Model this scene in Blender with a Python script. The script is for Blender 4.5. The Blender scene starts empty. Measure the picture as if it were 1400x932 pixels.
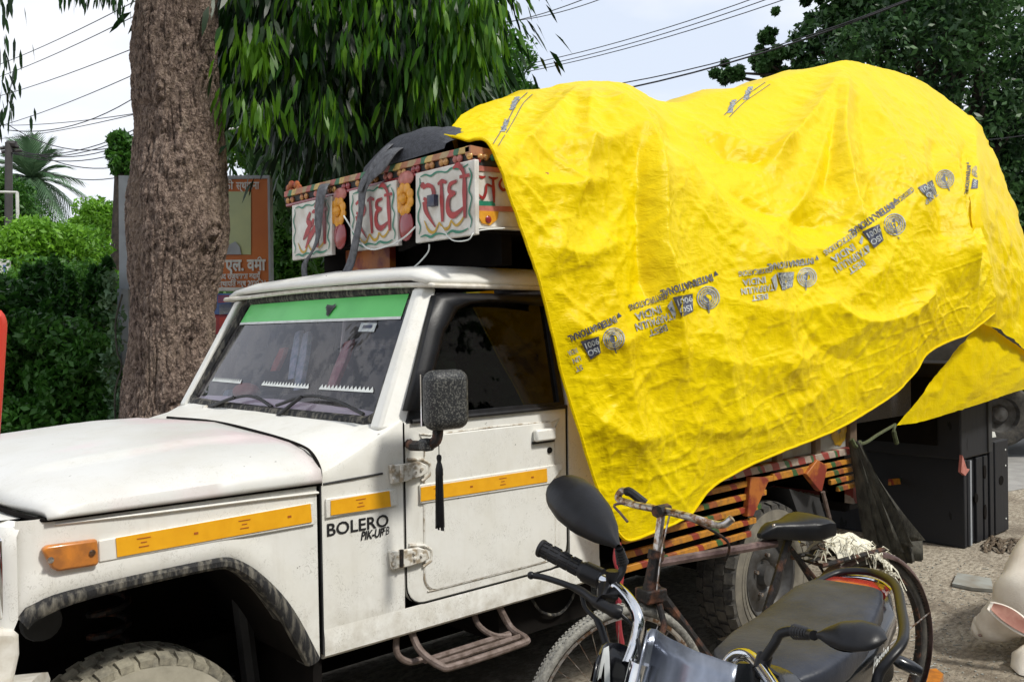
import bpy, math, random
import numpy as np
from mathutils import Vector, Matrix
from mathutils.bvhtree import BVHTree
random.seed(7); RNG = np.random.default_rng(7)
PI = math.pi; rad = math.radians
SC = bpy.context.scene; COL = SC.collection

# ---------------------------------------------------------------- camera
F_PX, CX, CY = 1240.0, 700.0, 466.0
_x = np.array([2070-CX, 429-CY, F_PX]); _x /= np.linalg.norm(_x)
_y = np.array([-422-CX, 470-CY, F_PX]); _y /= np.linalg.norm(_y); _y -= _x*_x.dot(_y); _y /= np.linalg.norm(_y)
_z = np.cross(_x, _y); _z = -_z if _z[1] > 0 else _z
RM = np.stack([_x, _y, _z]); CAM = np.array([0, -2.43, 1.58])
def ray(px, py): return RM @ np.array([px-CX, py-CY, F_PX], float)
def PY(px, py, y):                       # point of the photo on the upright plane at this y
    d = ray(px, py); return CAM + d*(y-CAM[1])/d[1]
def PX(px, py, x):
    d = ray(px, py); return CAM + d*(x-CAM[0])/d[0]
def PZ(px, py, z=0):
    d = ray(px, py); return CAM + d*(z-CAM[2])/d[2]
def PD(px, py, depth): return CAM + ray(px, py)*depth/F_PX
cd = bpy.data.cameras.new('camera'); cam = bpy.data.objects.new('camera', cd); COL.objects.link(cam)
cd.sensor_width = 36; cd.lens = F_PX/1400*36; cd.clip_start = .02; cd.clip_end = 3000
r_, u_, f_ = RM[:, 0], -RM[:, 1], RM[:, 2]
cam.matrix_world = Matrix(((r_[0], u_[0], -f_[0], CAM[0]), (r_[1], u_[1], -f_[1], CAM[1]), (r_[2], u_[2], -f_[2], CAM[2]), (0, 0, 0, 1)))
SC.camera = cam
SC.view_settings.view_transform = 'Standard'; SC.view_settings.look = 'None'
SC.view_settings.exposure = 0.30; SC.view_settings.gamma = 1

# ---------------------------------------------------------------- sky and sun
SUN_DIR = Vector((.18, -.60, .78)).normalized()       # towards the sun
w = bpy.data.worlds.new('World'); SC.world = w; w.use_nodes = True
nt = w.node_tree; N = nt.nodes; L = nt.links; N.clear()
sky = N.new('ShaderNodeTexSky'); sky.sky_type = 'NISHITA'; sky.sun_disc = False
sky.sun_elevation = math.asin(SUN_DIR.z); sky.sun_rotation = math.atan2(SUN_DIR.x, SUN_DIR.y)
tc = N.new('ShaderNodeTexCoord'); mp = N.new('ShaderNodeMapping'); mp.inputs['Scale'].default_value = (1.6, 1.6, 4.2)
n1 = N.new('ShaderNodeTexNoise'); n1.inputs['Scale'].default_value = 1.5; n1.inputs['Detail'].default_value = 6; n1.inputs['Roughness'].default_value = .5
L.new(tc.outputs['Generated'], mp.inputs[0]); L.new(mp.outputs[0], n1.inputs['Vector'])
cr = N.new('ShaderNodeValToRGB'); L.new(n1.outputs['Fac'], cr.inputs[0])
cr.color_ramp.elements[0].position = .36; cr.color_ramp.elements[0].color = (.68, .75, .87, 1)
cr.color_ramp.elements[1].position = .60; cr.color_ramp.elements[1].color = (.93, .94, .97, 1)
sc_ = N.new('ShaderNodeVectorMath'); sc_.operation = 'SCALE'; sc_.inputs['Scale'].default_value = .09
L.new(sky.outputs[0], sc_.inputs[0])
mx = N.new('ShaderNodeMix'); mx.data_type = 'RGBA'; mx.inputs[0].default_value = .88
L.new(sc_.outputs[0], mx.inputs[6]); L.new(cr.outputs[0], mx.inputs[7])
bg = N.new('ShaderNodeBackground'); bg.inputs['Strength'].default_value = 1.0; L.new(mx.outputs[2], bg.inputs[0])
wo = N.new('ShaderNodeOutputWorld'); L.new(bg.outputs[0], wo.inputs[0])
sd = bpy.data.lights.new('sun', 'SUN'); sd.energy = 2.7; sd.angle = rad(7); sd.color = (1, .96, .88)
so = bpy.data.objects.new('sun', sd); COL.objects.link(so); so.rotation_euler = SUN_DIR.to_track_quat('Z', 'Y').to_euler(); so.location = (0, -3, 12)
SC.cycles.max_bounces = 7; SC.cycles.transparent_max_bounces = 12
SC.cycles.use_denoising = True

# ---------------------------------------------------------------- materials
def nodes(name):
    m = bpy.data.materials.new(name); m.use_nodes = True
    return m, m.node_tree.nodes, m.node_tree.links, m.node_tree.nodes['Principled BSDF']
def noise(N, L, scale, detail=4, rough=.55, coord='Object', stretch=None, dist=0):
    tc = N.new('ShaderNodeTexCoord'); n = N.new('ShaderNodeTexNoise')
    n.inputs['Scale'].default_value = scale; n.inputs['Detail'].default_value = detail; n.inputs['Roughness'].default_value = rough; n.inputs['Distortion'].default_value = dist
    src = tc.outputs[coord]
    if stretch:
        mp = N.new('ShaderNodeMapping'); mp.inputs['Scale'].default_value = stretch; L.new(src, mp.inputs[0]); src = mp.outputs[0]
    L.new(src, n.inputs['Vector']); return n
def ramp(N, L, src, stops, interp='LINEAR'):
    r = N.new('ShaderNodeValToRGB'); r.color_ramp.interpolation = interp; L.new(src, r.inputs[0])
    e = r.color_ramp.elements
    while len(e) < len(stops): e.new(.5)
    for k, (p, c) in enumerate(stops):
        e[k].position = p; e[k].color = (c[0], c[1], c[2], 1) if not isinstance(c, (int, float)) else (c, c, c, 1)
    return r
def mixc(N, L, fac, a, b, mode='MIX'):
    m = N.new('ShaderNodeMix'); m.data_type = 'RGBA'; m.blend_type = mode
    for s, v in ((0, fac), (6, a), (7, b)):
        if hasattr(v, 'default_value') or hasattr(v, 'links'): L.new(v, m.inputs[s])
        elif isinstance(v, (int, float)): m.inputs[s].default_value = v
        else: m.inputs[s].default_value = (*v, 1)
    return m.outputs[2]
def bump(N, L, b, h, strength=.3, dist=.01):
    bp = N.new('ShaderNodeBump'); bp.inputs['Strength'].default_value = strength; bp.inputs['Distance'].default_value = dist
    L.new(h, bp.inputs['Height']); L.new(bp.outputs[0], b.inputs['Normal']); return bp
def mat(name, c1, c2=None, scale=12, rough=.5, metal=0, bmp=0, bscale=None, coat=0, detail=5, stretch=None, lo=.35, hi=.65, spec=.5, rough2=None):
    m, N, L, b = nodes(name)
    b.inputs['Roughness'].default_value = rough; b.inputs['Metallic'].default_value = metal; b.inputs['Coat Weight'].default_value = coat
    b.inputs['Coat Roughness'].default_value = .12; b.inputs['Specular IOR Level'].default_value = spec
    if c2 is None: c2 = tuple(x*.8 for x in c1)
    n = noise(N, L, scale, detail, stretch=stretch); r = ramp(N, L, n.outputs['Fac'], [(lo, c2), (hi, c1)]); L.new(r.outputs[0], b.inputs['Base Color'])
    if rough2 is not None:
        r2 = ramp(N, L, n.outputs['Fac'], [(lo, rough2), (hi, rough)]); L.new(r2.outputs[0], b.inputs['Roughness'])
    if bmp:
        nb = noise(N, L, bscale or scale*3, 6, .6, stretch=stretch); bump(N, L, b, nb.outputs['Fac'], bmp, .01)
    return m
def paint_mat(name, base, scr=.5, pink=False):
    """old white car paint: low dirt film, thin curly scratches, spots of grime"""
    m, N, L, b = nodes(name); b.inputs['Roughness'].default_value = .42; b.inputs['Coat Weight'].default_value = .12; b.inputs['Coat Roughness'].default_value = .2
    d = noise(N, L, 3.2, 8, .65); c = mixc(N, L, ramp(N, L, d.outputs['Fac'], [(.45, 0), (.75, .5)]).outputs[0], base, tuple(x*y for x, y in zip(base, (.82, .79, .7))))
    # short scratches: thin level lines of a distorted noise, only in patches
    s = noise(N, L, 40, 1, .4, dist=2.8, stretch=(1, 1, .7)); line = ramp(N, L, s.outputs['Fac'], [(.474, 0), (.492, 1), (.508, 1), (.526, 0)])
    p = noise(N, L, 9, 3, .6); pm = ramp(N, L, p.outputs['Fac'], [(.46, 0), (.56, scr)])
    mul = N.new('ShaderNodeMath'); mul.operation = 'MULTIPLY'; L.new(line.outputs[0], mul.inputs[0]); L.new(pm.outputs[0], mul.inputs[1])
    # more wear low on the body
    g = N.new('ShaderNodeNewGeometry'); sp = N.new('ShaderNodeSeparateXYZ'); L.new(g.outputs['Position'], sp.inputs[0])
    mr = N.new('ShaderNodeMapRange'); mr.inputs[1].default_value = .6; mr.inputs[2].default_value = 1.25; mr.inputs[3].default_value = 1; mr.inputs[4].default_value = .35; L.new(sp.outputs['Z'], mr.inputs[0])
    mu2 = N.new('ShaderNodeMath'); mu2.operation = 'MULTIPLY'; L.new(mul.outputs[0], mu2.inputs[0]); L.new(mr.outputs[0], mu2.inputs[1])
    c = mixc(N, L, mu2.outputs[0], c, (.30, .28, .23))
    sp2 = noise(N, L, 38, 2, .5); dots = ramp(N, L, sp2.outputs['Fac'], [(.755, 0), (.775, .8)]); c = mixc(N, L, dots.outputs[0], c, (.10, .08, .06))
    st = noise(N, L, 7, 6, .65, stretch=(2.2, 2.2, .35)); c = mixc(N, L, ramp(N, L, st.outputs['Fac'], [(.54, 0), (.74, .22)]).outputs[0], c, (.46, .42, .34))
    mud = noise(N, L, 14, 6, .7); 
    mr2 = N.new('ShaderNodeMapRange'); mr2.inputs[1].default_value = .56; mr2.inputs[2].default_value = .82; mr2.inputs[3].default_value = .75; mr2.inputs[4].default_value = 0; L.new(sp.outputs['Z'], mr2.inputs[0])
    mm = N.new('ShaderNodeMath'); mm.operation = 'MULTIPLY'; L.new(mr2.outputs[0], mm.inputs[0]); L.new(ramp(N, L, mud.outputs['Fac'], [(.4, 0), (.65, 1)]).outputs[0], mm.inputs[1])
    c = mixc(N, L, mm.outputs[0], c, (.42, .38, .30))
    if pink:                               # rubbed-in coloured powder on the bonnet
        pn = noise(N, L, 2.6, 3, .5, stretch=(1, .8, 1)); c = mixc(N, L, ramp(N, L, pn.outputs['Fac'], [(.54, 0), (.70, .22)]).outputs[0], c, (.88, .42, .56))
    L.new(c, b.inputs['Base Color'])
    bn = noise(N, L, 5, 4, .55); bump(N, L, b, bn.outputs['Fac'], .22, .02)
    return m
M = {}
M['white'] = paint_mat('white_paint', (.79, .785, .74), .55); M['bonnet'] = paint_mat('bonnet_paint', (.66, .66, .635), .6, True)
M['white2'] = mat('white_trim', (.72, .70, .64), (.52, .48, .40), 22, .45)
M['hinge'] = mat('hinge_metal', (.70, .68, .62), (.34, .28, .2), 40, .5, lo=.4, hi=.55)
M['rubber'] = mat('black_rubber', (.018, .018, .020), (.008, .008, .009), 20, .45, bmp=.15, spec=.35)
M['rubber_dusty'] = mat('dusty_rubber', (.20, .185, .15), (.012, .012, .013), 60, .75, bmp=.5, stretch=(1, 1, .25), lo=.46, hi=.72)
M['plastic'] = mat('black_plastic', (.009, .0095, .012), (.006, .006, .007), 30, .38, bmp=.05, bscale=120, spec=.3)
M['mirrorback'] = mat('speckled_mirror_back', (.13, .13, .12), (.022, .023, .025), 190, .45, lo=.50, hi=.62, bmp=.1, spec=.35)
M['black'] = mat('dark_underbody', (.006, .0055, .005), (.012, .010, .009), 6, .95, spec=.1)
M['dark'] = mat('dark_grey', (.04, .04, .042), (.02, .02, .02), 9, .7)
M['shadowfab'] = mat('seat_fabric', (.05, .04, .045), (.02, .018, .02), 14, .9)
M['strip'] = mat('amber_reflective_tape', (.86, .43, .015), (.80, .38, .012), 30, .35)
M['amber'] = mat('amber_lens', (.62, .22, .03), (.36, .13, .03), 26, .3, coat=.4)
M['red_ink'] = mat('red_ink', (.45, .12, .02), None, 50, .5)
M['ink'] = mat('black_ink', (.02, .02, .022), None, 30, .4)
M['green'] = mat('green_band', (.13, .62, .15), (.10, .52, .12), 4, .4)
M['whitestrip'] = mat('white_tape', (.75, .78, .75), None, 20, .5)
M['chrome'] = mat('chrome', (.75, .76, .78), (.55, .56, .58), 20, .1, 1)
M['oldchrome'] = mat('pitted_chrome', (.62, .60, .58), (.26, .15, .09), 45, .28, .85, lo=.42, hi=.56)
M['rust'] = mat('rusty_steel', (.18, .07, .035), (.012, .010, .010), 22, .65, .1, bmp=.5, lo=.50, hi=.72)
M['rustpaint'] = mat('worn_maroon_tube', (.22, .15, .14), (.045, .022, .02), 12, .4, .2, bmp=.2)
M['steel'] = mat('wheel_steel', (.10, .10, .10), (.045, .04, .035), 14, .55, .4)
M['tube'] = mat('step_tube', (.22, .17, .15), (.10, .07, .055), 30, .6, .2, bmp=.3)
def tyre_mat(name, mudcol, amt):
    m, N, L, b = nodes(name); b.inputs['Roughness'].default_value = .85
    n = noise(N, L, 9, 8, .75); c = mixc(N, L, ramp(N, L, n.outputs['Fac'], [(.5-amt*.25, 0), (.62, amt)]).outputs[0], (.022, .022, .024), mudcol)
    L.new(c, b.inputs['Base Color']); n2 = noise(N, L, 60, 5, .7); bump(N, L, b, n2.outputs['Fac'], .5, .006); return m
M['tyre_mud'] = tyre_mat('muddy_tyre', (.40, .37, .28), .95); M['tyre'] = tyre_mat('dusty_tyre', (.17, .155, .125), .5)
M['sidewall'] = mat('muddy_sidewall', (.44, .41, .33), (.30, .28, .22), 10, .9, bmp=.3)
M['sidewall2'] = mat('dusty_sidewall', (.21, .19, .15), (.12, .11, .09), 10, .9, bmp=.3)
M['cycle_tyre'] = mat('grey_cycle_tyre', (.34, .33, .29), (.17, .165, .15), 60, .85, bmp=.5)
def glass_mat(name, tint, rough=.03, spec=1.0):
    m = bpy.data.materials.new(name); m.use_nodes = True; N = m.node_tree.nodes; L = m.node_tree.links; N.clear()
    o = N.new('ShaderNodeOutputMaterial'); t = N.new('ShaderNodeBsdfTransparent'); t.inputs[0].default_value = (*tint, 1)
    g = N.new('ShaderNodeBsdfGlossy'); g.inputs['Roughness'].default_value = rough; g.inputs[0].default_value = (.95, .95, 1, 1)
    fr = N.new('ShaderNodeFresnel'); ge = N.new('ShaderNodeNewGeometry'); ma = N.new('ShaderNodeMapRange'); ma.inputs[3].default_value = 1.5; ma.inputs[4].default_value = 1/1.5; L.new(ge.outputs['Backfacing'], ma.inputs[0]); L.new(ma.outputs[0], fr.inputs[0])
    n = noise(N, L, 14, 8, .7); n_ = noise(N, L, 2.6, 4, .6); mm_ = N.new('ShaderNodeMath'); mm_.operation = 'ADD'; L.new(n.outputs['Fac'], mm_.inputs[0]); L.new(n_.outputs['Fac'], mm_.inputs[1]); dr = ramp(N, L, mm_.outputs[0], [(.95, 0), (1.0, .02)]) if rough < .02 else ramp(N, L, mm_.outputs[0], [(.92, .0), (1.08, .12)]); d = N.new('ShaderNodeBsdfDiffuse'); d.inputs[0].default_value = (.45, .43, .42, 1)  # patchy diffuse film: dust, plus a hazy reflection painted into the windscreen
    m1 = N.new('ShaderNodeMixShader'); L.new(fr.outputs[0], m1.inputs[0]); L.new(t.outputs[0], m1.inputs[1]); L.new(g.outputs[0], m1.inputs[2])
    m2 = N.new('ShaderNodeMixShader'); L.new(dr.outputs[0], m2.inputs[0]); L.new(m1.outputs[0], m2.inputs[1]); L.new(d.outputs[0], m2.inputs[2])
    L.new(m2.outputs[0], o.inputs[0]); return m
M['glass'] = glass_mat('windscreen_glass', (.58, .54, .64), .02); M['darkglass'] = glass_mat('tinted_window_glass', (.02, .021, .022), .012)
def tarp_mat(name, base, deep):
    m, N, L, b = nodes(name); b.inputs['Roughness'].default_value = .42; b.inputs['Specular IOR Level'].default_value = .16
    n = noise(N, L, 2.2, 6, .6); c = mixc(N, L, ramp(N, L, n.outputs['Fac'], [(.35, 0), (.7, .7)]).outputs[0], base, deep)
    L.new(c, b.inputs['Base Color'])
    # crumple: ridged noises at three sizes
    def ridge(scale, dist, st=None):
        nn = noise(N, L, scale, 3, .6, dist=dist, stretch=st)
        a = N.new('ShaderNodeMath'); a.operation = 'SUBTRACT'; a.inputs[1].default_value = .5; L.new(nn.outputs['Fac'], a.inputs[0])
        a2 = N.new('ShaderNodeMath'); a2.operation = 'ABSOLUTE'; L.new(a.outputs[0], a2.inputs[0]); return a2.outputs[0]
    r1, r2, r3 = ridge(6, .3, (1, 1, .5)), ridge(17, .5, (.6, 1, 1.8)), ridge(46, .5)
    s1 = N.new('ShaderNodeMath'); s1.operation = 'MULTIPLY_ADD'; s1.inputs[1].default_value = .5; L.new(r2, s1.inputs[0]); L.new(r1, s1.inputs[2])
    s2 = N.new('ShaderNodeMath'); s2.operation = 'MULTIPLY_ADD'; s2.inputs[1].default_value = .14; L.new(r3, s2.inputs[0]); L.new(s1.outputs[0], s2.inputs[2])
    bump(N, L, b, s2.outputs[0], .5, .026)
    tr = N.new('ShaderNodeBsdfTranslucent'); tr.inputs[0].default_value = (.95, .50, .01, 1)
    mixs = N.new('ShaderNodeMixShader'); mixs.inputs[0].default_value = .16
    o = N['Material Output']; L.new(b.outputs[0], mixs.inputs[1]); L.new(tr.outputs[0], mixs.inputs[2]); L.new(mixs.outputs[0], o.inputs[0]); return m
M['tarp'] = tarp_mat('yellow_tarpaulin', (.90, .70, .0), (.84, .60, .0))
M['print_dark'] = mat('navy_print', (.03, .04, .09), (.10, .10, .12), 30, .5); M['print_grey'] = mat('worn_grey_print', (.34, .36, .36), (.07, .09, .14), 70, .5, lo=.42, hi=.52)
M['print_lite'] = mat('faded_print', (.55, .58, .55), (.30, .33, .36), 50, .5)
def leaf_mat(name, a, b_, c, tl=.35, rough=.45):
    m, N, L, b = nodes(name); b.inputs['Roughness'].default_value = rough; b.inputs['Specular IOR Level'].default_value = .35
    g = N.new('ShaderNodeNewGeometry'); r = ramp(N, L, g.outputs['Random Per Island'], [(0, a), (.6, b_), (1, c)])
    nz = noise(N, L, .9, 3, .5); cc = mixc(N, L, ramp(N, L, nz.outputs['Fac'], [(.4, 0), (.62, .6)]).outputs[0], r.outputs[0], tuple(x*1.25 for x in c))
    L.new(cc, b.inputs['Base Color'])
    tr = N.new('ShaderNodeBsdfTranslucent'); L.new(cc, tr.inputs[0])
    ms = N.new('ShaderNodeMixShader'); ms.inputs[0].default_value = tl; o = N['Material Output']
    L.new(b.outputs[0], ms.inputs[1]); L.new(tr.outputs[0], ms.inputs[2]); L.new(ms.outputs[0], o.inputs[0]); return m
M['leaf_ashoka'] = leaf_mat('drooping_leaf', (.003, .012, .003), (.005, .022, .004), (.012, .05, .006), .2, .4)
M['leaf_lit'] = leaf_mat('sunlit_drooping_leaf', (.018, .075, .006), (.05, .16, .010), (.15, .33, .02), .45, .35)  # brighter copy of the drooping leaf, sunlight put into its colour
M['leaf_mid'] = leaf_mat('mid_leaf', (.02, .075, .012), (.04, .13, .018), (.07, .19, .02))
M['leaf_bright'] = leaf_mat('bright_leaf', (.04, .13, .012), (.09, .25, .018), (.18, .38, .03))
M['leaf_dark'] = leaf_mat('dark_leaf', (.010, .034, .012), (.022, .065, .02), (.06, .14, .035), .25)
M['leaf_hedge'] = leaf_mat('hedge_leaf', (.012, .05, .010), (.026, .095, .016), (.06, .18, .024), .3)
M['palm'] = leaf_mat('palm_leaf', (.04, .09, .04), (.07, .14, .07), (.11, .19, .10), .2)
def bark_mat():
    m, N, L, b = nodes('rough_bark'); b.inputs['Roughness'].default_value = .9
    a = noise(N, L, 40, 8, .75, stretch=(1, 1, .5), dist=.8); big = noise(N, L, 3.2, 5, .65)
    c = ramp(N, L, a.outputs['Fac'], [(.36, (.025, .016, .013)), (.47, (.155, .105, .082)), (.58, (.38, .285, .23))])
    cc = mixc(N, L, ramp(N, L, big.outputs['Fac'], [(.5, 0), (.68, .5)]).outputs[0], c.outputs[0], (.36, .27, .20))
    sp = noise(N, L, 11, 4, .6); cc = mixc(N, L, ramp(N, L, sp.outputs['Fac'], [(.64, 0), (.70, .5)]).outputs[0], cc, (.45, .36, .28))
    L.new(cc, b.inputs['Base Color']); v = N.new('ShaderNodeTexVoronoi'); v.feature = 'DISTANCE_TO_EDGE'; v.inputs['Scale'].default_value = 30
    tc = N.new('ShaderNodeTexCoord'); mp = N.new('ShaderNodeMapping'); mp.inputs['Scale'].default_value = (1, 1, .5); L.new(tc.outputs['Object'], mp.inputs[0])
    nd = noise(N, L, 12, 4, .6); ad = N.new('ShaderNodeVectorMath'); ad.operation = 'MULTIPLY_ADD'; ad.inputs[1].default_value = (.12,)*3; L.new(nd.outputs['Color'], ad.inputs[0]); L.new(mp.outputs[0], ad.inputs[2]); L.new(ad.outputs[0], v.inputs['Vector'])
    s = N.new('ShaderNodeMath'); s.operation = 'MULTIPLY_ADD'; s.inputs[1].default_value = 1.2; L.new(v.outputs['Distance'], s.inputs[0]); L.new(a.outputs['Fac'], s.inputs[2])
    bump(N, L, b, s.outputs[0], 1.0, .03); return m
M['bark'] = bark_mat(); M['bark2'] = mat('plain_bark', (.06, .045, .035), (.02, .016, .013), 18, .9, bmp=.6)
def ground_mat():
    m, N, L, b = nodes('dusty_ground'); b.inputs['Roughness'].default_value = .95
    a = noise(N, L, .9, 9, .75, dist=.8); f = noise(N, L, 22, 8, .75, stretch=(1, 1.8, 1)); s = noise(N, L, 90, 3, .6)
    c = ramp(N, L, a.outputs['Fac'], [(.38, (.19, .155, .115)), (.50, (.37, .325, .255)), (.62, (.50, .45, .36))]).outputs[0]
    c = mixc(N, L, ramp(N, L, f.outputs['Fac'], [(.42, .75), (.56, 0)]).outputs[0], c, (.13, .105, .075))
    c = mixc(N, L, ramp(N, L, s.outputs['Fac'], [(.66, 0), (.72, .6)]).outputs[0], c, (.46, .42, .34))
    L.new(c, b.inputs['Base Color']); bump(N, L, b, f.outputs['Fac'], .6, .03); return m
M['ground'] = ground_mat(); M['asphalt'] = mat('worn_asphalt', (.36, .355, .34), (.28, .275, .265), 6, .9, bmp=.3, bscale=80)
M['litter'] = mat('dry_litter', (.16, .12, .08), (.06, .045, .03), 30, .9)
M['panelwhite'] = mat('painted_board', (.74, .73, .68), (.56, .52, .45), 14, .45, bmp=.05)
M['redpaint'] = mat('red_brush_paint', (.42, .035, .03), (.25, .02, .02), 30, .4); M['greenpaint'] = mat('green_brush_paint', (.02, .22, .13), None, 30, .4)
M['yellowpaint'] = mat('ochre_brush_paint', (.55, .33, .02), None, 30, .4); M['maroon'] = mat('maroon_reflector', (.30, .03, .035), None, 30, .2, coat=.6)
M['pinkpl'] = mat('pink_petal', (.55, .20, .17), (.40, .13, .1), 30, .3); M['orangepl'] = mat('orange_flower', (.80, .38, .04), (.6, .25, .02), 30, .3)
M['bead'] = mat('brass_bead', (.62, .36, .12), (.30, .10, .05), 30, .25, .3)
def band_mat(name, cols, scale, axis='X', dirt=.4):
    """folk-painted wood: colour blocks along one axis"""
    m, N, L, b = nodes(name); b.inputs['Roughness'].default_value = .5
    g = N.new('ShaderNodeNewGeometry'); sp = N.new('ShaderNodeSeparateXYZ'); L.new(g.outputs['Position'], sp.inputs[0])
    nz = noise(N, L, 16, 3, .6); ad = N.new('ShaderNodeMath'); ad.operation = 'MULTIPLY_ADD'; ad.inputs[1].default_value = .05; L.new(nz.outputs['Fac'], ad.inputs[0]); L.new(sp.outputs[axis], ad.inputs[2])
    zz = N.new('ShaderNodeMath'); zz.operation = 'MULTIPLY_ADD'; zz.inputs[1].default_value = .55; L.new(sp.outputs['Z'], zz.inputs[0]); L.new(ad.outputs[0], zz.inputs[2])
    mu = N.new('ShaderNodeMath'); mu.operation = 'MULTIPLY'; mu.inputs[1].default_value = scale; L.new(zz.outputs[0], mu.inputs[0])
    fr = N.new('ShaderNodeMath'); fr.operation = 'FRACT'; L.new(mu.outputs[0], fr.inputs[0])
    r = ramp(N, L, fr.outputs[0], cols, 'CONSTANT'); d = noise(N, L, 30, 6, .7)
    c = mixc(N, L, ramp(N, L, d.outputs['Fac'], [(.45, 0), (.7, dirt)]).outputs[0], r.outputs[0], (.10, .05, .03))
    L.new(c, b.inputs['Base Color']); return m
M['slat'] = band_mat('painted_slat', [(0, (.52, .22, .02)), (.36, (.30, .04, .02)), (.48, (.52, .22, .02)), (.74, (.03, .11, .03)), (.84, (.35, .10, .03))], 2.6, dirt=.75)
M['rail'] = band_mat('painted_rail', [(0, (.40, .33, .27)), (.3, (.30, .05, .04)), (.55, (.42, .34, .28)), (.8, (.04, .13, .05)), (.9, (.28, .04, .03))], 4.2)
M['topband'] = band_mat('painted_crown_band', [(0, (.45, .20, .10)), (.25, (.60, .42, .14)), (.45, (.05, .18, .09)), (.62, (.45, .13, .10)), (.8, (.45, .33, .18))], 5.0, 'Y')
M['orangebd'] = mat('orange_painted_board', (.42, .13, .02), (.22, .03, .015), 12, .5, lo=.42, hi=.55)
M['wood'] = mat('old_wood', (.20, .14, .09), (.10, .065, .04), 14, .8, stretch=(1, 1, .2), bmp=.3)
M['sheetside'] = mat('grey_painted_side', (.34, .36, .34), (.24, .22, .18), 8, .6)
M['fabric_black'] = mat('black_bag_cloth', (.06, .064, .078), (.03, .032, .04), 60, .6, bmp=.5, bscale=90)
M['webbing'] = mat('grey_webbing', (.14, .145, .16), (.06, .062, .07), 50, .6, bmp=.4, bscale=200)
M['cream'] = mat('cream_fibre', (.82, .79, .66), (.60, .57, .45), 40, .9, bmp=.5)
M['sack'] = mat('grey_sacking', (.085, .082, .066), (.03, .028, .023), 26, .95, bmp=.5, stretch=(1, 1, .3))
M['rope'] = mat('green_rope', (.10, .12, .05), (.05, .06, .03), 80, .9)
M['speaker'] = mat('black_speaker_wood', (.004, .0042, .005), (.020, .021, .025), 9, .55, bmp=.2, stretch=(1, 1, .3), lo=.7, hi=.4, spec=.3)
M['cloth_grey'] = mat('silver_cowl', (.42, .45, .52), (.14, .155, .19), 9, .27, .75, coat=.3, stretch=(1, 1, .25))
M['bikeblack'] = mat('gloss_black', (.010, .011, .014), (.006, .006, .008), 12, .2, coat=.25, spec=.35)
M['seat'] = mat('worn_vinyl_seat', (.040, .045, .060), (.018, .021, .030), 7, .42, bmp=.22, bscale=45, spec=.25)
M['redlens'] = mat('red_lens', (.50, .05, .03), (.35, .03, .02), 20, .2, coat=.5)
M['whitedecal'] = mat('white_decal', (.75, .78, .78), None, 20, .4)
M['redthing'] = mat('red_paint', (.62, .055, .03), (.50, .04, .025), 5, .4)
M['signorange'] = mat('orange_sign_sheet', (.55, .15, .02), (.47, .12, .018), 3, .5); M['signgreen'] = mat('pale_green_picture', (.50, .55, .28), (.40, .46, .26), 4, .5)
M['signwhite'] = mat('sign_white', (.70, .70, .66), None, 20, .5); M['greypaint'] = mat('grey_painted_steel', (.36, .39, .42), (.28, .30, .33), 8, .5)
M['bluep'] = mat('blue_print', (.05, .10, .32), (.12, .2, .42), 9, .5); M['redp'] = mat('red_print', (.42, .05, .05), (.3, .03, .05), 9, .5)
M['wire'] = mat('wire', (.03, .03, .035), None, 5, .6); M['pole'] = mat('weathered_pole', (.06, .055, .055), None, 8, .7)
M['cow'] = mat('cow_hide', (.86, .81, .73), (.68, .61, .53), 7, .75, bmp=.25, bscale=160); M['cowpink'] = mat('pink_inner_ear', (.46, .25, .19), (.26, .10, .07), 9, .7)
M['nose'] = mat('cow_nose', (.45, .33, .28), (.2, .14, .12), 16, .5)
M['teal'] = mat('teal_plastic', (.12, .30, .30), (.5, .6, .6), 30, .3); M['orangecloth'] = mat('orange_cloth', (.50, .13, .06), None, 9, .7)

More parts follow.
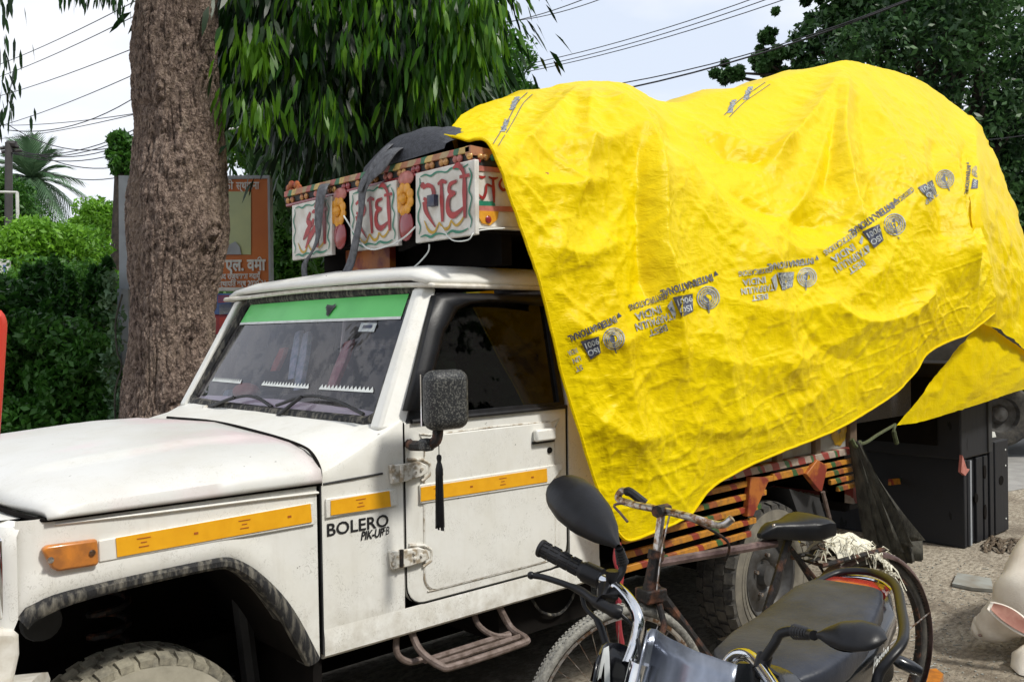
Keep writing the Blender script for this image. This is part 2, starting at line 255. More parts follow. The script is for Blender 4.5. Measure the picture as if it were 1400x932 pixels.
# ---------------------------------------------------------------- mesh helpers
def cr_spline(pts, n=6, closed=False):
    P = [np.array(p, float) for p in pts]; out = []; m = len(P)
    rng = range(m if closed else m-1)
    for i in rng:
        p0 = P[(i-1) % m] if closed or i > 0 else 2*P[0]-P[1]; p1 = P[i]; p2 = P[(i+1) % m]; p3 = P[(i+2) % m] if closed or i+2 < m else 2*P[-1]-P[-2]
        for k in range(n):
            t = k/n; out.append(.5*((2*p1)+(-p0+p2)*t+(2*p0-5*p1+4*p2-p3)*t*t+(-p0+3*p1-3*p2+p3)*t**3))
    if not closed: out.append(P[-1])
    return out
class MB:
    def __init__(s): s.v = []; s.f = []
    def add(s, v, f):
        b = len(s.v); s.v += [tuple(float(c) for c in p) for p in v]; s.f += [tuple(b+i for i in q) for q in f]; return s
    def box(s, lo, hi):
        (a, b, c), (d, e, g) = lo, hi
        return s.add([(a, b, c), (d, b, c), (d, e, c), (a, e, c), (a, b, g), (d, b, g), (d, e, g), (a, e, g)], [(0, 3, 2, 1), (4, 5, 6, 7), (0, 1, 5, 4), (1, 2, 6, 5), (2, 3, 7, 6), (3, 0, 4, 7)])
    def prism(s, poly, off):                # 3d polygon pushed along a vector
        P = [np.array(p, float) for p in poly]; o = np.array(off, float); n = len(P)
        return s.add(P+[p+o for p in P], [tuple(range(n)), tuple(range(2*n-1, n-1, -1))]+[(i, i+n, (i+1) % n+n, (i+1) % n) for i in range(n)])
    def xz(s, poly, y0, y1): return s.prism([(p[0], y0, p[1]) for p in poly], (0, y1-y0, 0))
    def tube(s, path, r, n=8, closed=False, flat=None):
        P = [np.array(p, float) for p in path]; m = len(P); R = r if hasattr(r, '__len__') else [r]*m
        up = np.array([0, 0, 1.]); V = []; prev = None
        for i in range(m):
            t = P[(i+1) % m]-P[i-1] if closed or 0 < i < m-1 else (P[1]-P[0] if i == 0 else P[-1]-P[-2])
            t = t/(np.linalg.norm(t)+1e-9)
            if prev is None: a = np.cross(t, up if abs(t[2]) < .9 else np.array([1., 0, 0]))
            else: a = prev-t*prev.dot(t)
            a /= np.linalg.norm(a)+1e-9; prev = a; b = np.cross(t, a)
            for k in range(n):
                q = 2*PI*k/n; V.append(P[i]+R[i]*(a*math.cos(q)+b*math.sin(q)*(flat or 1)))
        F = []
        for i in range(m if closed else m-1):
            for k in range(n): F.append((i*n+k, i*n+(k+1) % n, ((i+1) % m)*n+(k+1) % n, ((i+1) % m)*n+k))
        if not closed: F += [tuple(range(n-1, -1, -1)), tuple((m-1)*n+k for k in range(n))]
        return s.add(V, F)
    def lathe(s, prof, c, axis, n=32, a0=0, a1=2*PI):   # prof (radius, along axis)
        ax = np.array(axis, float); ax /= np.linalg.norm(ax); a = np.cross(ax, [0, 0, 1.] if abs(ax[2]) < .9 else [1., 0, 0]); a /= np.linalg.norm(a); b = np.cross(ax, a); c = np.array(c, float)
        full = abs(a1-a0-2*PI) < 1e-6; m = n if full else n+1; V = []
        for r, h in prof:
            for k in range(m):
                q = a0+(a1-a0)*k/n; V.append(c+ax*h+r*(a*math.cos(q)+b*math.sin(q)))
        F = [(i*m+k, i*m+(k+1) % m, (i+1)*m+(k+1) % m, (i+1)*m+k) for i in range(len(prof)-1) for k in range(n)]
        return s.add(V, F)
    def ell(s, c, r, mat3=None, nu=16, nv=10):
        V = []; F = []; Q = np.array(mat3) if mat3 is not None else np.eye(3); c = np.array(c, float)
        for i in range(nv+1):
            th = PI*i/nv
            for k in range(nu):
                ph = 2*PI*k/nu; V.append(c+Q@np.array([r[0]*math.sin(th)*math.cos(ph), r[1]*math.sin(th)*math.sin(ph), r[2]*math.cos(th)]))
        for i in range(nv):
            for k in range(nu): F.append((i*nu+k, (i+1)*nu+k, (i+1)*nu+(k+1) % nu, i*nu+(k+1) % nu))
        return s.add(V, F)
    def grid(s, G):
        G = np.asarray(G); m, n = G.shape[:2]
        return s.add(G.reshape(-1, 3), [(i*n+j, i*n+j+1, (i+1)*n+j+1, (i+1)*n+j) for i in range(m-1) for j in range(n-1)])
    def ribbon(s, pts, wd, O, U, V, smooth=4, lift=0):   # flat brush stroke in the plane O+U*a+V*b
        P = cr_spline(pts, smooth) if smooth and len(pts) > 2 else [np.array(p, float) for p in pts]
        O, U, V = (np.array(q, float) for q in (O, U, V)); m = len(P); W = np.interp(np.linspace(0, 1, m), np.linspace(0, 1, len(wd)), wd) if hasattr(wd, '__len__') else [wd]*m
        lu, lv = np.linalg.norm(U), np.linalg.norm(V); vv = []; O = O+np.cross(U, V)/(lu*lv)*lift
        for i in range(m):
            t = (P[min(i+1, m-1)]-P[max(i-1, 0)])*np.array([lu, lv]); t /= np.linalg.norm(t)+1e-9; nrm = np.array([-t[1]/lu, t[0]/lv])*W[i]*.5*lu
            for sg in (1, -1): q = P[i]+nrm*sg; vv.append(O+U*q[0]+V*q[1])
        return s.add(vv, [(2*i, 2*i+1, 2*i+3, 2*i+2) for i in range(m-1)])
WL = {}
def fin(name, me, m, parent, smooth, bevel, base):
    o = bpy.data.objects.new(name, me); COL.objects.link(o)
    if m is not None: me.materials.append(M[m] if isinstance(m, str) else m)
    if smooth: me.shade_smooth(); me.set_sharp_from_angle(angle=rad(38))
    if parent is not None:
        o.parent = parent; o.matrix_parent_inverse = Matrix.Translation(-WL.get(parent.name, Vector()))
        WL[o.name] = Vector()
    elif base is not None:
        b = Vector(base); me.transform(Matrix.Translation(-b)); o.location = b; WL[o.name] = b
    if bevel:
        bm_ = o.modifiers.new('bevel', 'BEVEL'); bm_.width = bevel; bm_.segments = 2; bm_.limit_method = 'ANGLE'; bm_.angle_limit = rad(40)
    return o
def part(name, mb, m, parent=None, smooth=True, bevel=0, base=None):
    me = bpy.data.meshes.new(name); me.from_pydata(mb.v, [], mb.f); me.update()
    if parent is None and base is None and mb.v:
        a = np.array(mb.v); base = (a[:, 0].mean(), a[:, 1].mean(), a[:, 2].min())
    return fin(name, me, m, parent, smooth, bevel, base)
def fast_mesh(name, V, F):                # numpy arrays, all faces with the same corner count
    me = bpy.data.meshes.new(name); n, k = F.shape
    me.vertices.add(len(V)); me.vertices.foreach_set('co', V.astype(np.float32).ravel())
    me.loops.add(n*k); me.loops.foreach_set('vertex_index', F.astype(np.int32).ravel())
    me.polygons.add(n); me.polygons.foreach_set('loop_start', np.arange(0, n*k, k, dtype=np.int32)); me.polygons.foreach_set('loop_total', np.full(n, k, np.int32))
    me.update(calc_edges=True); return me
def thing(name, label, cat, loc=(0, 0, 0), group=None):
    o = bpy.data.objects.new(name, None); COL.objects.link(o); o.location = loc; o.empty_display_size = .2; WL[o.name] = Vector(loc)
    return tag(o, label, cat, group)
def tag(o, label, cat, group=None):
    o['label'] = label; o['category'] = cat
    if group: o['group'] = group
    return o
def kind(o, k='structure'): o['kind'] = k; return o
def text_mesh(body, size=1.0, bold=0, shear=0, align='LEFT'):
    c = bpy.data.curves.new('t', 'FONT'); c.body = body; c.size = size; c.offset = bold; c.shear = shear; c.align_x = align; c.resolution_u = 3; c.fill_mode = 'FRONT'
    o = bpy.data.objects.new('t', c); COL.objects.link(o); dg = bpy.context.evaluated_depsgraph_get(); dg.update()
    me = bpy.data.meshes.new_from_object(o.evaluated_get(dg)); v = [tuple(q.co) for q in me.vertices]; f = [tuple(p.vertices) for p in me.polygons]
    bpy.data.objects.remove(o); bpy.data.curves.remove(c); bpy.data.meshes.remove(me); return v, f
def text_on(mb, body, O, U, V, size, **k):  # U, V unit directions
    v, f = text_mesh(body, size, **k); O, U, V = (np.array(q, float) for q in (O, U, V))
    mb.add([O+U*p[0]+V*p[1] for p in v], f); return mb
def hashn(ix, iy, iz): 
    h = np.sin(ix*127.1+iy*311.7+iz*74.7)*43758.5453; return h-np.floor(h)
def vnoise(P, f):
    Q = P*f; I = np.floor(Q); T = Q-I; T = T*T*(3-2*T); r = 0
    for a in (0, 1):
        for b in (0, 1):
            for c in (0, 1):
                wgt = (T[..., 0] if a else 1-T[..., 0])*(T[..., 1] if b else 1-T[..., 1])*(T[..., 2] if c else 1-T[..., 2]); r = r+wgt*hashn(I[..., 0]+a, I[..., 1]+b, I[..., 2]+c)
    return r
# ================================================================ ground
mb = MB(); mb.grid([[(x, y, 0) for y in (-400, -30, -8, 0, 8, 30, 400)] for x in (-400, -30, -8, 0, 8, 30, 400)])
kind(part('ground', mb, 'ground', smooth=False, base=(0, 0, 0)))
mb = MB(); q = [(8.3, .9), (30, -3.5), (90, -12), (90, 12), (30, 9), (11, 5.5), (9.2, 2.6)]; mb.add([(x, y, .004) for x, y in q], [tuple(range(len(q)))])
kind(part('road', mb, 'asphalt', smooth=False, base=(8, 0, 0)))

# ================================================================ pick-up truck
truck = thing('pickup_truck', 'old white pickup truck with orange side strips and painted wooden crown over its cab', 'pickup truck', (2.4, .8, 0))
def S2(px, py): p = PY(px, py, 0); return (p[0], p[2])
def lean(z): return max(0, z-1.29)*.19                  # the cab sides lean in above the belt line
def side(mb, poly, t=.02, y=0):                          # side-plane polygon of (x, z), leaning above the belt
    mb.prism([(x, y+lean(z), z) for x, z in poly], (0, t, 0)); return mb
def mirror_y(mb, yc=.835):                                # same panel on the far side
    m = MB(); m.v = [(v[0], 2*yc-v[1], v[2]) for v in mb.v]; m.f = [tuple(reversed(f)) for f in mb.f]; return m
# --- front wing with its wheel arch
arch = [S2(*q) for q in [(25, 846), (32, 836), (41, 828), (74, 812), (145, 794), (227, 776), (289, 763.5), (308, 761), (324, 764), (351, 779), (384, 810), (409, 845), (437, 898)]]
top = [S2(400, 669.5), S2(300, 684), S2(200, 697), S2(107, 707), S2(60, 709), S2(20, 700)]
def wing_y(x): return max(0, .62-x)**2*6 if x < .62 else 0
mb = MB(); A = [tuple(p) for p in cr_spline(arch, 3)]; rows = []
for x, z in A:
    zt = 1.127+.012*(1.4-x); rows.append([(x, wing_y(x)+(.006 if k == 0 else 0)-.012*math.exp(-((z+(zt-z)*k/6-(z+.02))/.03)**2), z+(zt-z)*k/6) for k in range(7)])
mb.grid(rows); front = MB()
fx = [(.40, 1.6), (.40, .9), (.405, .3), (.43, .12), (.50, .03), (.56, .006), (A[0][0], .002)]
zl = .80
wing = part('front_wing', mb, 'white', truck)
mb = MB()                                                 # nose corner between wing and headlamp
pr = [(A[0][0], .0), (.562, .004), (.548, .016), (.538, .04), (.533, .08)]
mb.grid([[(x, y, z) for z in np.linspace(A[0][1] if i == 0 else .872, 1.10, 6)]+[(x+.012, y+.012, 1.122), (x+.04, y+.03, 1.130)] for i, (x, y) in enumerate(pr)]); mb.grid([[(x0+.02*(t_ > 0), y0, 1.124+.004*t_) if t_ else (x0, y0, 1.09) for t_ in (0, .5, 1, 2)]+[(.68, y0, 1.128)] for x0, y0 in ((.533, .08), (.52, .3), (.51, .835), (.52, 1.37), (.535, 1.6))])
part('nose_corner', mb, 'white', truck)
fw = mirror_y(MB().grid(rows)); part('far_front_wing', fw, 'white', truck)
# raised shoulder line along the wing top
mb = MB(); mb.tube([(.66, .004, 1.118), (.9, -.001, 1.112), (1.2, -.001, 1.106), (1.395, -.001, 1.10)], .009, 8, flat=.5); part('wing_crease', mb, 'white', truck)
# black wheel-arch flare
mb = MB(); G = []
ari = [S2(*q) for q in [(40, 862), (46, 856), (56, 849), (103, 828), (186, 805), (264, 787), (297, 781), (312, 781), (331, 790), (355, 811), (380, 845), (400, 880), (418, 912)]]
sp = cr_spline(arch, 3); spi = cr_spline(ari, 3)
cxw, czw = .93, .45
for p, pi in zip(sp, spi): G.append([tuple(np.array([p[0], 0, p[1]])*(1-t)+np.array([pi[0], 0, pi[1]])*t+np.array([0, b, 0])) for t, b in ((-.04, .003), (.04, -.006), (.25, -.013), (.6, -.013), (.82, -.006), (.9, .01), (.9, .06))])
mb.grid(G); part('wheel_arch_flare', mb, 'rubber_dusty', truck)
# inner wheel house, dark
mb = MB(); G = []
for p in spi: G.append([(p[0], .012, p[1]+.01), (p[0], .55, p[1]+.01)])
mb.grid(G); mb.box((.40, .54, .3), (1.5, .57, 1.1)); mb.box((1.38, .02, .35), (1.41, .6, 1.0)); part('wheel_house', mb, 'black', truck)
# cowl side between bonnet and door
mb = MB(); zc = lambda x: 1.165+(x-1.405)*.42
side(mb, [(1.409, .603), (1.709, .597), (1.709, 1.124), (1.409, 1.124)]); part('cowl_side', mb, 'white', truck); part('far_cowl_side', mirror_y(mb), 'white', truck)
mb = MB(); mb.tube([(1.415, -.001, 1.123), (1.52, -.003, 1.127), (1.63, -.001, 1.130)], .0035, 6); part('cowl_seam', mb, 'dark', truck)
# cowl top, curving up to the windscreen
G = []
for x in np.linspace(1.409, 1.712, 12):
    zs = 1.150+.142*((x-1.409)/.303)**1.1; zt = 1.228+(x-1.409)*.21
    row = [(x, 0, 1.124), (x, -.0005, 1.135), (x, 0, zs-.010)]
    for y in (.004, .012, .028, .05, .08, .12, .18, .26, .4, .835, 1.27, 1.49, 1.58, 1.63, 1.658, 1.67):
        k = min(y, 1.67-y); s = min(1, k/.26); s = math.sin(s*PI/2)**.85; z = zs+(max(zt, zs+.02)-zs)*s+.012*(1-abs(y-.835)/.835); row.append((x, y, z))
    G.append(row)
mb = MB().grid(G); part('cowl_top', mb, 'white', truck)
# --- bonnet: crowned sheet with a rolled side
hy = [0, 0, .004, .014, .04, .07, .10, .15, .20, .28, .33, .35, .37, .40, .55, .835, 1.12, 1.27, 1.31, 1.34, 1.47, 1.57, 1.63, 1.656, 1.668, 1.67]
G = []
for i, x in enumerate(np.linspace(0, 1, 24)):
    row = []
    for j, y in enumerate(hy):
        k = min(y, 1.67-y); c = 1-abs(y-.835)/.835
        X1 = 1.402+.028*math.sin(c*PI/2)+.02*c; X0 = .585+.055*(1-min(1, k/.26))**1.6
        X = X0+(X1-X0)*x
        zb = 1.134-.004*x
        zt = 1.165+.063*min(1, x*1.35)+.02*c+.008*math.sin(min(1, c*1.6)*PI)*math.sin(x*PI) - .035*(max(0, .16-x)/.16)**1.5
        pr_ = float(np.interp(k, [0, .004, .014, .04, .10, .20, .33, .55, .835], [.012, .028, .036, .054, .072, .086, .093, .099, .108]))*(.50+.50*min(1, x*1.5)-.35*(max(0, .12-x)/.12)**1.5)
        up_ = min(1, max(0, (k-.33)/.045)); up_ = up_*up_*(3-2*up_); z = zb+(pr_ if j not in (0, len(hy)-1) else 0)+.012*up_*min(1, max(0, x-.06)*6)*min(1, max(0, .96-x)*12)
        if j in (0, len(hy)-1): z = zb
        row.append((X, y, z))
    G.append(row)
mb = MB().grid(G); bonnet = part('bonnet', mb, 'bonnet', truck)
bonnet.modifiers.new('thick', 'SOLIDIFY').thickness = .018
mb = MB(); mb.tube(cr_spline([(.578, .6, 1.145), (.583, .25, 1.142), (.60, .09, 1.138), (.626, .008, 1.134), (.66, -.003, 1.132), (.75, -.004, 1.131), (1.05, -.004, 1.129), (1.402, -.004, 1.126)], 5), .006, 6); part('bonnet_gap', mb, 'black', truck)
mb = MB(); mb.tube(cr_spline([(1.404, -.003, 1.12), (1.404, -.002, 1.17), (1.405, .05, 1.215), (1.414, .15, 1.232), (1.428, .4, 1.246), (1.45, .835, 1.256), (1.45, 1.3, 1.245)], 5), .005, 6); part('bonnet_rear_gap', mb, 'black', truck)
mb = MB(); mb.box((1.4035, -.0015, .605), (1.4075, .015, 1.12)); part('wing_gap', mb, 'dark', truck)
# front face: grille panel, headlamps, bumper
mb = MB(); mb.box((.42, .25, .82), (.50, 1.42, 1.10)); g_ = part('grille_panel', mb, 'white', truck, bevel=.01)
for k in range(6): mb = MB(); mb.box((.405, .5, .86+k*.036), (.425, 1.17, .876+k*.036)); part('grille_bar', mb, 'plastic', g_)
for yy in (.16, 1.51):
    mb = MB(); mb.prism([(.545 if yy < 1 else .46, yy-.14, .90), (.43, yy+.03, .90), (.43, yy+.14, .90), (.43, yy+.14, 1.10), (.43, yy+.03, 1.10), (.535 if yy < 1 else .46, yy-.14, 1.10)], (.05, 0, 0)); h = part('headlamp', mb, 'chrome', truck, bevel=.008)
    mb = MB(); mb.prism([(.53 if yy < 1 else .45, yy-.12, .92), (.425, yy+.03, .92), (.425, yy+.12, .92), (.425, yy+.12, 1.08), (.425, yy+.03, 1.08), (.52 if yy < 1 else .45, yy-.12, 1.08)], (.03, 0, 0)); part('lamp_glass', mb, 'chrome', h, bevel=.008)
mb = MB(); mb.tube(cr_spline([(.60, -.01, .70), (.50, .06, .70), (.40, .25, .70), (.36, .835, .70), (.40, 1.42, .70), (.50, 1.61, .70), (.6, 1.68, .70)], 4), .14, 12, flat=.35); bp = part('front_bumper', mb, 'white2', truck)
mb = MB(); pts = [PY(*q, -.01) for q in [(-40, 862), (20, 862), (27, 868), (28, 895), (20, 932), (12, 960), (-40, 960)]]; mb.prism(pts, (0, .06, 0)); part('bumper_end', mb, 'white2', truck, bevel=.012)
# side marker lamp and reflective strips
mb = MB(); mb.prism([PY(*q, -.001) for q in [(54, 749), (62, 744), (130, 735), (132, 768), (128, 771), (76, 779), (68, 775)]], (0, -.022, 0)); ml = part('side_marker_lamp', mb, 'amber', truck, bevel=.006)
for q in ((69, 765), (126, 755)): mb = MB(); mb.lathe([(0, 0), (.0075, 0), (.008, -.003), (0, -.005)], PY(*q, -.024), (0, 1, 0), 10); part('screw', mb, 'oldchrome', ml)
def strip(qs, off=-.012, backing=None):
    mb = MB()
    if backing: mb.prism([PY(*q, -.0) for q in backing], (0, -.008, 0)); bk = part('strip_backing', mb, 'white', truck, bevel=.003)
    mb = MB(); mb.prism([PY(*q, -.0085) for q in qs], (0, -.0025, 0)); s = part('reflective_strip', mb, 'strip', truck)
    P = [PY(*q, -.0118) for q in qs]; mb = MB(); nn = max(1, int((P[1][0]-P[0][0])/.13))
    for k in range(nn):
        u = (k+.5)/nn; cpt = P[0]*(1-u)/2+P[1]*u/2+P[3]*(1-u)/2+P[2]*u/2
        if k % 2 == 0:
            for r in range(3): ww = (.018, .008, .013)[r]; mb.box((cpt[0]-ww, -.0122, cpt[2]+.011-.011*r), (cpt[0]+ww, -.0117, cpt[2]+.0135-.011*r))
        else: mb.box((cpt[0]-.006, -.0122, cpt[2]-.003), (cpt[0]+.006, -.0117, cpt[2]+.003))
    part('strip_print', mb, 'red_ink', s); return s
strip([(158, 735), (424, 688), (426, 713), (160, 761)], backing=[(134, 738), (427, 686), (429, 716), (134, 768)])
strip([(452, 684), (532, 670.5), (534, 692), (452, 704)], backing=[(444, 681), (540, 668), (542, 690), (444, 708)])
strip([(575, 666), (747, 640), (748, 658), (575, 685)], backing=[(572, 662), (768, 633), (768, 640), (750, 661), (574, 688)])
# badge
P0 = PY(446, 733, -.002); U = np.array([1, 0, -.012]); V = np.array([.0, 0, 1])
mb = MB(); text_on(mb, 'BOLERO', P0, U*1.12, V, .054, bold=.001); text_on(mb, 'PIK-UP', PY(493, 738, -.002), U*.78, V, .037, bold=.0014, shear=.25); text_on(mb, 'FB', PY(522, 731.5, -.002), U*.74, V, .037, shear=.25)
part('badge_lettering', mb, 'ink', truck, smooth=False)
# rocker
mb = MB(); G = []
for x in (1.409, 1.9, 2.3, 2.645): G.append([(x, .0, .68), (x, -.004, .655), (x, -.004, .60), (x, .012, .588), (x, .06, .585), (x, .06, .66)])
mb.grid(G); mb.add([G[0][k] for k in range(6)], [(0, 1, 2, 3, 4, 5)]); mb.add([G[-1][k] for k in range(6)], [(5, 4, 3, 2, 1, 0)]); part('rocker_panel', mb, 'white', truck); part('far_rocker_panel', mirror_y(mb), 'white', truck)
# --- door
door_pts = [(1.717, 1.285)]+[(1.717, .78)]+[(1.717+.07*(1-math.cos(a)), .75-.07*math.sin(a)) for a in np.linspace(0, PI/2, 6)]+[(2.38+.09*math.sin(a), .68+.09*(1-math.cos(a))) for a in np.linspace(0, PI/2, 6)]+[(2.474, 1.285)]
def door_panel(front):
    mb = MB(); side(mb, door_pts, .03, .002); d = part('door' if front else 'far_door', mb if front else mirror_y(mb), 'white', truck, bevel=.006); return d
door = door_panel(True); door_panel(False)
mb = MB()                                                  # pressed field of the door
pf = [(1.80, 1.20), (1.79, .80)]+[(1.79+.05*(1-math.cos(a)), .765-.05*math.sin(a)) for a in np.linspace(0, PI/2, 5)]+[(2.33+.07*math.sin(a), .715+.07*(1-math.cos(a))) for a in np.linspace(0, PI/2, 5)]+[(2.405, 1.20), (2.39, 1.235), (1.83, 1.235)]
pc = cr_spline([(p[0], -.001, p[1]) for p in pf], 2, True)
mb.prism([(p[0], .004, p[1]) for p in pf], (0, -.0075, 0)); part('pressed_panel', mb, 'white', door, bevel=.0065)
mb = MB(); mb.tube([(p[0], .0005, p[2]) for p in pc], .0032, 5, True); part('panel_grime_line', mb, 'hinge', door)
mb = MB(); gp = [(p[0], .001, p[1]) for p in door_pts]; mb.tube([gp[0]]+gp[1:], .0026, 5); part('door_gap', mb, 'black', truck)
# handle, lock
p = PY(729, 590, 0); mb = MB(); mb.box((2.288, -.030, 1.170), (2.392, -.006, 1.214)); mb.box((2.30, -.01, 1.175), (2.38, .004, 1.205)); h = part('door_handle', mb, 'white', door, bevel=.007)
mb = MB(); mb.box((2.284, -.010, 1.160), (2.398, -.0045, 1.169)); part('handle_shade', mb, 'dark', h)  # dark strip standing in for the shade below the handle
mb = MB(); mb.lathe([(0, 0), (.011, 0), (.012, .006)], (2.375, -.009, 1.13), (0, 1, 0), 12); part('door_lock', mb, 'black', door)
# hinges
for (a, b), (c, d) in (((530, 637), (582, 655)), ((530, 754), (584, 775))):
    P = [PY(*q, -.004) for q in [(a, b-2), (a+22, b-4), (a+40, b-7), (c-3, b-3), (c, b+8), (c-10, b+14), (a+22, b+20), (a+3, b+24)]]
    mb = MB(); mb.prism(P, (0, -.016, 0)); h = part('door_hinge', mb, 'hinge', door, bevel=.004)
    for k, (dx, dy) in enumerate(((8, 6), (8, 17), (36, 1), (37, 9), (46, 4))): mb = MB(); mb.lathe([(0, -.008), (.005, -.007), (.0065, 0)], PY(a+dx, b+dy, -.02), (0, 1, 0), 8); part('bolt', mb, 'hinge', h)
    mb = MB(); mb.tube([PY(a+19, b-3, -.022), PY(a+19, b+20, -.022)], .007, 8); part('hinge_pin', mb, 'rust' if b > 700 else 'hinge', h)
    mb = MB(); mb.tube([PY(q[0], q[1], -.002) for q in [(c-25, b-9), (c-5, b-9), (c+5, b-3), (c+5, b+12), (c-6, b+20)]], .006, 6); part('hinge_dimple', mb, 'hinge', door)
# --- glass frame, side window (belt 1.29 .. 1.70)
def W3(x, z, dy=0): return (x, lean(z)+dy, z)
def xt(z, x0=1.735, x1=1.925): return x0+(x1-x0)*(z-1.28)/(1.725-1.28)
mb = MB()                                                # black frame of the window
outer = [(xt(1.285, 1.725), 1.285), (2.462, 1.285), (2.462, 1.715), (xt(1.715), 1.715)]; inner = [(xt(1.285, 1.80, 1.965), 1.305), (2.438, 1.305), (2.438, 1.685), (xt(1.685, 1.80, 1.965), 1.685)]
for k in range(4): a, b, c, d = outer[k], outer[(k+1) % 4], inner[(k+1) % 4], inner[k]; mb.prism([W3(*q, -.002) for q in (a, b, c, d)], (0, .03, 0))
wf = part('window_frame', mb, 'rubber', door); mb2 = mirror_y(mb); part('far_window_frame', mb2, 'rubber', truck)
mb = MB(); mb.add([W3(*q, .014) for q in inner], [(0, 1, 2, 3)]); part('window_glass', mb, 'darkglass', door, smooth=False); part('far_window_glass', mirror_y(mb), 'darkglass', truck, smooth=False)
mb = MB(); mb.tube([(1.745, -.004, 1.287), (2.468, -.004, 1.287)], .008, 8); part('window_sill_trim', mb, 'rubber', door)
# rain visor: broad dark band down the front edge and along the top
vo = [(1.712, 1.40-.045), (xt(1.72, 1.735, 1.915), 1.716), (2.44, 1.716)]; 
mb = MB()
G = []
path_o = [(1.715, 1.325), (1.775, 1.45), (1.84, 1.59), (1.895, 1.705), (1.95, 1.716), (2.1, 1.716), (2.25, 1.716), (2.42, 1.714)]
path_i = [(1.79, 1.325), (1.86, 1.47), (1.915, 1.58), (1.985, 1.655), (2.05, 1.676), (2.15, 1.684), (2.27, 1.680), (2.40, 1.668)]
for a, b in zip(path_o, path_i):
    r = []
    for k, (t, d) in enumerate(((0, -.002), (.08, -.022), (.35, -.034), (.7, -.036), (1, -.028))): x = a[0]+(b[0]-a[0])*t; z = a[1]+(b[1]-a[1])*t; r.append(W3(x, z, d))
    G.append(r)
mb.grid(G); v_ = part('rain_visor', mb, 'plastic', door); v_.modifiers.new('t', 'SOLIDIFY').thickness = .004
# pillars and back wall of the cab
def pillar(a, b, w1, w2):
    mb = MB(); (x0, y0, z0), (x1, y1, z1) = a, b
    mb.add([(x0-w1, y0+.03, z0), (x0+.045, y0, z0), (x0+.045, y0+.06, z0), (x0-w1, y0+.09, z0), (x1-w2, y1+.03, z1), (x1+.02, y1, z1), (x1+.02, y1+.05, z1), (x1-w2, y1+.08, z1)], [(0, 3, 2, 1), (4, 5, 6, 7), (0, 1, 5, 4), (1, 2, 6, 5), (2, 3, 7, 6), (3, 0, 4, 7)]); return mb
pm = pillar((1.69, -.002, 1.265), (1.905, .079, 1.735), .055, .03); part('windscreen_pillar', pm, 'white', truck, bevel=.012); part('far_windscreen_pillar', mirror_y(pm), 'white', truck, bevel=.012)
mb = MB(); side(mb, [(2.481, .66), (2.645, .66), (2.645, 1.29), (2.645, 1.735), (2.481, 1.735), (2.481, 1.29)], .03); part('rear_pillar', mb, 'white', truck); part('far_rear_pillar', mirror_y(mb), 'white', truck)
mb = MB(); mb.box((2.625, .03, .6), (2.645, 1.64, 1.30)); mb.box((2.625, .08, 1.30), (2.645, 1.59, 1.74)); part('cab_back', mb, 'white2', truck)
mb = MB(); mb.box((1.72, .035, .60), (2.62, 1.63, .66)); mb.box((1.66, .035, .66), (1.70, 1.63, 1.2)); part('cab_floor', mb, 'dark', truck)
# roof with gutter lip and brow over the windscreen
G = []
for i, x in enumerate(np.linspace(0, 1, 12)):
    row = []
    for j, y in enumerate(np.linspace(0, 1, 19)):
        c = 1-abs(2*y-1); Y = .070+y*1.53; X0 = 1.875-.045*math.sin(c*PI/2); X = X0+(2.66-X0)*x
        e = min(1, c/.16); f = min(1, x/.16); z = 1.742+.055*math.sin(e*PI/2)*math.sin((.25+.75*f)*PI/2)+.03*c*math.sin(min(1, x*2)*PI/2); row.append((X, Y, z))
    G.append(row)
mb = MB().grid(G); rf = part('cab_roof', mb, 'white', truck); so_ = rf.modifiers.new('t', 'SOLIDIFY'); so_.thickness = .022
mb = MB(); mb.tube(cr_spline([(2.65, .066, 1.738), (2.2, .066, 1.739), (1.93, .068, 1.739), (1.882, .085, 1.741), (1.862, .3, 1.748), (1.848, .835, 1.754), (1.862, 1.37, 1.748), (1.882, 1.585, 1.741), (2.65, 1.604, 1.738)], 5), .009, 8); part('roof_gutter', mb, 'white2', rf)
# windscreen
A_, B_, C_, D_ = np.array([1.668, .085, 1.283]), np.array([1.675, 1.59, 1.283]), np.array([1.925, 1.50, 1.735]), np.array([1.915, .165, 1.735])
def WS(u, v, off=0):                     # u across from the near side, v up; slightly bowed forward
    p = (A_*(1-u)+B_*u)*(1-v)+(D_*(1-u)+C_*u)*v; bow = .035*(1-(2*u-1)**2); n = np.array([-.875, 0, .48]); return p+n*off+np.array([-bow, 0, 0])
def ws_poly(mb, uv, off): mb.add([WS(u, v, off) for u, v in uv], [tuple(range(len(uv)))])
mb = MB().grid([[WS(u, v) for u in np.linspace(.02, .98, 17)] for v in np.linspace(.03, .97, 6)]); wsg = part('windscreen', mb, 'glass', truck)
mb = MB(); loop = [WS(u, .0) for u in np.linspace(.03, .97, 12)]+[WS(1, v) for v in np.linspace(.05, .95, 5)]+[WS(u, 1) for u in np.linspace(.97, .03, 12)]+[WS(0, v) for v in np.linspace(.95, .05, 5)]
mb.tube(loop, .021, 8, True); part('windscreen_rubber', mb, 'rubber_dusty', wsg)
gs = np.linspace(.035, .965, 14)
mb = MB(); mb.grid([[WS(u, v, .003) for u in gs] for v in (.775+.0, .955)]); part('green_sun_band', mb, 'green', wsg)
mb = MB(); mb.grid([[WS(u, v, .0035) for u in gs] for v in (.755, .777)]); part('white_band_edge', mb, 'whitestrip', wsg)
mb = MB(); mb.ribbon([(.42, .90), (.425, .82)], [.004, .008], WS(0, 0, .006), WS(1, 0)-WS(0, 0), WS(0, 1)-WS(0, 0), 0); part('band_mark', mb, 'ink', wsg); mb = MB()
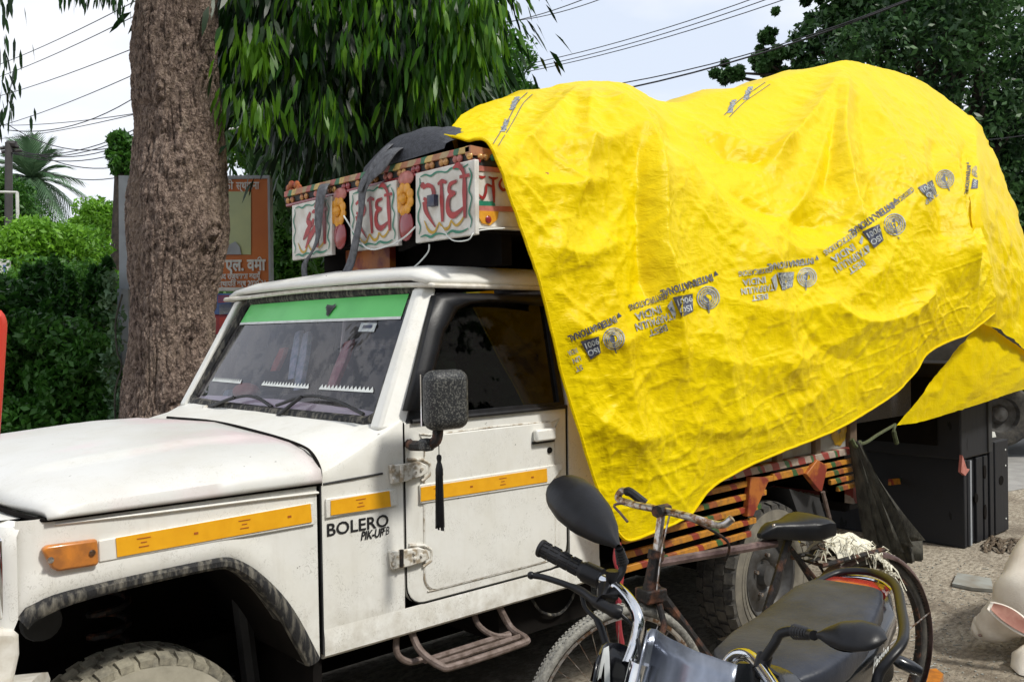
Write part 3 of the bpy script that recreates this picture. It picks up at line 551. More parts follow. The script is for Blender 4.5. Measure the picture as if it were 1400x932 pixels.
for k in range(4): mb.ribbon([(.36-.006*k, .885-.02*k), (.33, .875-.02*k), (.315+.01*k, .89-.02*k)], .012, WS(0, 0, .006)+np.array([-.034, 0, 0]), WS(1, 0)-WS(0, 0), WS(0, 1)-WS(0, 0))
part('band_mark', mb, 'ink', wsg)
for u0, u1 in ((.045, .265), (.315, .565), (.70, .92)):         # zigzag white tape
    mb = MB(); n = int((u1-u0)/.0155)
    for k in range(n):
        a = u0+(u1-u0)*k/n; b = u0+(u1-u0)*(k+1)/n; v0 = .205+.0*a
        ws_poly(mb, [(a, v0), (b, v0), (b, v0+.012), ((a+b)/2, v0+.042), (a, v0+.012)], .003)
    part('zigzag_tape', mb, 'whitestrip', wsg)
mb = MB(); ws_poly(mb, [(.125, .66), (.195, .665), (.195, .735), (.125, .73)], .003); st = part('permit_sticker', mb, 'print_lite', wsg)
mb = MB(); ws_poly(mb, [(.14, .69), (.18, .69), (.18, .715), (.14, .715)], .0045); part('sticker_mark', mb, 'print_dark', st)
# wipers
for (a, b, c) in (((368, 579), (412, 542), (497, 566)), ((281, 560), (320, 543), (372, 556))):
    p0 = PX(*a, 1.64); k0 = WS(.45, .02, .03)
    def onws(px, py, off):
        d = ray(px, py); n = np.array([-.875, 0, .48]); pl = WS(.5, .1)+n*off; t = (pl-CAM).dot(n)/d.dot(n); return CAM+d*t
    mb = MB(); mb.tube(cr_spline([onws(*a, .01), onws((a[0]+b[0])/2, (a[1]+b[1])/2-1, .03), onws(*b, .03)], 4), .007, 6); wp = part('wiper_arm', mb, 'rubber', truck)
    mb = MB(); mb.tube(cr_spline([onws(b[0]-34, b[1]+12, .016), onws(b[0]+8, b[1]-1, .022), onws((b[0]+c[0])/2+5, (b[1]+c[1])/2-6, .02), onws(*c, .012)], 5), .0065, 6); part('wiper_blade', mb, 'rubber', wp)
    mb = MB(); mb.lathe([(0, -.02), (.014, -.018), (.017, .01)], onws(*a, .012), (-.2, 0, -1), 10); part('wiper_pivot', mb, 'hinge', wp)
# interior
mb = MB(); mb.box((1.72, .06, 1.10), (1.92, 1.60, 1.27)); part('dashboard', mb, 'dark', truck, bevel=.03)
for y0 in (.12, .95):
    mb = MB(); mb.box((2.12, y0, .95), (2.58, y0+.56, 1.08)); mb.box((2.46, y0, 1.08), (2.60, y0+.56, 1.5)); mb.box((2.48, y0+.14, 1.52), (2.58, y0+.42, 1.66)); part('cab_seat', mb, 'shadowfab', truck, bevel=.04)
mb = MB(); mb.tube([np.array([1.98, 1.22, 1.25])+.18*(np.array([0, 1, 0])*math.cos(a)+np.array([.45, 0, .9])*math.sin(a)) for a in np.linspace(0, 2*PI, 24)[:-1]], .014, 6, True); part('steering_wheel', mb, 'plastic', truck)
mb = MB(); mb.ell((1.80, 1.30, 1.33), (.05, .09, .04)); part('dashboard_cloth', mb, 'orangecloth', truck)
for (u, v, ww, hh, mt, tl) in ((.60, .57, .05, .22, 'teal', .5), (.54, .52, .05, .26, 'teal', .45), (.69, .52, .05, .11, 'orangecloth', .0), (.33, .50, .055, .20, 'pinkpl', .02), (.93, .13, .05, .08, 'teal', 0), (.96, .10, .04, .05, 'yellowpaint', 0)):
    mb = MB(); c = WS(u, v, -.09); Ud = np.array([0, 1., 0]); Vd = np.array([.45, 0, .89]); 
    poly = [c+Ud*ww*a+Vd*hh*b*.5+Ud*tl*hh*b*.5 for a, b in ((-.5, -1), (.4, -1.05), (.55, -.3), (.45, .9), (-.3, 1), (-.6, .2))]; mb.prism(poly, (.02, 0, 0)); part('windscreen_ornament', mb, mt, truck)
# --- outside mirror
mr = MB(); Cm = PY(609, 546, -.20); mr.box((Cm[0]-.078, -.245, Cm[2]-.093), (Cm[0]+.072, -.165, Cm[2]+.093)); mi = part('door_mirror', mr, 'mirrorback', truck, bevel=.034); mi.modifiers['bevel'].segments = 5
mb = MB(); mb.box((Cm[0]-.067, -.166, Cm[2]-.08), (Cm[0]+.061, -.160, Cm[2]+.08)); part('mirror_glass', mb, 'chrome', mi)
mb = MB(); mb.tube(cr_spline([(Cm[0]-.03, -.20, Cm[2]-.085), (Cm[0]-.035, -.195, 1.245), (Cm[0]-.045, -.16, 1.228), (1.715, -.05, 1.215), (1.735, -.004, 1.215)], 4), .017, 8); part('mirror_arm', mb, 'rust', mi)
mb = MB(); mb.box((1.662, -.19, 1.212), (1.70, -.15, 1.25)); part('mirror_clamp', mb, 'mirrorback', mi, bevel=.008)
tas = MB(); T0 = np.array([1.706, -.20, 1.19]); tas.tube([T0+np.array([0, 0, .045]), T0], .0016, 5)
tas.lathe([(0, .012), (.007, .008), (.0085, 0), (.006, -.012), (.009, -.02), (.012, -.035), (.0125, -.052), (.010, -.06)], T0, (0, 0, 1), 12)
for k in range(26):
    a = k*2.4; r = .010*math.sqrt(k/26); tas.tube([T0+np.array([r*math.cos(a), r*math.sin(a), -.055]), T0+np.array([1.25*r*math.cos(a)+random.uniform(-.002, .002), 1.25*r*math.sin(a), -.205-random.uniform(0, .022)])], .0032, 5)
tag(part('hanging_tassel', tas, 'plastic'), 'black thread tassel hanging from the white truck door mirror', 'tassel')
# side step
z0 = .485; y0 = -.095
mb = MB(); st_ = [(1.75, .02, .60), (1.765, -.02, .53), (1.79, y0, .492), (1.84, y0-.01, .484), (2.10, y0-.01, .484), (2.155, y0, .492), (2.165, -.01, .53), (2.08, .03, .60)]
mb.tube(cr_spline([(1.76, .05, .60), (1.765, 0, .53), (1.79, -.08, .492), (1.84, -.10, .486), (2.12, -.10, .486), (2.165, -.085, .492), (2.17, 0, .51), (2.14, .04, .60)], 5), .0125, 8); stp = part('side_step', mb, 'tube', truck)
for dy in (.0, .05): mb = MB(); mb.tube([(1.78, -.055+dy, .492), (2.165, -.055+dy, .492)], .0105, 8); part('step_rung', mb, 'tube', stp)
mb = MB(); mb.tube(cr_spline([(1.72, .06, .60), (1.70, .04, .53), (1.74, .03, .49), (1.80, .02, .487)], 4), .011, 8); part('step_bracket', mb, 'tube', stp); mb = MB(); mb.tube(cr_spline([(2.06, .08, .60), (2.05, .04, .54), (2.09, .0, .50), (2.15, -.02, .49)], 4), .011, 8); part('step_bracket', mb, 'tube', stp)
# underbody, chassis, exhaust
mb = MB(); mb.box((.6, .40, .45), (5.3, .50, .60)); mb.box((.6, 1.17, .45), (5.3, 1.27, .60))
for x in (1.2, 2.6, 3.4, 4.4, 5.2): mb.box((x, .41, .48), (x+.08, 1.26, .56))
mb.box((.8, .6, .5), (1.5, 1.1, 1.0)); mb.box((2.2, .10, .42), (2.7, .42, .62)); mb.box((1.45, .15, .56), (5.2, 1.6, .59)); mb.box((1.3, 1.25, .02), (3.52, 1.3, .6)); mb.box((4.27, 1.3, .02), (5.2, 1.35, .6)); part('chassis_and_blockers', mb, 'black', truck)  # floor pan and far-side skirts added to keep light out from under the truck
# --- wheels
def wheel(x, yo, r, w, t_m, s_m, steer=0, tread=38, far=False):
    c = np.array([x, yo+w/2, r-.004]); sg = -1
    mb = MB(); H = w/2
    prof = [(r*.57, -H*.80), (r*.66, -H*1.0), (r*.80, -H*1.04), (r*.90, -H*1.0), (r*.955, -H*.88), (r*.97, -H*.6), (r*.975, 0), (r*.97, H*.6), (r*.955, H*.88), (r*.9, H), (r*.8, H*1.04), (r*.66, H), (r*.57, H*.8), (r*.57, -H*.8)]
    mb.lathe(prof, c, (0, 1, 0), 64); root = part('wheel', mb, t_m, truck)
    tb = MB()
    for k in range(tread):
        a = 2*PI*k/tread
        for (h0, h1, da, rr) in ((-1.0, -.62, 0, .94), (-.56, -.08, .5, .985), (.0, .5, .0, .985), (.56, 1.0, .5, .94)):
            a0 = a+da*2*PI/tread; wd = 2*PI/tread*.68
            pts = []
            for rr2 in (r*(rr-.03 if rr < .97 else .96), r*1.0):
                for hh in (h0, h1):
                    q = rr2 if abs(hh) < .9 else rr2-.012*(rr2 > r*.98)
                    for ang in (a0, a0+wd): 
                        sk = .12*(hh)*wd; pts.append(c+np.array([q*math.cos(ang+sk), hh*H, q*math.sin(ang+sk)]))
            tb.add(pts, [(0, 1, 3, 2), (4, 6, 7, 5), (0, 4, 5, 1), (2, 3, 7, 6), (0, 2, 6, 4), (1, 5, 7, 3)])
    tt = part('tyre_tread', tb, t_m, root, smooth=False); tt['kind'] = 'stuff'
    sb = MB(); s_ = -H*1.045
    sb.lathe([(r*.60, -H*.86), (r*.64, -H*1.0), (r*.66, s_), (r*.70, s_-.003), (r*.705, s_), (r*.75, s_-.001), (r*.755, s_-.005), (r*.77, s_-.005), (r*.775, s_-.001), (r*.86, s_+.002), (r*.90, -H*1.01)], c, (0, 1, 0), 64); part('tyre_sidewall', sb, s_m, root)
    rb = MB(); rb.lathe([(r*.60, -H*.80), (r*.585, -H*.92), (r*.56, -H*.88), (r*.53, -H*.5), (r*.50, -H*.42), (r*.40, -H*.50), (r*.34, -H*.62), (r*.25, -H*.58), (r*.21, -H*.44), (r*.16, -H*.44), (r*.14, -H*.8), (r*.08, -H*.86), (0, -H*.86)], c, (0, 1, 0), 40); rim = part('wheel_rim', rb, 'steel' if s_m != 'sidewall' else 'sidewall', root)
    for k in range(5):
        a = 2*PI*k/5+.3; nb = MB(); nb.lathe([(0, -.02), (.010, -.018), (.011, .01)], c+np.array([r*.28*math.cos(a), -H*.6, r*.28*math.sin(a)]), (0, 1, 0), 6); part('wheel_nut', nb, 'oldchrome', rim)
    return root
pw = PY(207, 870, .13)
wheel(.915, .14, .345, .19, 'tyre_mud', 'sidewall'); wheel(.915, 1.34, .345, .19, 'tyre_mud', 'sidewall')
wheel(3.895, .0, .362, .205, 'tyre', 'sidewall2', tread=30); wheel(3.895, 1.46, .362, .205, 'tyre', 'sidewall2', tread=30)
mb = MB(); mb.tube([(3.895, .1, .36), (3.895, 1.56, .36)], .05, 10); mb.ell((3.895, .83, .36), (.15, .15, .15)); part('rear_axle', mb, 'black', truck)
mb = MB(); mb.tube([(.925, .2, .36), (.925, 1.5, .36)], .04, 10); part('front_axle', mb, 'black', truck)
mb = MB(); mb.tube([np.array([.92+.055*math.cos(k*.7), .42+.055*math.sin(k*.7), .45+.0075*k]) for k in range(50)], .011, 6); part('suspension_spring', mb, 'rust', truck)
mb = MB(); mb.prism([(.62, .38, .42), (1.25, .38, .42), (1.3, .38, .47), (.6, .38, .47)], (0, .05, 0)); mb.tube([(1.32, .30, .40), (1.30, .34, .75), (1.22, .40, .95)], .03, 8); part('suspension_arm', mb, 'dark', truck)
mb = MB(); mb.lathe([(0, -.02), (.05, -.02), (.055, 0), (.03, .02)], (.70, .30, .80), (0, 1, 0), 16); part('horn', mb, 'dark', truck)

# --- load bed: painted wooden body
bed = MB(); bed.box((2.74, .0, .88), (4.70, 1.72, .95)); part('bed_floor', bed, 'wood', truck)
YS = -.035
def bpart(name, px_poly, m, t=.03, y=YS, par=truck, bev=.004):
    mb = MB(); mb.prism([PY(*q, y) for q in px_poly], (0, t, 0)); return part(name, mb, m, par, bevel=bev)
def slat(x0, x1, z, h=.036, m='slat', y=YS): mb = MB(); mb.box((x0, y, z), (x1, y+.02, z+h)); return part('slat', mb, m, truck, bevel=.003)
for z, a in ((.835, 2.76), (.775, 2.76), (.715, 2.76), (.655, 2.76), (.598, 2.76)):
    slat(a, 3.66+(z-.6)*.75 if z < .83 else 3.85, z, .027)
for z, b in ((.835, 4.28), (.79, 4.36), (.745, 4.42), (.70, 4.50)): slat(b-.02, 4.69, z, .027)
mb = MB(); mb.box((2.76, -.04, .885), (4.69, .0, .922)); part('top_rail', mb, 'rail', truck, bevel=.004)
slat(3.85, 4.24, .835, .034)
mb = MB(); mb.box((2.76, .0, .58), (2.80, .02, .88)); mb.box((3.64, .0, .58), (3.66, .02, .88)); mb.box((2.8, .0, .70), (3.64, .015, .71)); part('slat_frame', mb, 'black', truck)
bpart('arch_bracket', [(1047, 652), (1052, 656), (1030, 706), (1022, 706), (1027, 652)], 'orangebd', y=-.052)
bpart('arch_bracket', [(1103, 648), (1118, 628), (1132, 636), (1124, 672), (1120, 670)], 'orangebd', y=-.052)
mb = MB(); mb.tube([PY(1125, 672, -.03), PY(1136, 716, -.03)], .012, 6); part('mudflap_rod', mb, 'tube', truck)
mb = MB(); mb.prism([PY(*q, .02) for q in [(1079, 668), (1120, 680), (1130, 712), (1092, 705)]], (0, .25, 0)); part('mudflap', mb, 'dark', truck)
mb = MB(); G = [[(x, -.01, z), (x, .35, z)] for x, z in [(3.60, .60), (3.68, .70), (3.82, .80), (4.1, .82), (4.3, .80), (4.42, .70)]]; mb.grid(G); part('rear_wheel_house', mb, 'black', truck)
# upper side boards (under the sheet) with posts
for x0, x1 in ((2.76, 3.30), (3.34, 3.88), (3.93, 4.245), (4.305, 4.60)): mb = MB(); mb.box((x0, -.012, .923), (x1, .012, 1.35)); part('side_board', mb, 'sheetside', truck, bevel=.003)
for x in (3.30, 3.885, 4.248, 4.605, 2.74): mb = MB(); mb.box((x, -.036, .9), (x+.05 if x < 4.5 else x+.075, .016, 1.35)); part('side_post', mb, 'wood', truck, bevel=.004)
mb = MB()
c = PY(1147, 588, -.016)
for k in range(9): a = 2*PI*k/9; mb.ell(c+np.array([.05*math.cos(a), 0, .05*math.sin(a)]), (.035, .004, .035), nu=8, nv=5)
part('painted_flower', mb, 'yellowpaint', truck)
mb = MB(); mb.box((2.74, 1.70, .9), (4.70, 1.73, 1.75)); mb.box((2.70, .12, .88), (2.74, 1.72, 1.70)); part('far_board', mb, 'wood', truck)
# tail: floor frame with painted crossbar and lamp, open load space
mb = MB(); mb.box((4.70, .0, .60), (4.76, 1.70, .70)); part('tail_crossbar', mb, 'rail', truck)
mb = MB(); mb.box((4.72, .25, .80), (5.3, 1.3, .86)); mb.box((4.7, .05, .55), (4.9, .2, .9)); part('tail_step', mb, 'black', truck)
mb = MB(); mb.prism([PY(*q, .6) for q in [(1218, 655), (1243, 652), (1243, 660), (1218, 663)]], (0, .02, 0)); mb.prism([PY(*q, .55) for q in [(1255, 658), (1300, 647), (1301, 653), (1257, 664)]], (0, .03, 0)); part('tail_slat', mb, 'slat', truck)
mb = MB(); mb.box((5.02, .35, .74), (5.22, .55, .80)); part('tail_lamp', mb, 'panelwhite', truck, bevel=.01)
# cables under the cab
mb = MB(); mb.tube(cr_spline([(2.35, .1, .58), (2.4, .08, .50), (2.5, .08, .47), (2.6, .1, .52), (2.63, .12, .6)], 5), .006, 6); part('hanging_cable', mb, 'rubber_dusty', truck)
mb = MB(); mb.tube(cr_spline([PY(*q, -.12) for q in [(845, 742), (850, 775), (846, 815), (846, 855), (850, 880)]], 4), .012, 6); mb.tube(cr_spline([PY(*q, -.13) for q in [(842, 745), (840, 765), (848, 790)]], 4), .006, 6)
tag(part('red_wire_bundle', mb, 'redp'), 'red cord hanging below the tip of the yellow tarpaulin', 'cord')

# ================================================================ painted crown over the cab
XF = 2.03
crown = MB()
TL, TR = PX(390, 268, XF), PX(648, 200, XF)          # along the front, far and near
ztop, zbot, yn, yf_ = 2.30, 1.94, .0, 1.34
crown.box((XF+.02, .02, 1.94), (2.70, 1.32, 1.97)); crown.box((XF+.03, .03, 2.165), (2.24, 1.32, 2.195)); crown.box((2.3, .2, 1.97), (2.6, 1.32, 2.1)); crown.box((XF+.10, .05, 1.96), (XF+.12, 1.3, 2.22)); crown.box((XF+.04, .014, 1.93), (2.35, .03, 2.16))
crown.box((2.2, .05, 1.82), (2.25, 1.3, 1.94)); crown.box((2.6, .05, 1.76), (2.68, 1.3, 1.94))
cw = part('crown_box', crown, 'black', truck)
mb = MB(); mb.box((2.10, .62, 1.80), (2.13, .95, 1.935)); part('crown_underboard', mb, 'orangebd', cw)
def fp(px, py, dx=0): return PX(px, py, XF+dx)
def quad_front(name, q, m, t=.018, dx=0, par=cw, bev=.003): mb = MB(); mb.prism([fp(*a, dx) for a in q], (t, 0, 0)); return part(name, mb, m, par, bevel=bev)
quad_front('crown_top_band', [(388, 262), (642, 199), (642, 208), (388, 270)], 'topband', .04, -.02)
quad_front('crown_mid_band', [(388, 271), (643, 209), (646, 219), (390, 279)], 'dark', .03, -.01)
quad_front('crown_lower_rail', [(390, 279), (649, 217), (649, 221), (391, 283)], 'maroon', .03, -.018)
for k in range(27):                                    # brass beads in pairs
    t = (k//2*2+(k % 2)*.62)/26*1.0; p = fp(394+248*t, 274.5-61.0*t, -.016); mb = MB(); mb.ell(p, (.010, .014, .014), nu=10, nv=6); part('bead', mb, ['bead', 'bead', 'pinkpl', 'bead', 'maroon'][(k//2) % 5], cw)
# side band and panel
mb = MB(); mb.prism([(XF-.02, -.012, 2.19), (XF-.02, -.012, 2.222), (2.20, -.012, 2.215), (2.20, -.012, 2.185)], (0, .03, 0)); part('side_top_band', mb, 'topband', cw)
mb = MB(); mb.prism([PY(*q, -.008) for q in [(651, 210), (700, 214), (720, 230), (651, 226)]], (0, .02, 0)); part('side_mid_band', mb, 'dark', cw)
for k, px in enumerate((657, 664, 674, 681)): mb = MB(); mb.ell(PY(px, 214.5+k*.4, -.014), (.013, .010, .013), nu=10, nv=6); part('bead', mb, 'bead' if k < 2 else 'greenpaint', cw)
mb = MB(); mb.prism([PY(*q, -.006) for q in [(650, 226), (750, 236), (760, 312), (650, 309)]], (0, .02, 0)); jay = part('side_panel', mb, 'panelwhite', cw)
mb = MB(); mb.prism([PY(*q, -.010) for q in [(650, 226), (750, 236), (750, 242), (650, 233)]], (0, .01, 0)); mb.prism([PY(*q, -.010) for q in [(650, 281), (750, 284), (750, 291), (650, 288)]], (0, .01, 0)); part('panel_trim', mb, 'pinkpl', jay)
mb = MB(); pts = [PY(*q, -.012) for q in [(654, 288), (682, 289), (680, 300), (670, 308), (660, 305), (655, 297)]]; mb.prism(pts, (0, .006, 0)); part('painted_drop', mb, 'orangepl', jay); mb = MB(); mb.ell(PY(668, 300, -.014), (.014, .004, .014), nu=10, nv=6); part('drop_centre', mb, 'maroon', jay)
mb = MB(); mb.prism([PY(*q, -.02) for q in [(649, 309), (760, 313), (760, 316), (649, 312)]], (0, .03, 0)); part('side_lower_rail', mb, 'panelwhite', cw)
def strokes(O, U, V, par, name, m, L_): mb = MB(); [mb.ribbon(p, wd, O, U, V, 4, .0004*(k+1)) for k, (p, wd) in enumerate(L_)]; return part(name, mb, m, par, smooth=False)
# the side word (two letters visible before the sheet)
O = PY(651, 281, -.0085); U = PY(701, 283, -.0085)-O; V = np.array([0, 0, PY(651, 233, 0)[2]-O[2]])
strokes(O, U, V, jay, 'painted_letter', 'redpaint', [([(.06, .84), (.16, .80), (.26, .83)], [.03, .06, .03]), ([(.34, .82), (.48, .78), (.60, .82)], [.03, .06, .03]), ([(.46, .80), (.47, .45), (.48, .10)], [.06, .09, .04]), ([(.44, .55), (.28, .60), (.26, .40), (.18, .22), (.04, .34)], [.04, .05, .07, .07, .02]), ([(.70, .80), (.63, .62), (.72, .48), (.84, .50), (.93, .42)], [.04, .07, .07, .05, .04]), ([(.94, .82), (.945, .45), (.95, .10)], [.06, .09, .04]), ([(.80, .83), (1.02, .80)], .05)])
strokes(O, U, V, jay, 'painted_foliage', 'greenpaint', [([(.0, .7), (-.04, .45), (.02, .2), (-.02, .0)], [.05, .12, .10, .05]), ([(.05, .05), (.3, .0), (.5, .08)], [.14, .2, .1])])
# three white boards on the front
def board(q, words, par=cw):
    b = quad_front('white_sign_board', q, 'panelwhite', .02, -.035, par, .003)
    tl, tr, br, bl = [fp(*a, -.0365) for a in q]; O = bl; U = br-bl; V = ((tl-bl)+(tr-br))/2
    O = O+U*0; O = np.array(O)
    strokes(O, U, V, b, 'painted_word', 'redpaint', words)
    wav = lambda f, a0, b0, ph: [(.06+.0*f, y) for y in (0,)]
    gl = [[(.07+.025*math.sin(k*1.9), .12+.8*k/8) for k in range(9)], [(.93+.025*math.sin(k*2.1), .10+.8*k/8) for k in range(9)], [(.1+.8*k/9, .93+.02*math.sin(k*2.3)) for k in range(10)]]
    strokes(O-np.array([.001, 0, 0]), U, V, b, 'painted_border', 'greenpaint', [(g, [.012, .022, .015, .024, .012]) for g in gl]+[([(.1+.8*k/9, .075+.02*math.sin(k*2.3)) for k in range(10)], [.012, .03, .012, .03, .012])])
    strokes(O-np.array([.0006, 0, 0]), U, V, b, 'painted_scallop', 'yellowpaint', [([(.16, .30), (.24, .15), (.34, .12), (.42, .24)], [.01, .035, .03, .02]), ([(.42, .24), (.50, .14), (.58, .15), (.62, .24)], [.02, .035, .02]), ([(.62, .24), (.70, .16), (.78, .20), (.84, .28)], [.02, .03, .02])])
    mb = MB(); mb.box((fp(*q[1])[0]-.05, fp(*q[1])[1]-.004, fp(*q[2])[2]), (fp(*q[1])[0]-.015, fp(*q[1])[1]+.004, fp(*q[1])[2])); return b
radhe = [([(.14, .76), (.22, .79), (.31, .75)], [.03, .05, .04]), ([(.30, .76), (.33, .64), (.25, .56), (.15, .62)], [.05, .07, .07, .03]), ([(.17, .57), (.20, .42), (.36, .18)], [.08, .06, .015]), ([(.40, .77), (.47, .80), (.55, .77)], [.03, .05, .03]), ([(.46, .79), (.47, .55), (.48, .24)], [.04, .065, .04]),
         ([(.72, .76), (.61, .73), (.60, .64), (.70, .60)], [.03, .05, .055, .03]), ([(.70, .60), (.59, .55), (.58, .38), (.67, .30), (.83, .38)], [.03, .06, .07, .07, .03]), ([(.84, .84), (.845, .60), (.85, .24)], [.04, .07, .04]), ([(.66, .94), (.74, .97), (.81, .90), (.84, .82)], [.02, .06, .05, .04]), ([(.77, .80), (.93, .80)], .035)]
radhe3 = [([(.10+.012*i, .80+.03*(-1)**i), (.14+.012*i, .80-.02*(-1)**i)], .05) for i in range(0, 4, 2)]+radhe
shri = [([(.52, .80), (.60, .80)], .03)]+[([(.48, .80), (.42, .66), (.52, .58), (.56, .68)], [.05, .09, .08, .04]), ([(.50, .60), (.40, .46), (.30, .34)], [.07, .1, .03]), ([(.62, .52), (.48, .38), (.36, .18)], [.08, .09, .03]), ([(.64, .84), (.65, .55), (.66, .16)], [.06, .1, .05]), ([(.82, .84), (.83, .55), (.84, .20)], [.05, .09, .05]), ([(.82, .84), (.80, .96), (.66, .96), (.60, .86)], [.05, .08, .06, .02]), ([(.56, .80), (.90, .80)], .05)]
b3 = board([(568, 237), (649, 217.5), (649.5, 320.5), (568, 332.5)], radhe3)
b2 = board([(477, 261.5), (541, 246), (544.5, 335), (480, 344)], radhe)
b1 = board([(399, 281), (453, 268), (453.5, 348), (399.5, 356)], shri)
mb = MB(); mb.box((XF-.03, fp(605, 276)[1]-.02, 2.03), (XF-.055, fp(605, 276)[1]+.02, 2.07)); cl = part('cable_clip', mb, 'print_dark', b3)
# dark gaps: petals, flowers, reflectors
for (cx_, k) in ((464, 0), (554, 1)):
    quad_front('crown_gap_board', [(cx_-10, 266 if k == 0 else 244), (cx_+14, 262 if k == 0 else 240), (cx_+14, 334), (cx_-10, 344)], 'black', .02, .0)
    for (py, rx, rz, mt, nm) in ((266 if k == 0 else 244, .052, .036, 'pinkpl', 'petal_reflector'), (322 if k == 0 else 309, .050, .072, 'maroon', 'round_reflector')):
        mb = MB(); mb.ell(fp(cx_+1, py, -.02), (.012, rx*.95, rz*.8), nu=18, nv=8); part(nm, mb, mt, cw)
    c = fp(cx_-3, 289 if k == 0 else 272, -.03); f_ = MB(); f_.ell(c, (.016, .022, .022), nu=12, nv=6); fo = part('flower_centre', f_, 'orangepl', cw)
    for j in range(9): a = 2*PI*j/9; mb = MB(); mb.ell(c+np.array([.004, .042*math.cos(a), .042*math.sin(a)]), (.007, .022, .022), nu=10, nv=6); part('flower_petal', mb, 'orangepl', fo)
# small flower ornament at the far top corner
mb = MB()
for j in range(6): a = j*1.05; mb.ell(fp(402+7*math.cos(a), 258+6*math.sin(a), 0), (.012, .022, .02), nu=8, nv=5)
part('corner_ornament', mb, 'orangebd', cw)
# loose wires by the boards
mb = MB(); mb.tube(cr_spline([fp(568, 310, -.06), fp(552, 325, -.06), (fp(530, 336, -.06)), fp(500, 338, -.06), fp(470, 295, -.06)], 5), .0035, 5); mb.tube(cr_spline([fp(587, 334, -.05), fp(585, 345, -.05), fp(570, 362, -.05), fp(553, 374, .1)], 5), .003, 5)
mb.tube(cr_spline([fp(603, 310, -.05), fp(618, 328, -.05), fp(640, 328, -.05), fp(652, 316, -.02), PY(690, 312, -.03)], 5), .0025, 5); part('loose_wire', mb, 'whitestrip', cw)
# ================================================================ yellow tarpaulin
# control net: columns from the front edge to the rear; each column runs from the skyline
# (first) down to the hem (last). Every entry is a sight line of the photo and its distance y from the truck side
NET = [
 [(608, 187, .20), (640, 194, .08), (668, 201, -.03), (702, 290, -.06), (735, 388, -.08), (768, 515, -.09), (806, 640, -.10), (838, 718, -.11)],
 [(640, 153, .48), (668, 172, .25), (700, 205, .03), (738, 305, -.05), (770, 415, -.08), (800, 530, -.10), (838, 655, -.11), (858, 738, -.12)],
 [(690, 135, .62), (715, 160, .35), (740, 210, .08), (775, 310, -.04), (800, 420, -.08), (835, 535, -.10), (872, 655, -.12), (900, 723, -.12)],
 [(745, 122, .70), (765, 155, .40), (785, 210, .10), (812, 315, -.02), (838, 425, -.07), (872, 530, -.10), (910, 635, -.12), (942, 702, -.12)],
 [(800, 114, .75), (818, 150, .42), (835, 205, .12), (858, 310, .0), (880, 420, -.07), (912, 525, -.11), (945, 615, -.12), (970, 667, -.12)],
 [(852, 116, .78), (868, 155, .45), (880, 210, .12), (900, 310, -.01), (925, 415, -.08), (955, 510, -.11), (985, 595, -.12), (1005, 645, -.12)],
 [(900, 138, .80), (915, 175, .50), (930, 225, .18), (950, 315, .02), (975, 410, -.07), (1003, 500, -.11), (1030, 580, -.12), (1045, 626, -.12)],
 [(935, 139, .82), (958, 190, .52), (978, 245, .22), (1000, 330, .03), (1025, 415, -.07), (1050, 495, -.11), (1075, 565, -.12), (1090, 608, -.12)],
 [(985, 127, .84), (1008, 185, .54), (1028, 250, .24), (1050, 335, .04), (1072, 415, -.06), (1095, 485, -.10), (1118, 550, -.12), (1135, 590, -.12)],
 [(1040, 114, .84), (1060, 175, .54), (1078, 245, .24), (1098, 330, .04), (1118, 405, -.06), (1140, 470, -.10), (1163, 530, -.12), (1180, 565, -.12)],
 [(1100, 100, .82), (1113, 160, .50), (1125, 230, .20), (1143, 315, .02), (1162, 385, -.07), (1183, 445, -.11), (1205, 500, -.13), (1222, 537, -.13)],
 [(1152, 85, .78), (1162, 150, .44), (1170, 220, .14), (1185, 300, -.01), (1200, 365, -.09), (1218, 420, -.12), (1235, 470, -.14), (1250, 508, -.14)],
 [(1205, 94, .76), (1213, 155, .42), (1220, 220, .12), (1230, 290, -.03), (1240, 350, -.11), (1252, 400, -.14), (1261, 440, -.15), (1268, 482, -.15)],
 [(1255, 110, .72), (1262, 165, .38), (1266, 225, .08), (1273, 290, -.06), (1280, 345, -.13), (1286, 390, -.16), (1291, 428, -.17), (1295, 467, -.17)],
 [(1300, 140, .62), (1302, 190, .30), (1304, 245, .02), (1309, 300, -.09), (1313, 345, -.15), (1317, 385, -.18), (1321, 420, -.19), (1325, 454, -.19)],
 [(1332, 165, .46), (1334, 210, .18), (1338, 260, -.04), (1343, 305, -.12), (1348, 345, -.17), (1352, 375, -.20), (1356, 400, -.21), (1361, 426, -.21)],
]
NP_ = np.array([[PY(a, b, c) for a, b, c in col] for col in NET])      # (cols, rows, 3) world points
def dens(A, n):                                                        # Catmull-Rom along axis 0
    sh = A.shape; flat = A.reshape(sh[0], -1); out = np.array(cr_spline(list(flat), n)); return out.reshape((out.shape[0],)+sh[1:])
G1 = dens(NP_, 26); G1 = dens(G1.transpose(1, 0, 2), 40).transpose(1, 0, 2)      # fine grid
nu_, nv_ = G1.shape[:2]
Ucol = np.linspace(0, 1, nu_)[:, None]*np.ones((1, nv_)); Vrow = np.ones((nu_, 1))*np.linspace(0, 1, nv_)[None]
def normals(G):
    a = np.gradient(G, axis=0); b = np.gradient(G, axis=1); n = np.cross(b, a); n /= np.linalg.norm(n, axis=2, keepdims=True)+1e-9
    if n[nu_//2, nv_//2, 1] > 0: n = -n
    return n
NR = normals(G1)
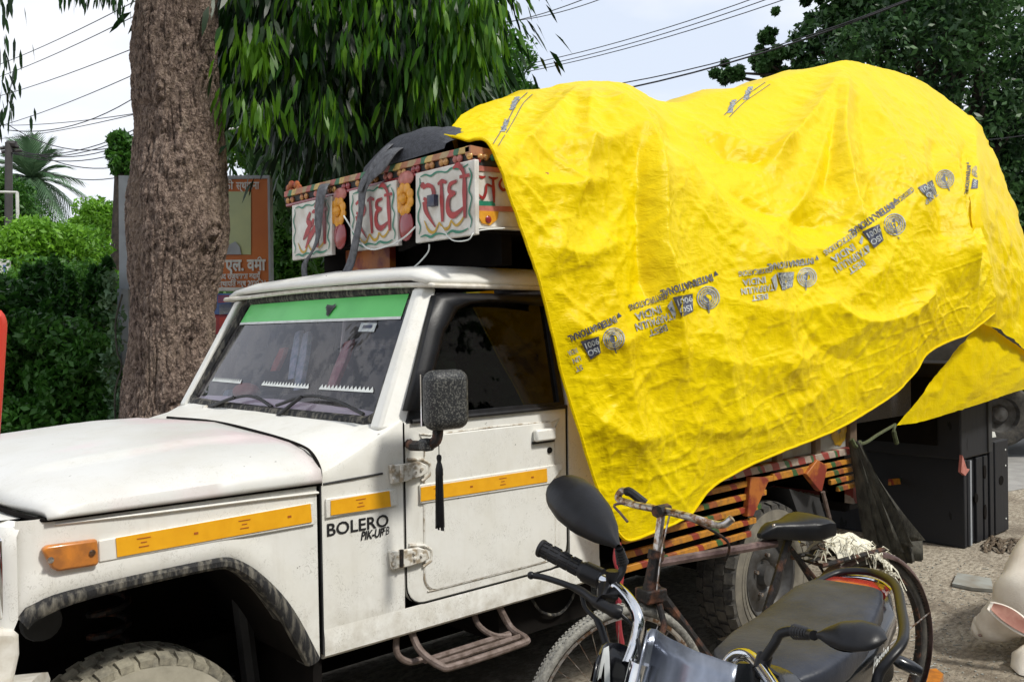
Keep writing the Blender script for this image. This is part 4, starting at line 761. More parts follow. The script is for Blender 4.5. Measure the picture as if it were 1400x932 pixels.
# photo position of every grid point, so folds can follow what the photo shows
C3 = (G1-CAM)@RM; PXY = np.stack([CX+F_PX*C3[..., 0]/C3[..., 2], CY+F_PX*C3[..., 1]/C3[..., 2]], -1)
def fold(line, amp, wid, sharp=1.0):         # ridge (amp>0) or valley along a line; amp tapers at both ends
    P = np.array(cr_spline(line, 6)); best = np.full((nu_, nv_), 1e9); tt = np.zeros((nu_, nv_)); sd = np.zeros((nu_, nv_))
    for i in range(len(P)-1):
        a, b = P[i], P[i+1]; d = b-a; l2 = d.dot(d)+1e-9; t = np.clip(((PXY-a)@d)/l2, 0, 1); q = PXY-(a+t[..., None]*d); dist = np.hypot(q[..., 0], q[..., 1])
        s = np.sign(d[0]*q[..., 1]-d[1]*q[..., 0]); m = dist < best; best = np.where(m, dist, best); tt = np.where(m, (i+t)/(len(P)-1), tt); sd = np.where(m, s, sd)
    w_ = np.where(sd > 0, wid*sharp, wid/sharp)
    return amp*np.exp(-(best/w_)**1.25)*np.clip(np.sin(np.clip(tt, 0.02, .98)*PI)*1.8, 0, 1)
H = np.zeros((nu_, nv_))
for args in [
  ([(806, 116), (840, 160), (872, 192), (884, 240), (892, 330), (905, 420), (935, 540)], .075, 20, 1.5),
  ([(862, 190), (868, 260), (872, 350), (880, 430)], -.05, 16, 1), ([(800, 118), (770, 150), (735, 185), (700, 205)], .035, 16, 1),
  ([(806, 118), (800, 170), (790, 230), (770, 300)], .03, 18, 1), ([(740, 200), (800, 210), (860, 195)], .03, 14, 1.3),
  ([(900, 190), (950, 260), (1010, 330), (1060, 400)], .045, 26, 1.3), ([(890, 140), (940, 200), (1000, 250), (1080, 300), (1160, 310)], -.05, 24, 1),
  ([(925, 150), (985, 190), (1050, 215), (1090, 200)], .045, 12, 1.6), ([(940, 165), (1000, 215), (1060, 225)], -.04, 12, 1),
  ([(1155, 88), (1120, 150), (1080, 200), (1040, 235)], .05, 17, 1.3), ([(1155, 88), (1150, 180), (1162, 280), (1170, 330)], .055, 14, 1.4), ([(1152, 92), (1128, 190), (1090, 280), (1040, 330)], .035, 18, 1),
  ([(1140, 110), (1135, 200), (1125, 280)], -.04, 16, 1), ([(1158, 90), (1195, 160), (1240, 240), (1265, 330)], .045, 20, 1.2), ([(1165, 120), (1190, 230), (1205, 320)], -.035, 18, 1),
  ([(1288, 200), (1296, 260), (1305, 320), (1330, 400)], .075, 14, 1.8), ([(1275, 190), (1278, 270), (1290, 350)], -.045, 14, 1), ([(1318, 190), (1325, 260), (1345, 340)], -.04, 10, 1),
  ([(1000, 300), (1080, 345), (1160, 330), (1230, 270)], .03, 22, 1.2), ([(960, 400), (1060, 430), (1160, 400), (1240, 330)], .016, 18, 1.2), ([(900, 470), (1010, 500), (1120, 480), (1210, 410)], .012, 18, 1.2),
  ([(900, 560), (980, 590), (1080, 560), (1180, 490)], .010, 16, 1), ([(1110, 410), (1170, 440), (1230, 430), (1290, 380)], .035, 16, 1.5), ([(1080, 430), (1120, 480), (1180, 500)], -.015, 16, 1),
  ([(700, 230), (760, 260), (830, 250)], .02, 16, 1), ([(730, 330), (790, 350), (850, 330)], .02, 18, 1), ([(760, 430), (820, 470), (880, 450)], .022, 22, 1), ([(800, 560), (850, 600), (920, 590)], .022, 24, 1),
  ([(820, 330), (830, 430), (850, 540), (880, 650)], .028, 22, 1.2), ([(960, 420), (985, 520), (1010, 600)], .03, 24, 1.2), ([(1030, 330), (1060, 440), (1090, 540)], .03, 24, 1.2)]:
    H += fold(*args)
def crease(P, f, a): r = 0; n = vnoise(P, f)*.65+vnoise(P+7.7, f*2.1)*.35; return a*(1-np.abs(n-.5)*4).clip(0, 1)**1.5
H *= 1.5
for seed, f, a in ((0, 3.1, .007), (3, 7.3, .005), (9, 15, .0045), (5, 30, .0022)): H += crease(G1*np.array([1, 1, .85])+seed, f, a)
def aniso(ang, f, st, a, seed):
    c, s = math.cos(ang), math.sin(ang); Q = G1.copy(); x, z = G1[..., 0]*c+G1[..., 2]*s, -G1[..., 0]*s+G1[..., 2]*c; Q[..., 0], Q[..., 2] = x*st+seed, z; Q[..., 1] *= .5; n = vnoise(Q, f); return a*(1-np.abs(n-.5)*8).clip(0, 1)
H += aniso(rad(35), 8, .22, .006, 1)+aniso(rad(-40), 9, .25, .006, 5)+aniso(rad(75), 7, .2, .006, 9)+aniso(rad(10), 16, .3, .004, 13)+aniso(rad(55), 20, .3, .003, 21)
edge = np.clip(Vrow*6, 0, 1)*np.clip(Ucol*14+.15, 0, 1); H = H*np.clip(.35+.65*edge, 0, 1)*np.clip((1-Vrow)*8+.35, 0, 1)
G2 = G1+NR*H[..., None]
# far half: over the ridge and down the other side
ridge = G2[:, 0]; far = []
for k, (dy, dz) in enumerate(((.10, .012), (.22, .0), (.36, -.05), (.52, -.14), (.68, -.28), (.80, -.50), (.86, -.80), (.88, -1.1), (.90, -1.4))):
    p = ridge.copy(); yt = np.minimum(1.82, ridge[:, 1]+dy*1.25); p[:, 1] = yt; p[:, 2] = np.maximum(.9, ridge[:, 2]+dz*1.0); p[:, 2] += .03*np.sin(p[:, 0]*7+k); p[:, 0] += (yt-ridge[:, 1])*1.0*np.clip(1-np.linspace(0, 1, nu_)*3, 0, 1); far.append(p)
# roll back over the ridge smoothly
far = np.array(far[::-1]).transpose(1, 0, 2)
GA = np.concatenate([far, G2], axis=1)
tarp = thing('tarpaulin', 'large creased yellow plastic tarpaulin draped over the loaded truck bed', 'tarpaulin', (4.2, .4, 1.0))
V = GA.reshape(-1, 3); m_, n_ = GA.shape[:2]
ii, jj = np.meshgrid(np.arange(m_-1), np.arange(n_-1), indexing='ij'); a = (ii*n_+jj).ravel(); FQ = np.stack([a, a+1, a+n_+1, a+n_], 1)
me = fast_mesh('main_sheet', V, FQ); sheet = fin('main_sheet', me, 'tarp', tarp, True, 0, None); me.set_sharp_from_angle(angle=PI)
# hem: folded edge round the sheet
mb = MB(); hem = [G2[i, -1] for i in range(0, nu_, 4)]; mb.tube(hem, .007, 6); mb.tube([G2[0, j] for j in range(0, nv_, 4)], .006, 6); part('hem', mb, 'tarp', sheet)
# rear skirt: the sheet carries on round the rear corner
NB = [
 [(1318, 158, .58), (1322, 262, .02), (1332, 345, -.10), (1342, 405, -.14), (1333, 436, -.12)],
 [(1332, 166, .47), (1338, 262, -.01), (1347, 345, -.13), (1356, 408, -.17), (1347, 444, -.12)],
 [(1354, 205, .40), (1360, 285, .02), (1366, 350, -.09), (1372, 410, -.12), (1366, 452, -.12)],
 [(1372, 250, .30), (1378, 310, .0), (1384, 365, -.09), (1388, 420, -.11), (1388, 470, -.12)],
 [(1390, 300, .22), (1397, 345, .0), (1404, 390, -.06), (1408, 440, -.08), (1410, 490, -.09)],
 [(1402, 350, .40), (1412, 390, .25), (1420, 430, .2), (1424, 470, .18), (1426, 505, .15)],
 [(1400, 345, 1.1), (1410, 385, 1.1), (1418, 425, 1.1), (1422, 465, 1.1), (1424, 500, 1.1)]]
def sheet_from(net, name, m, n1=12, n2=16, amp=.018, seed=0):
    A = np.array([[PY(*q) for q in col] for col in net]); A = dens(A, n1); A = dens(A.transpose(1, 0, 2), n2).transpose(1, 0, 2)
    a = np.gradient(A, axis=0); b = np.gradient(A, axis=1); n = np.cross(a, b); n /= np.linalg.norm(n, axis=2, keepdims=True)+1e-9
    h = crease(A+seed, 4, amp)+crease(A+seed, 10, amp*.6)+crease(A+seed, 24, amp*.25); A = A+n*h[..., None]*(-1 if n[A.shape[0]//2, A.shape[1]//2, 1] > 0 else 1)
    m0, n0 = A.shape[:2]; ii, jj = np.meshgrid(np.arange(m0-1), np.arange(n0-1), indexing='ij'); k = (ii*n0+jj).ravel()
    me = fast_mesh(name, A.reshape(-1, 3), np.stack([k, k+1, k+n0+1, k+n0], 1)); o = fin(name, me, m, tarp, True, 0, None); me.set_sharp_from_angle(angle=PI); return o, A
rs, RA = sheet_from(NB, 'rear_skirt', 'tarp')
NFp = [[(1341, 438, -.06), (1305, 480, -.02), (1265, 530, .03), (1224, 581, .08)], [(1352, 446, -.07), (1325, 485, -.05), (1290, 530, .0), (1262, 575, .04)], [(1372, 460, -.08), (1352, 495, -.08), (1330, 530, -.05), (1318, 558, -.02)], [(1395, 476, -.09), (1386, 500, -.09), (1376, 520, -.08), (1365, 542, -.06)], [(1420, 490, -.08), (1415, 505, -.08), (1412, 515, -.08), (1408, 528, -.06)]]
fl, FA = sheet_from(NFp, 'folded_corner_flap', 'tarp', amp=.010, seed=4)
# printing on the sheet, laid on the real surface
VV = [Vector(p) for p in V[::1]]; bvh = BVHTree.FromPolygons(VV, [tuple(int(x) for x in q) for q in FQ])
def hit(px, py, off=.004):
    d = Vector(ray(px, py)).normalized(); r = bvh.ray_cast(Vector(CAM), d, 50)
    if r[0] is None: return None
    n = r[1] if r[1].dot(d) < 0 else -r[1]
    return r[0]-d*off+n*.002
def print_on(name, items, m):
    """items: (verts2d, faces) in photo pixels"""
    mb = MB()
    for v, f in items:
        hs = [hit(*p) for p in v]; 
        good = [q for q in f if all(hs[i] is not None for i in q)]; idx = {}
        vs = []; 
        for i, h in enumerate(hs):
            if h is not None: idx[i] = len(vs); vs.append(h)
        mb.add(vs, [tuple(idx[i] for i in q) for q in good])
    return part(name, mb, m, sheet, smooth=False) if mb.v else None
def tform(v, o, e1, e2, s): return [(o[0]+(e1[0]*p[0]+e2[0]*p[1])*s, o[1]+(e1[1]*p[0]+e2[1]*p[1])*s) for p in v]
def frame(ang): d = (math.cos(rad(ang)), math.sin(rad(ang))); return d, (d[1], -d[0])      # reading direction, letter-up (photo pixels)
def txt(s, x, y, h, o, fr_, sc, bold=.02, wd=1.0):
    v, f = text_mesh(s, h, bold*h); v = [(x+p[0]*wd, y+p[1]) for p in v]; return (tform(v, o, fr_[0], fr_[1], sc), f)
def disk(cx_, cy_, r0, r1, n=20): v = [(cx_+r*math.cos(2*PI*k/n), cy_+r*math.sin(2*PI*k/n)) for r in (r0, r1) for k in range(n)]; return v, [(k, (k+1) % n, n+(k+1) % n, n+k) for k in range(n)]
def logo(cx_, cy_, ang, sc, parts='full', tang=None, fade=False):
    o = (cx_, cy_); fr_ = frame(ang); F2 = frame(tang if tang is not None else ang); dk = 'print_dark' if not fade else 'print_grey'; gr = 'print_grey' if not fade else 'print_lite'
    T = lambda v: tform(v, o, fr_[0], fr_[1], sc)
    if 'c' in parts or parts == 'full':
        its = [(T(disk(0, 0, r, r+1.5)[0]), disk(0, 0, r, r+1.5)[1]) for r in (5.0, 7.8, 10.6, 13.6)]; print_on('printed_roundel', its, gr)
        v = [(-5, 10), (5, 0), (-8, -8), (0, -2)]; print_on('printed_emblem', [(T([(-4, -8), (6, -4), (2, 9)]), [(0, 1, 2)]), (T([(2, 9), (4, 20), (5.2, 19.5), (4.5, 6)]), [(0, 1, 2, 3)])], dk)
        # dark shield beside it with the standard's number
        sh = [(18, -11), (44, -14), (40, 14), (24, 11)]; g = []; 
        gv = [((1-a)*((1-b)*np.array(sh[0])+b*np.array(sh[3]))+a*((1-b)*np.array(sh[1])+b*np.array(sh[2]))) for a in np.linspace(0, 1, 7) for b in np.linspace(0, 1, 6)]
        gf = [(i*6+j, (i+1)*6+j, (i+1)*6+j+1, i*6+j+1) for i in range(6) for j in range(5)]; print_on('printed_shield', [(T(gv), gf)], dk)
        mb_items = [txt('ISO', 24, 2, 11, o, fr_, sc), txt('9001', 20, -9, 11, o, fr_, sc)]
        mb = MB()
        for v, f in mb_items:
            hs = [hit(*p, .008) for p in v]
            if all(h is not None for h in hs): mb.add(hs, f)
        if mb.v: part('printed_number', mb, 'print_lite', sheet, smooth=False)
    if 't' in parts or parts == 'full':
        print_on('printed_lettering', [txt('INTERNATIONAL', -14, -28, 13, o, F2, sc, wd=.70, bold=.035), (tform([(-22, -24), (-16, -24), (-19, -31)], o, F2[0], F2[1], sc), [(0, 1, 2)])], dk)
    if 'w' in parts or parts == 'full':
        its = [txt('CERTIFICATIONS', 50, -23, 11, o, F2, sc, wd=.62)]; print_on('printed_lettering', its, dk)
    if 'b' in parts or parts == 'full':
        its = [txt('INDIA', 62, -10, 14, o, F2, sc, wd=.95), txt('TARPAULIN', 52, 3, 14, o, F2, sc, wd=.68), txt('BEST', 62, 16, 12, o, F2, sc, wd=1)]; print_on('printed_block_lettering', its, gr)
        v = [(46, -12), (54, -6), (50, 14), (46, 6)]; print_on('printed_flash', [(tform(v, o, F2[0], F2[1], sc), [(0, 1, 2, 3)])], gr)
logo(839, 463, 158, 1.0, 'ct', 157); print_on('printed_block_lettering', [txt('INDIA', 52, -8, 10, (839, 463), frame(158), 1, wd=.5), txt('LIN', 52, 4, 10, (839, 463), frame(158), 1, wd=.8), txt('ST', 54, 16, 10, (839, 463), frame(158), 1)], 'print_grey')
logo(968, 407, 163, 1.05, 'full', 162)
logo(1103, 379, 171, .9, 'full', 172, True)
logo(1223, 307, 150, 1.0, 'ct', 146); logo(1223, 307, 144, 1.0, 'wb', 147, True)
logo(1292, 245, 145, .85, 'cw', 142); print_on('printed_block_lettering', [txt('INDIA', 22, -6, 12, (1292, 245), frame(140), .8, wd=.7), txt('TARP', 26, 6, 11, (1292, 245), frame(140), .8)], 'print_grey')
logo(1337, 235, 95, .55, 'ct', 95)
# printed selvedge lines over the top
for ln, blots in (([(721, 127), (708, 140), (698, 158), (688, 175), (674, 197)], ((703, 142), (690, 172))), ([(1046, 113), (1030, 124), (1010, 138), (990, 158)], ((1022, 128), (1000, 146)))):
    its = []
    for off, wd in ((0, 1.6), (7, 1.4)):
        P = cr_spline(ln, 5); v = []
        for i, p in enumerate(P): v += [(p[0]+off-wd/2, p[1]+off*.35), (p[0]+off+wd/2, p[1]+off*.35)]
        its.append((v, [(2*i, 2*i+1, 2*i+3, 2*i+2) for i in range(len(P)-1)]))
    print_on('printed_border_line', its, 'print_dark')
    its = []
    for bx, by in blots:
        for k in range(7): x0 = bx-4+k*1.1+random.uniform(-1, 1); y0 = by+7-k*2.6; its.append(([(x0-3, y0), (x0+4, y0-1), (x0+5, y0+1.2), (x0-2, y0+2)], [(0, 1, 2, 3)]))
    print_on('printed_lettering', its, 'print_grey')
# load under the sheet so the tarpaulin rests on something
ld = thing('load_stack', 'dark stacked load hidden under the yellow tarpaulin', 'load', (4.0, .9, .95))
tag(ld, 'dark load on the truck bed seen in the gap beside the folded yellow corner flap', 'load')
mb = MB(); mb.box((2.8, .2, .955), (4.6, 1.5, 1.6)); part('crate_stack', mb, 'speaker', ld, bevel=.02)
mb = MB(); mb.ell((3.5, .95, 1.9), (.5, .35, .5)); mb.box((4.7, .35, .96), (6.2, 1.5, 1.6)); mb.ell((5.6, 1.0, 2.1), (.6, .35, .7)); part('bundle', mb, 'fabric_black', ld)
# ================================================================ bag, straps on the crown
bag = MB()
c0 = fp(585, 222)
G = []
for t in np.linspace(0, 1, 15):
    px = 500+112*t; base = 233-34*t+3; topy = [232, 205, 194, 190.5, 189, 188.5, 189, 191, 196, 201][min(9, int(t*9.99))]; topy = np.interp(t, [0, .1, .25, .42, .6, .8, .93, 1], [236, 212, 196, 190, 188.5, 190, 196, 206])
    b_ = fp(px, base); hgt = PX(px, topy, XF+.20)[2]-b_[2]
    G.append([(b_[0]+.20-.22*math.cos(a)*.98, b_[1], b_[2]+hgt*max(0, math.sin(a))**.75*(1+.03*math.sin(t*23+a*3))-.005) for a in np.linspace(0, PI, 12)])
bag.grid(G); bo = part('cloth_bag', bag, 'fabric_black'); tag(bo, 'black cloth bag lying on top of the painted crown over the cab', 'bag')
def strap(pts, wd, name='strap', m='webbing', dirv=(0, 1, .1), t=.003):
    P = cr_spline(pts, 6); mb = MB(); G = []
    for i, p in enumerate(P):
        f = i/(len(P)-1); w_ = np.interp(f, np.linspace(0, 1, len(wd)), wd); d = np.array(dirv, float) if not callable(dirv) else dirv(f); d /= np.linalg.norm(d); G.append([p-d*w_/2, p-d*w_*.25+np.array([-.002, 0, 0]), p+d*w_*.25+np.array([-.002, 0, 0]), p+d*w_/2])
    mb.grid(G); o = part(name, mb, m); s = o.modifiers.new('t', 'SOLIDIFY'); s.thickness = t; return o
s1 = strap([fp(560, 196, .05), fp(535, 207, -.03), fp(517, 232, -.06), fp(497, 255, -.07), fp(493, 290, -.075), fp(486, 330, -.075), fp(478, 362, -.06), fp(466, 382, -.14)+np.array([0, 0, 0]), fp(452, 390, -.17), fp(445, 383, -.15)], [.08, .09, .09, .06, .035, .05, .06, .06, .05, .04], dirv=lambda f: (0, 1, .12) if f < .78 else (0, .5, -.9))
tag(s1, 'long grey webbing strap hanging from the black bag down to the cab roof', 'strap')
s2 = strap([fp(447, 250, .0), fp(441, 256, -.06), fp(437, 275, -.07), fp(435, 300, -.07), fp(434, 325, -.06), fp(426, 345, -.06), fp(416, 362, -.05), fp(417, 384, -.03)], [.07, .075, .07, .06, .035, .02, .045, .05])
tag(s2, 'narrow dark strap hanging over the leftmost painted letter board', 'strap')
s3 = strap([fp(548, 192, .08), fp(530, 200, -.01), fp(513, 222, -.05), fp(498, 245, -.07), fp(491, 262, -.085)], [.03, .04, .05, .05, .03]); tag(s3, 'short grey strap end folded over the left end of the black bag', 'strap')

# ================================================================ speaker cabinets behind the truck
SX, SY = 6.57, .15
def cabinet(name, label, lo, hi):
    t = thing(name, label, 'speaker', ((lo[0]+hi[0])/2, (lo[1]+hi[1])/2, lo[2]))
    mb = MB(); mb.box(lo, hi); c = part('cabinet', mb, 'speaker', t, bevel=.012); return t, c
t, c = cabinet('speaker_cabinet', 'tall black ribbed speaker cabinet standing on the dusty ground behind the truck', (6.62, .17, .004), (6.98, 2.0, .62))
mb = MB(); mb.box((6.575, .15, .004), (6.62, 2.02, .625)); part('front_frame', mb, 'speaker', t, bevel=.006)
for x0, x1, y in ((6.63, 6.70, .148), (6.79, 6.90, .150), (6.92, 6.985, .146)): mb = MB(); mb.box((x0, y, .01), (x1, y+.03, .615)); part('side_batten', mb, 'speaker', t, bevel=.004)
mb = MB(); mb.box((6.66, .143, .01), (6.685, .15, .61)); part('edge_strip', mb, 'greypaint', t)
for x, z, rx, rz in ((6.77, .33, .030, .035), (6.93, .50, .022, .05), (6.93, .21, .022, .055)): mb = MB(); mb.lathe([(0, 0), (1, 0), (1, .01)], (0, 0, 0), (0, 1, 0), 20); mb.v = [(x+v[0]*rx, .1435+v[1], z+v[2]*rz) for v in mb.v]; part('hand_slot', mb, 'black', t)
t2, c = cabinet('speaker_cabinet', 'lower black speaker cabinet with a round hand hole, right of the tall one', (7.02, .165, .004), (7.385, 1.2, .70))
for x0, x1 in ((7.03, 7.10), (7.13, 7.385)): mb = MB(); mb.box((x0, .147, .01), (x1, .17, .695)); part('side_batten', mb, 'speaker', t2, bevel=.005)
mb = MB(); mb.lathe([(0, 0), (1, 0), (1, .01)], (0, 0, 0), (0, 1, 0), 20); mb.v = [(7.24+v[0]*.045, .1445+v[1], .40+v[2]*.035) for v in mb.v]; part('hand_slot', mb, 'black', t2)
for x, z in ((7.33, .62), (7.33, .10), (7.33, .50)): mb = MB(); mb.ell((x, .146, z), (.008, .004, .008), nu=8, nv=5); part('bolt', mb, 'whitestrip', t2)
t3, c = cabinet('speaker_cabinet', 'upper black speaker cabinet under the yellow flap, stacked on the tall one', (6.50, .14, .63), (7.02, 1.9, 1.30))
mb = MB(); mb.box((6.96, .128, .64), (7.03, .15, 1.29)); part('edge_batten', mb, 'dark', t3, bevel=.004)
mb = MB(); mb.box((6.49, .3, .72), (6.50, .9, 1.2)); part('grille', mb, 'black', t3)
mb = MB(); mb.prism([PY(*q, .12) for q in [(1316, 622), (1322, 640), (1326, 641), (1320, 650), (1314, 645)]], (0, .02, 0)); part('torn_edge', mb, 'pinkpl', t3)
mb = MB(); mb.prism([PY(*q, .15) for q in [(1349, 588), (1360, 590), (1362, 597), (1356, 598)]], (0, .1, 0)); tag(part('paper_scrap', mb, 'whitestrip'), 'white scrap of paper lying on the lower black speaker cabinet', 'paper')
# sacking cloth hanging from the rear post, and the tie rope
def drape(name, cols, m, label, cat, fr=.02, n=6):
    A = np.array([[PY(*q) for q in col] for col in cols]); A = dens(A, n); A = dens(A.transpose(1, 0, 2), 6).transpose(1, 0, 2)
    ph = np.linspace(0, 1, A.shape[0])[:, None]; A[..., 1] += fr*np.sin(ph*31+A[..., 2]*2)*np.linspace(.5, 1, A.shape[1])[None]; mb = MB().grid(A); o = part(name, mb, m); o.modifiers.new('t', 'SOLIDIFY').thickness = .006; return tag(o, label, cat)
drape('hanging_sackcloth', [[(1163, 604, -.06), (1172, 650, -.07), (1180, 705, -.07), (1190, 758, -.07)], [(1167, 603, -.07), (1182, 650, -.10), (1200, 710, -.12), (1215, 764, -.12)], [(1171, 603, -.08), (1192, 650, -.12), (1216, 700, -.15), (1238, 748, -.17)], [(1175, 606, -.07), (1200, 655, -.10), (1232, 700, -.12), (1262, 735, -.15)]], 'sack', 'grey sackcloth hanging from the rear post of the truck bed to the ground', 'sack', .03)
drape('hanging_sackcloth', [[(1217, 735, -.05), (1224, 752, -.06), (1231, 770, -.07)], [(1236, 738, -.07), (1243, 752, -.1), (1246, 768, -.1)], [(1262, 736, -.05), (1262, 752, -.08), (1261, 764, -.08)]], 'sack', 'small tattered end of sackcloth trailing beside the larger grey cloth', 'sack', .03)
P = cr_spline([PY(1224, 580, .06), PY(1200, 594, .0), PY(1183, 605, -.05), PY(1168, 607, -.06)], 5); mb = MB(); mb.tube(P, .009, 7)
mb.tube(cr_spline([PY(1224, 580, .05), PY(1222, 590, .04), PY(1226, 606, .04)], 4), [.009]*4+[.014]*5, 7); mb.tube(cr_spline([PY(1164, 600, -.07), PY(1170, 610, -.08), PY(1176, 604, -.07)], 3), .012, 6)
tag(part('tie_rope', mb, 'rope'), 'green tie rope from the yellow flap corner to the rear truck post', 'rope')
mb = MB(); pts = [PZ(*q, .004) for q in [(1302, 801), (1309, 786), (1355, 794), (1358, 809), (1330, 807)]]; mb.prism(pts, (0, 0, .018)); o = part('broken_board', mb, 'sheetside'); tag(o, 'pale flat broken board lying on the dusty ground behind the bicycle', 'board')
lit = MB()
for k in range(46):
    p = PZ(random.uniform(1346, 1392), random.uniform(738, 757), .004); a = random.uniform(-.5, .5)+.2; l = random.uniform(.05, .16); d = np.array([math.cos(a), math.sin(a), 0]); lit.tube([p, p+d*l*.5+np.array([0, 0, random.uniform(0, .03)]), p+d*l], .010, 4, flat=.4)
o = part('litter_heap', lit, 'litter'); kind(o, 'stuff'); o['label'] = 'flattened dry litter at the foot of the black cabinets'; o['category'] = 'litter'
lit = MB()
for k in range(520):
    px, py = random.uniform(1225, 1400), random.uniform(765, 990); p = PZ(px, py, .003); s = random.uniform(.002, .008); a = random.uniform(0, 6)
    if k % 5: lit.ell(p, (s, s*.8, s*.5), nu=5, nv=3)
    else: d = np.array([math.cos(a), math.sin(a), 0]); lit.tube([p, p+d*s*5+np.array([0, 0, s*.3])], .0025, 4)
o = part('ground_litter', lit, 'sheetside'); kind(o, 'stuff'); o['label'] = 'scattered pebbles and straw on the dusty ground'; o['category'] = 'litter'
mb = MB(); mb.prism([PZ(*q, .003) for q in [(1255, 932), (1262, 924), (1280, 922), (1290, 930), (1285, 940), (1262, 942)]], (0, 0, .03)); tag(part('brick_piece', mb, 'amber'), 'broken orange brick piece on the ground below the motorcycle indicator', 'brick')

# ================================================================ bicycle
FA_, RA_ = np.array([2.15, -.535, 0]), np.array([3.25, -.785, 0]); bd = (RA_-FA_)/np.linalg.norm(RA_-FA_); bn = np.array([-bd[1], bd[0], 0])
bike = thing('bicycle', 'old rusty black bicycle with maroon top tube parked between truck and motorcycle', 'bicycle', (2.75, -.67, 0))
def bt(name, path, r, m, par=bike, n=8, closed=False, flat=None, sm=0): mb = MB(); mb.tube(cr_spline(path, sm) if sm else path, r, n, closed, flat); return part(name, mb, m, par)
def cyc_wheel(c, ax, mt, rimm):
    ax = np.array(ax, float); R0 = .338; mb = MB(); mb.lathe([(R0+.018*math.cos(a), .019*math.sin(a)) for a in np.linspace(0, 2*PI, 13)], c, ax, 72); w_ = part('wheel', mb, mt, bike)
    tb = MB(); e1 = np.cross(ax, [0, 0, 1]); e1 /= np.linalg.norm(e1); e2 = np.cross(ax, e1)
    for k in range(150):
        a = 2*PI*k/150
        for h in (-.012, 0, .012):
            q = c+(R0+.0165-abs(h)*.25)*(e1*math.cos(a+(h == 0)*.02)+e2*math.sin(a+(h == 0)*.02))+ax*h; u = (e1*math.cos(a)+e2*math.sin(a))*.0035; v = (-e1*math.sin(a)+e2*math.cos(a))*.0045; x_ = ax*.004
            tb.add([q+u-v-x_, q+u+v-x_, q+u+v+x_, q+u-v+x_], [(0, 1, 2, 3)])
    o = part('tyre_studs', tb, mt, w_, smooth=False); o['kind'] = 'stuff'
    mb = MB(); mb.lathe([(.322, -.012), (.312, -.013), (.308, 0), (.312, .013), (.322, .012)], c, ax, 64); part('rim', mb, rimm, w_)
    mb = MB(); mb.tube([c-ax*.05, c+ax*.05], .016, 10); part('hub', mb, 'rust', w_)
    for k in range(36):
        a = 2*PI*k/36; s = (1 if k % 2 else -1); b_ = a+(.5 if (k//2) % 2 else -.5); mb = MB(); mb.tube([c+ax*.03*s+.018*(e1*math.cos(b_)+e2*math.sin(b_)), c+.31*(e1*math.cos(a)+e2*math.sin(a))], .0011, 3); part('spoke', mb, 'oldchrome', w_)
    return w_
fa = FA_+np.array([0, 0, .355]); ra = RA_+np.array([0, 0, .355])
cyc_wheel(fa, bn, 'cycle_tyre', 'oldchrome'); cyc_wheel(ra, bn, 'tyre', 'rust')
# key points from the photograph on the bicycle's own plane
def PB(px, py, off=0):
    d = ray(px, py); p0 = FA_+bn*off; t = (p0-CAM).dot(bn)/d.dot(bn); return CAM+d*t
stem_top, head_top, head_bot, crownp = PB(905, 697), PB(897, 760), PB(888, 806), PB(893, 822)
seat_clamp = PB(1078, 745); bb = PB(1010, 915); bb[2] = .30
bt('head_tube', [head_top, head_bot], .022, 'rust'); bt('stem', [head_top, stem_top], .013, 'oldchrome')
bt('top_tube', [PB(900, 769), PB(1060, 742)], .0155, 'rustpaint'); bt('down_tube', [PB(893, 800), bb], .020, 'rust'); bt('seat_tube', [seat_clamp+np.array([0, 0, .02]), bb], .015, 'rust')
for s in (-1, 1): bt('seat_stay', [seat_clamp, ra+bn*.055*s], .008, 'rust'); bt('chain_stay', [bb, ra+bn*.055*s], .009, 'rust')
for s in (-1, 1): bt('fork_leg', [crownp+bn*.03*s, crownp+bn*.055*s-np.array([0, 0, .06]), fa+bn*.055*s], .011, 'rust')
mb = MB(); mb.box((-.04, -.035, -.022), (.04, .035, .022)); a = math.atan2(bd[1], bd[0]); mb.v = [tuple(PB(890, 812)+np.array([v[0]*math.cos(a)-v[1]*math.sin(a), v[0]*math.sin(a)+v[1]*math.cos(a), v[2]])) for v in mb.v]; part('fork_crown', mb, 'rust', bike, bevel=.006)
bt('head_lug', [PB(898, 752), PB(896, 764)], .027, 'rust'); bt('head_lug', [PB(892, 798), PB(889, 808)], .028, 'rust')
# handlebar: near grip end towards the camera, far end behind
hb = [(862, 689, -.10), (848, 684, -.155)]
hpt = lambda px, py, o: PB(px, py, o)
sgn = -1 if bn[1] > 0 else 1         # towards the camera
NB_ = [hpt(866, 686, sgn*-.20), hpt(847, 676, sgn*-.24), hpt(852, 668, sgn*-.22)]
bar = [hpt(882, 688, -sgn*.16), hpt(862, 672.5, -sgn*.20), hpt(850, 671, -sgn*.24), hpt(846, 682, -sgn*.24), hpt(870, 690, -sgn*.12), stem_top, hpt(945, 707, sgn*.14), hpt(975, 716, sgn*.20), hpt(990, 716, sgn*.24), hpt(1001, 708, sgn*.26)]
bt('handlebar', bar[1:], .0125, 'oldchrome', sm=5, n=10); bt('handlebar_grip', [bar[0], bar[1], bar[1]*.6+bar[2]*.4], .016, 'rubber', sm=3)
bt('brake_lever', [hpt(895, 694, -sgn*.10), hpt(862, 688, -sgn*.16), hpt(840, 690, -sgn*.20), hpt(848, 701, -sgn*.16), hpt(858, 713, -sgn*.12)], .0045, 'rustpaint', sm=4)
bt('brake_rod', [hpt(930, 704, sgn*.10), hpt(965, 720, sgn*.14), hpt(993, 738, sgn*.12), hpt(997, 752, sgn*.1), hpt(992, 765, sgn*.06)], .0045, 'rust', sm=3)
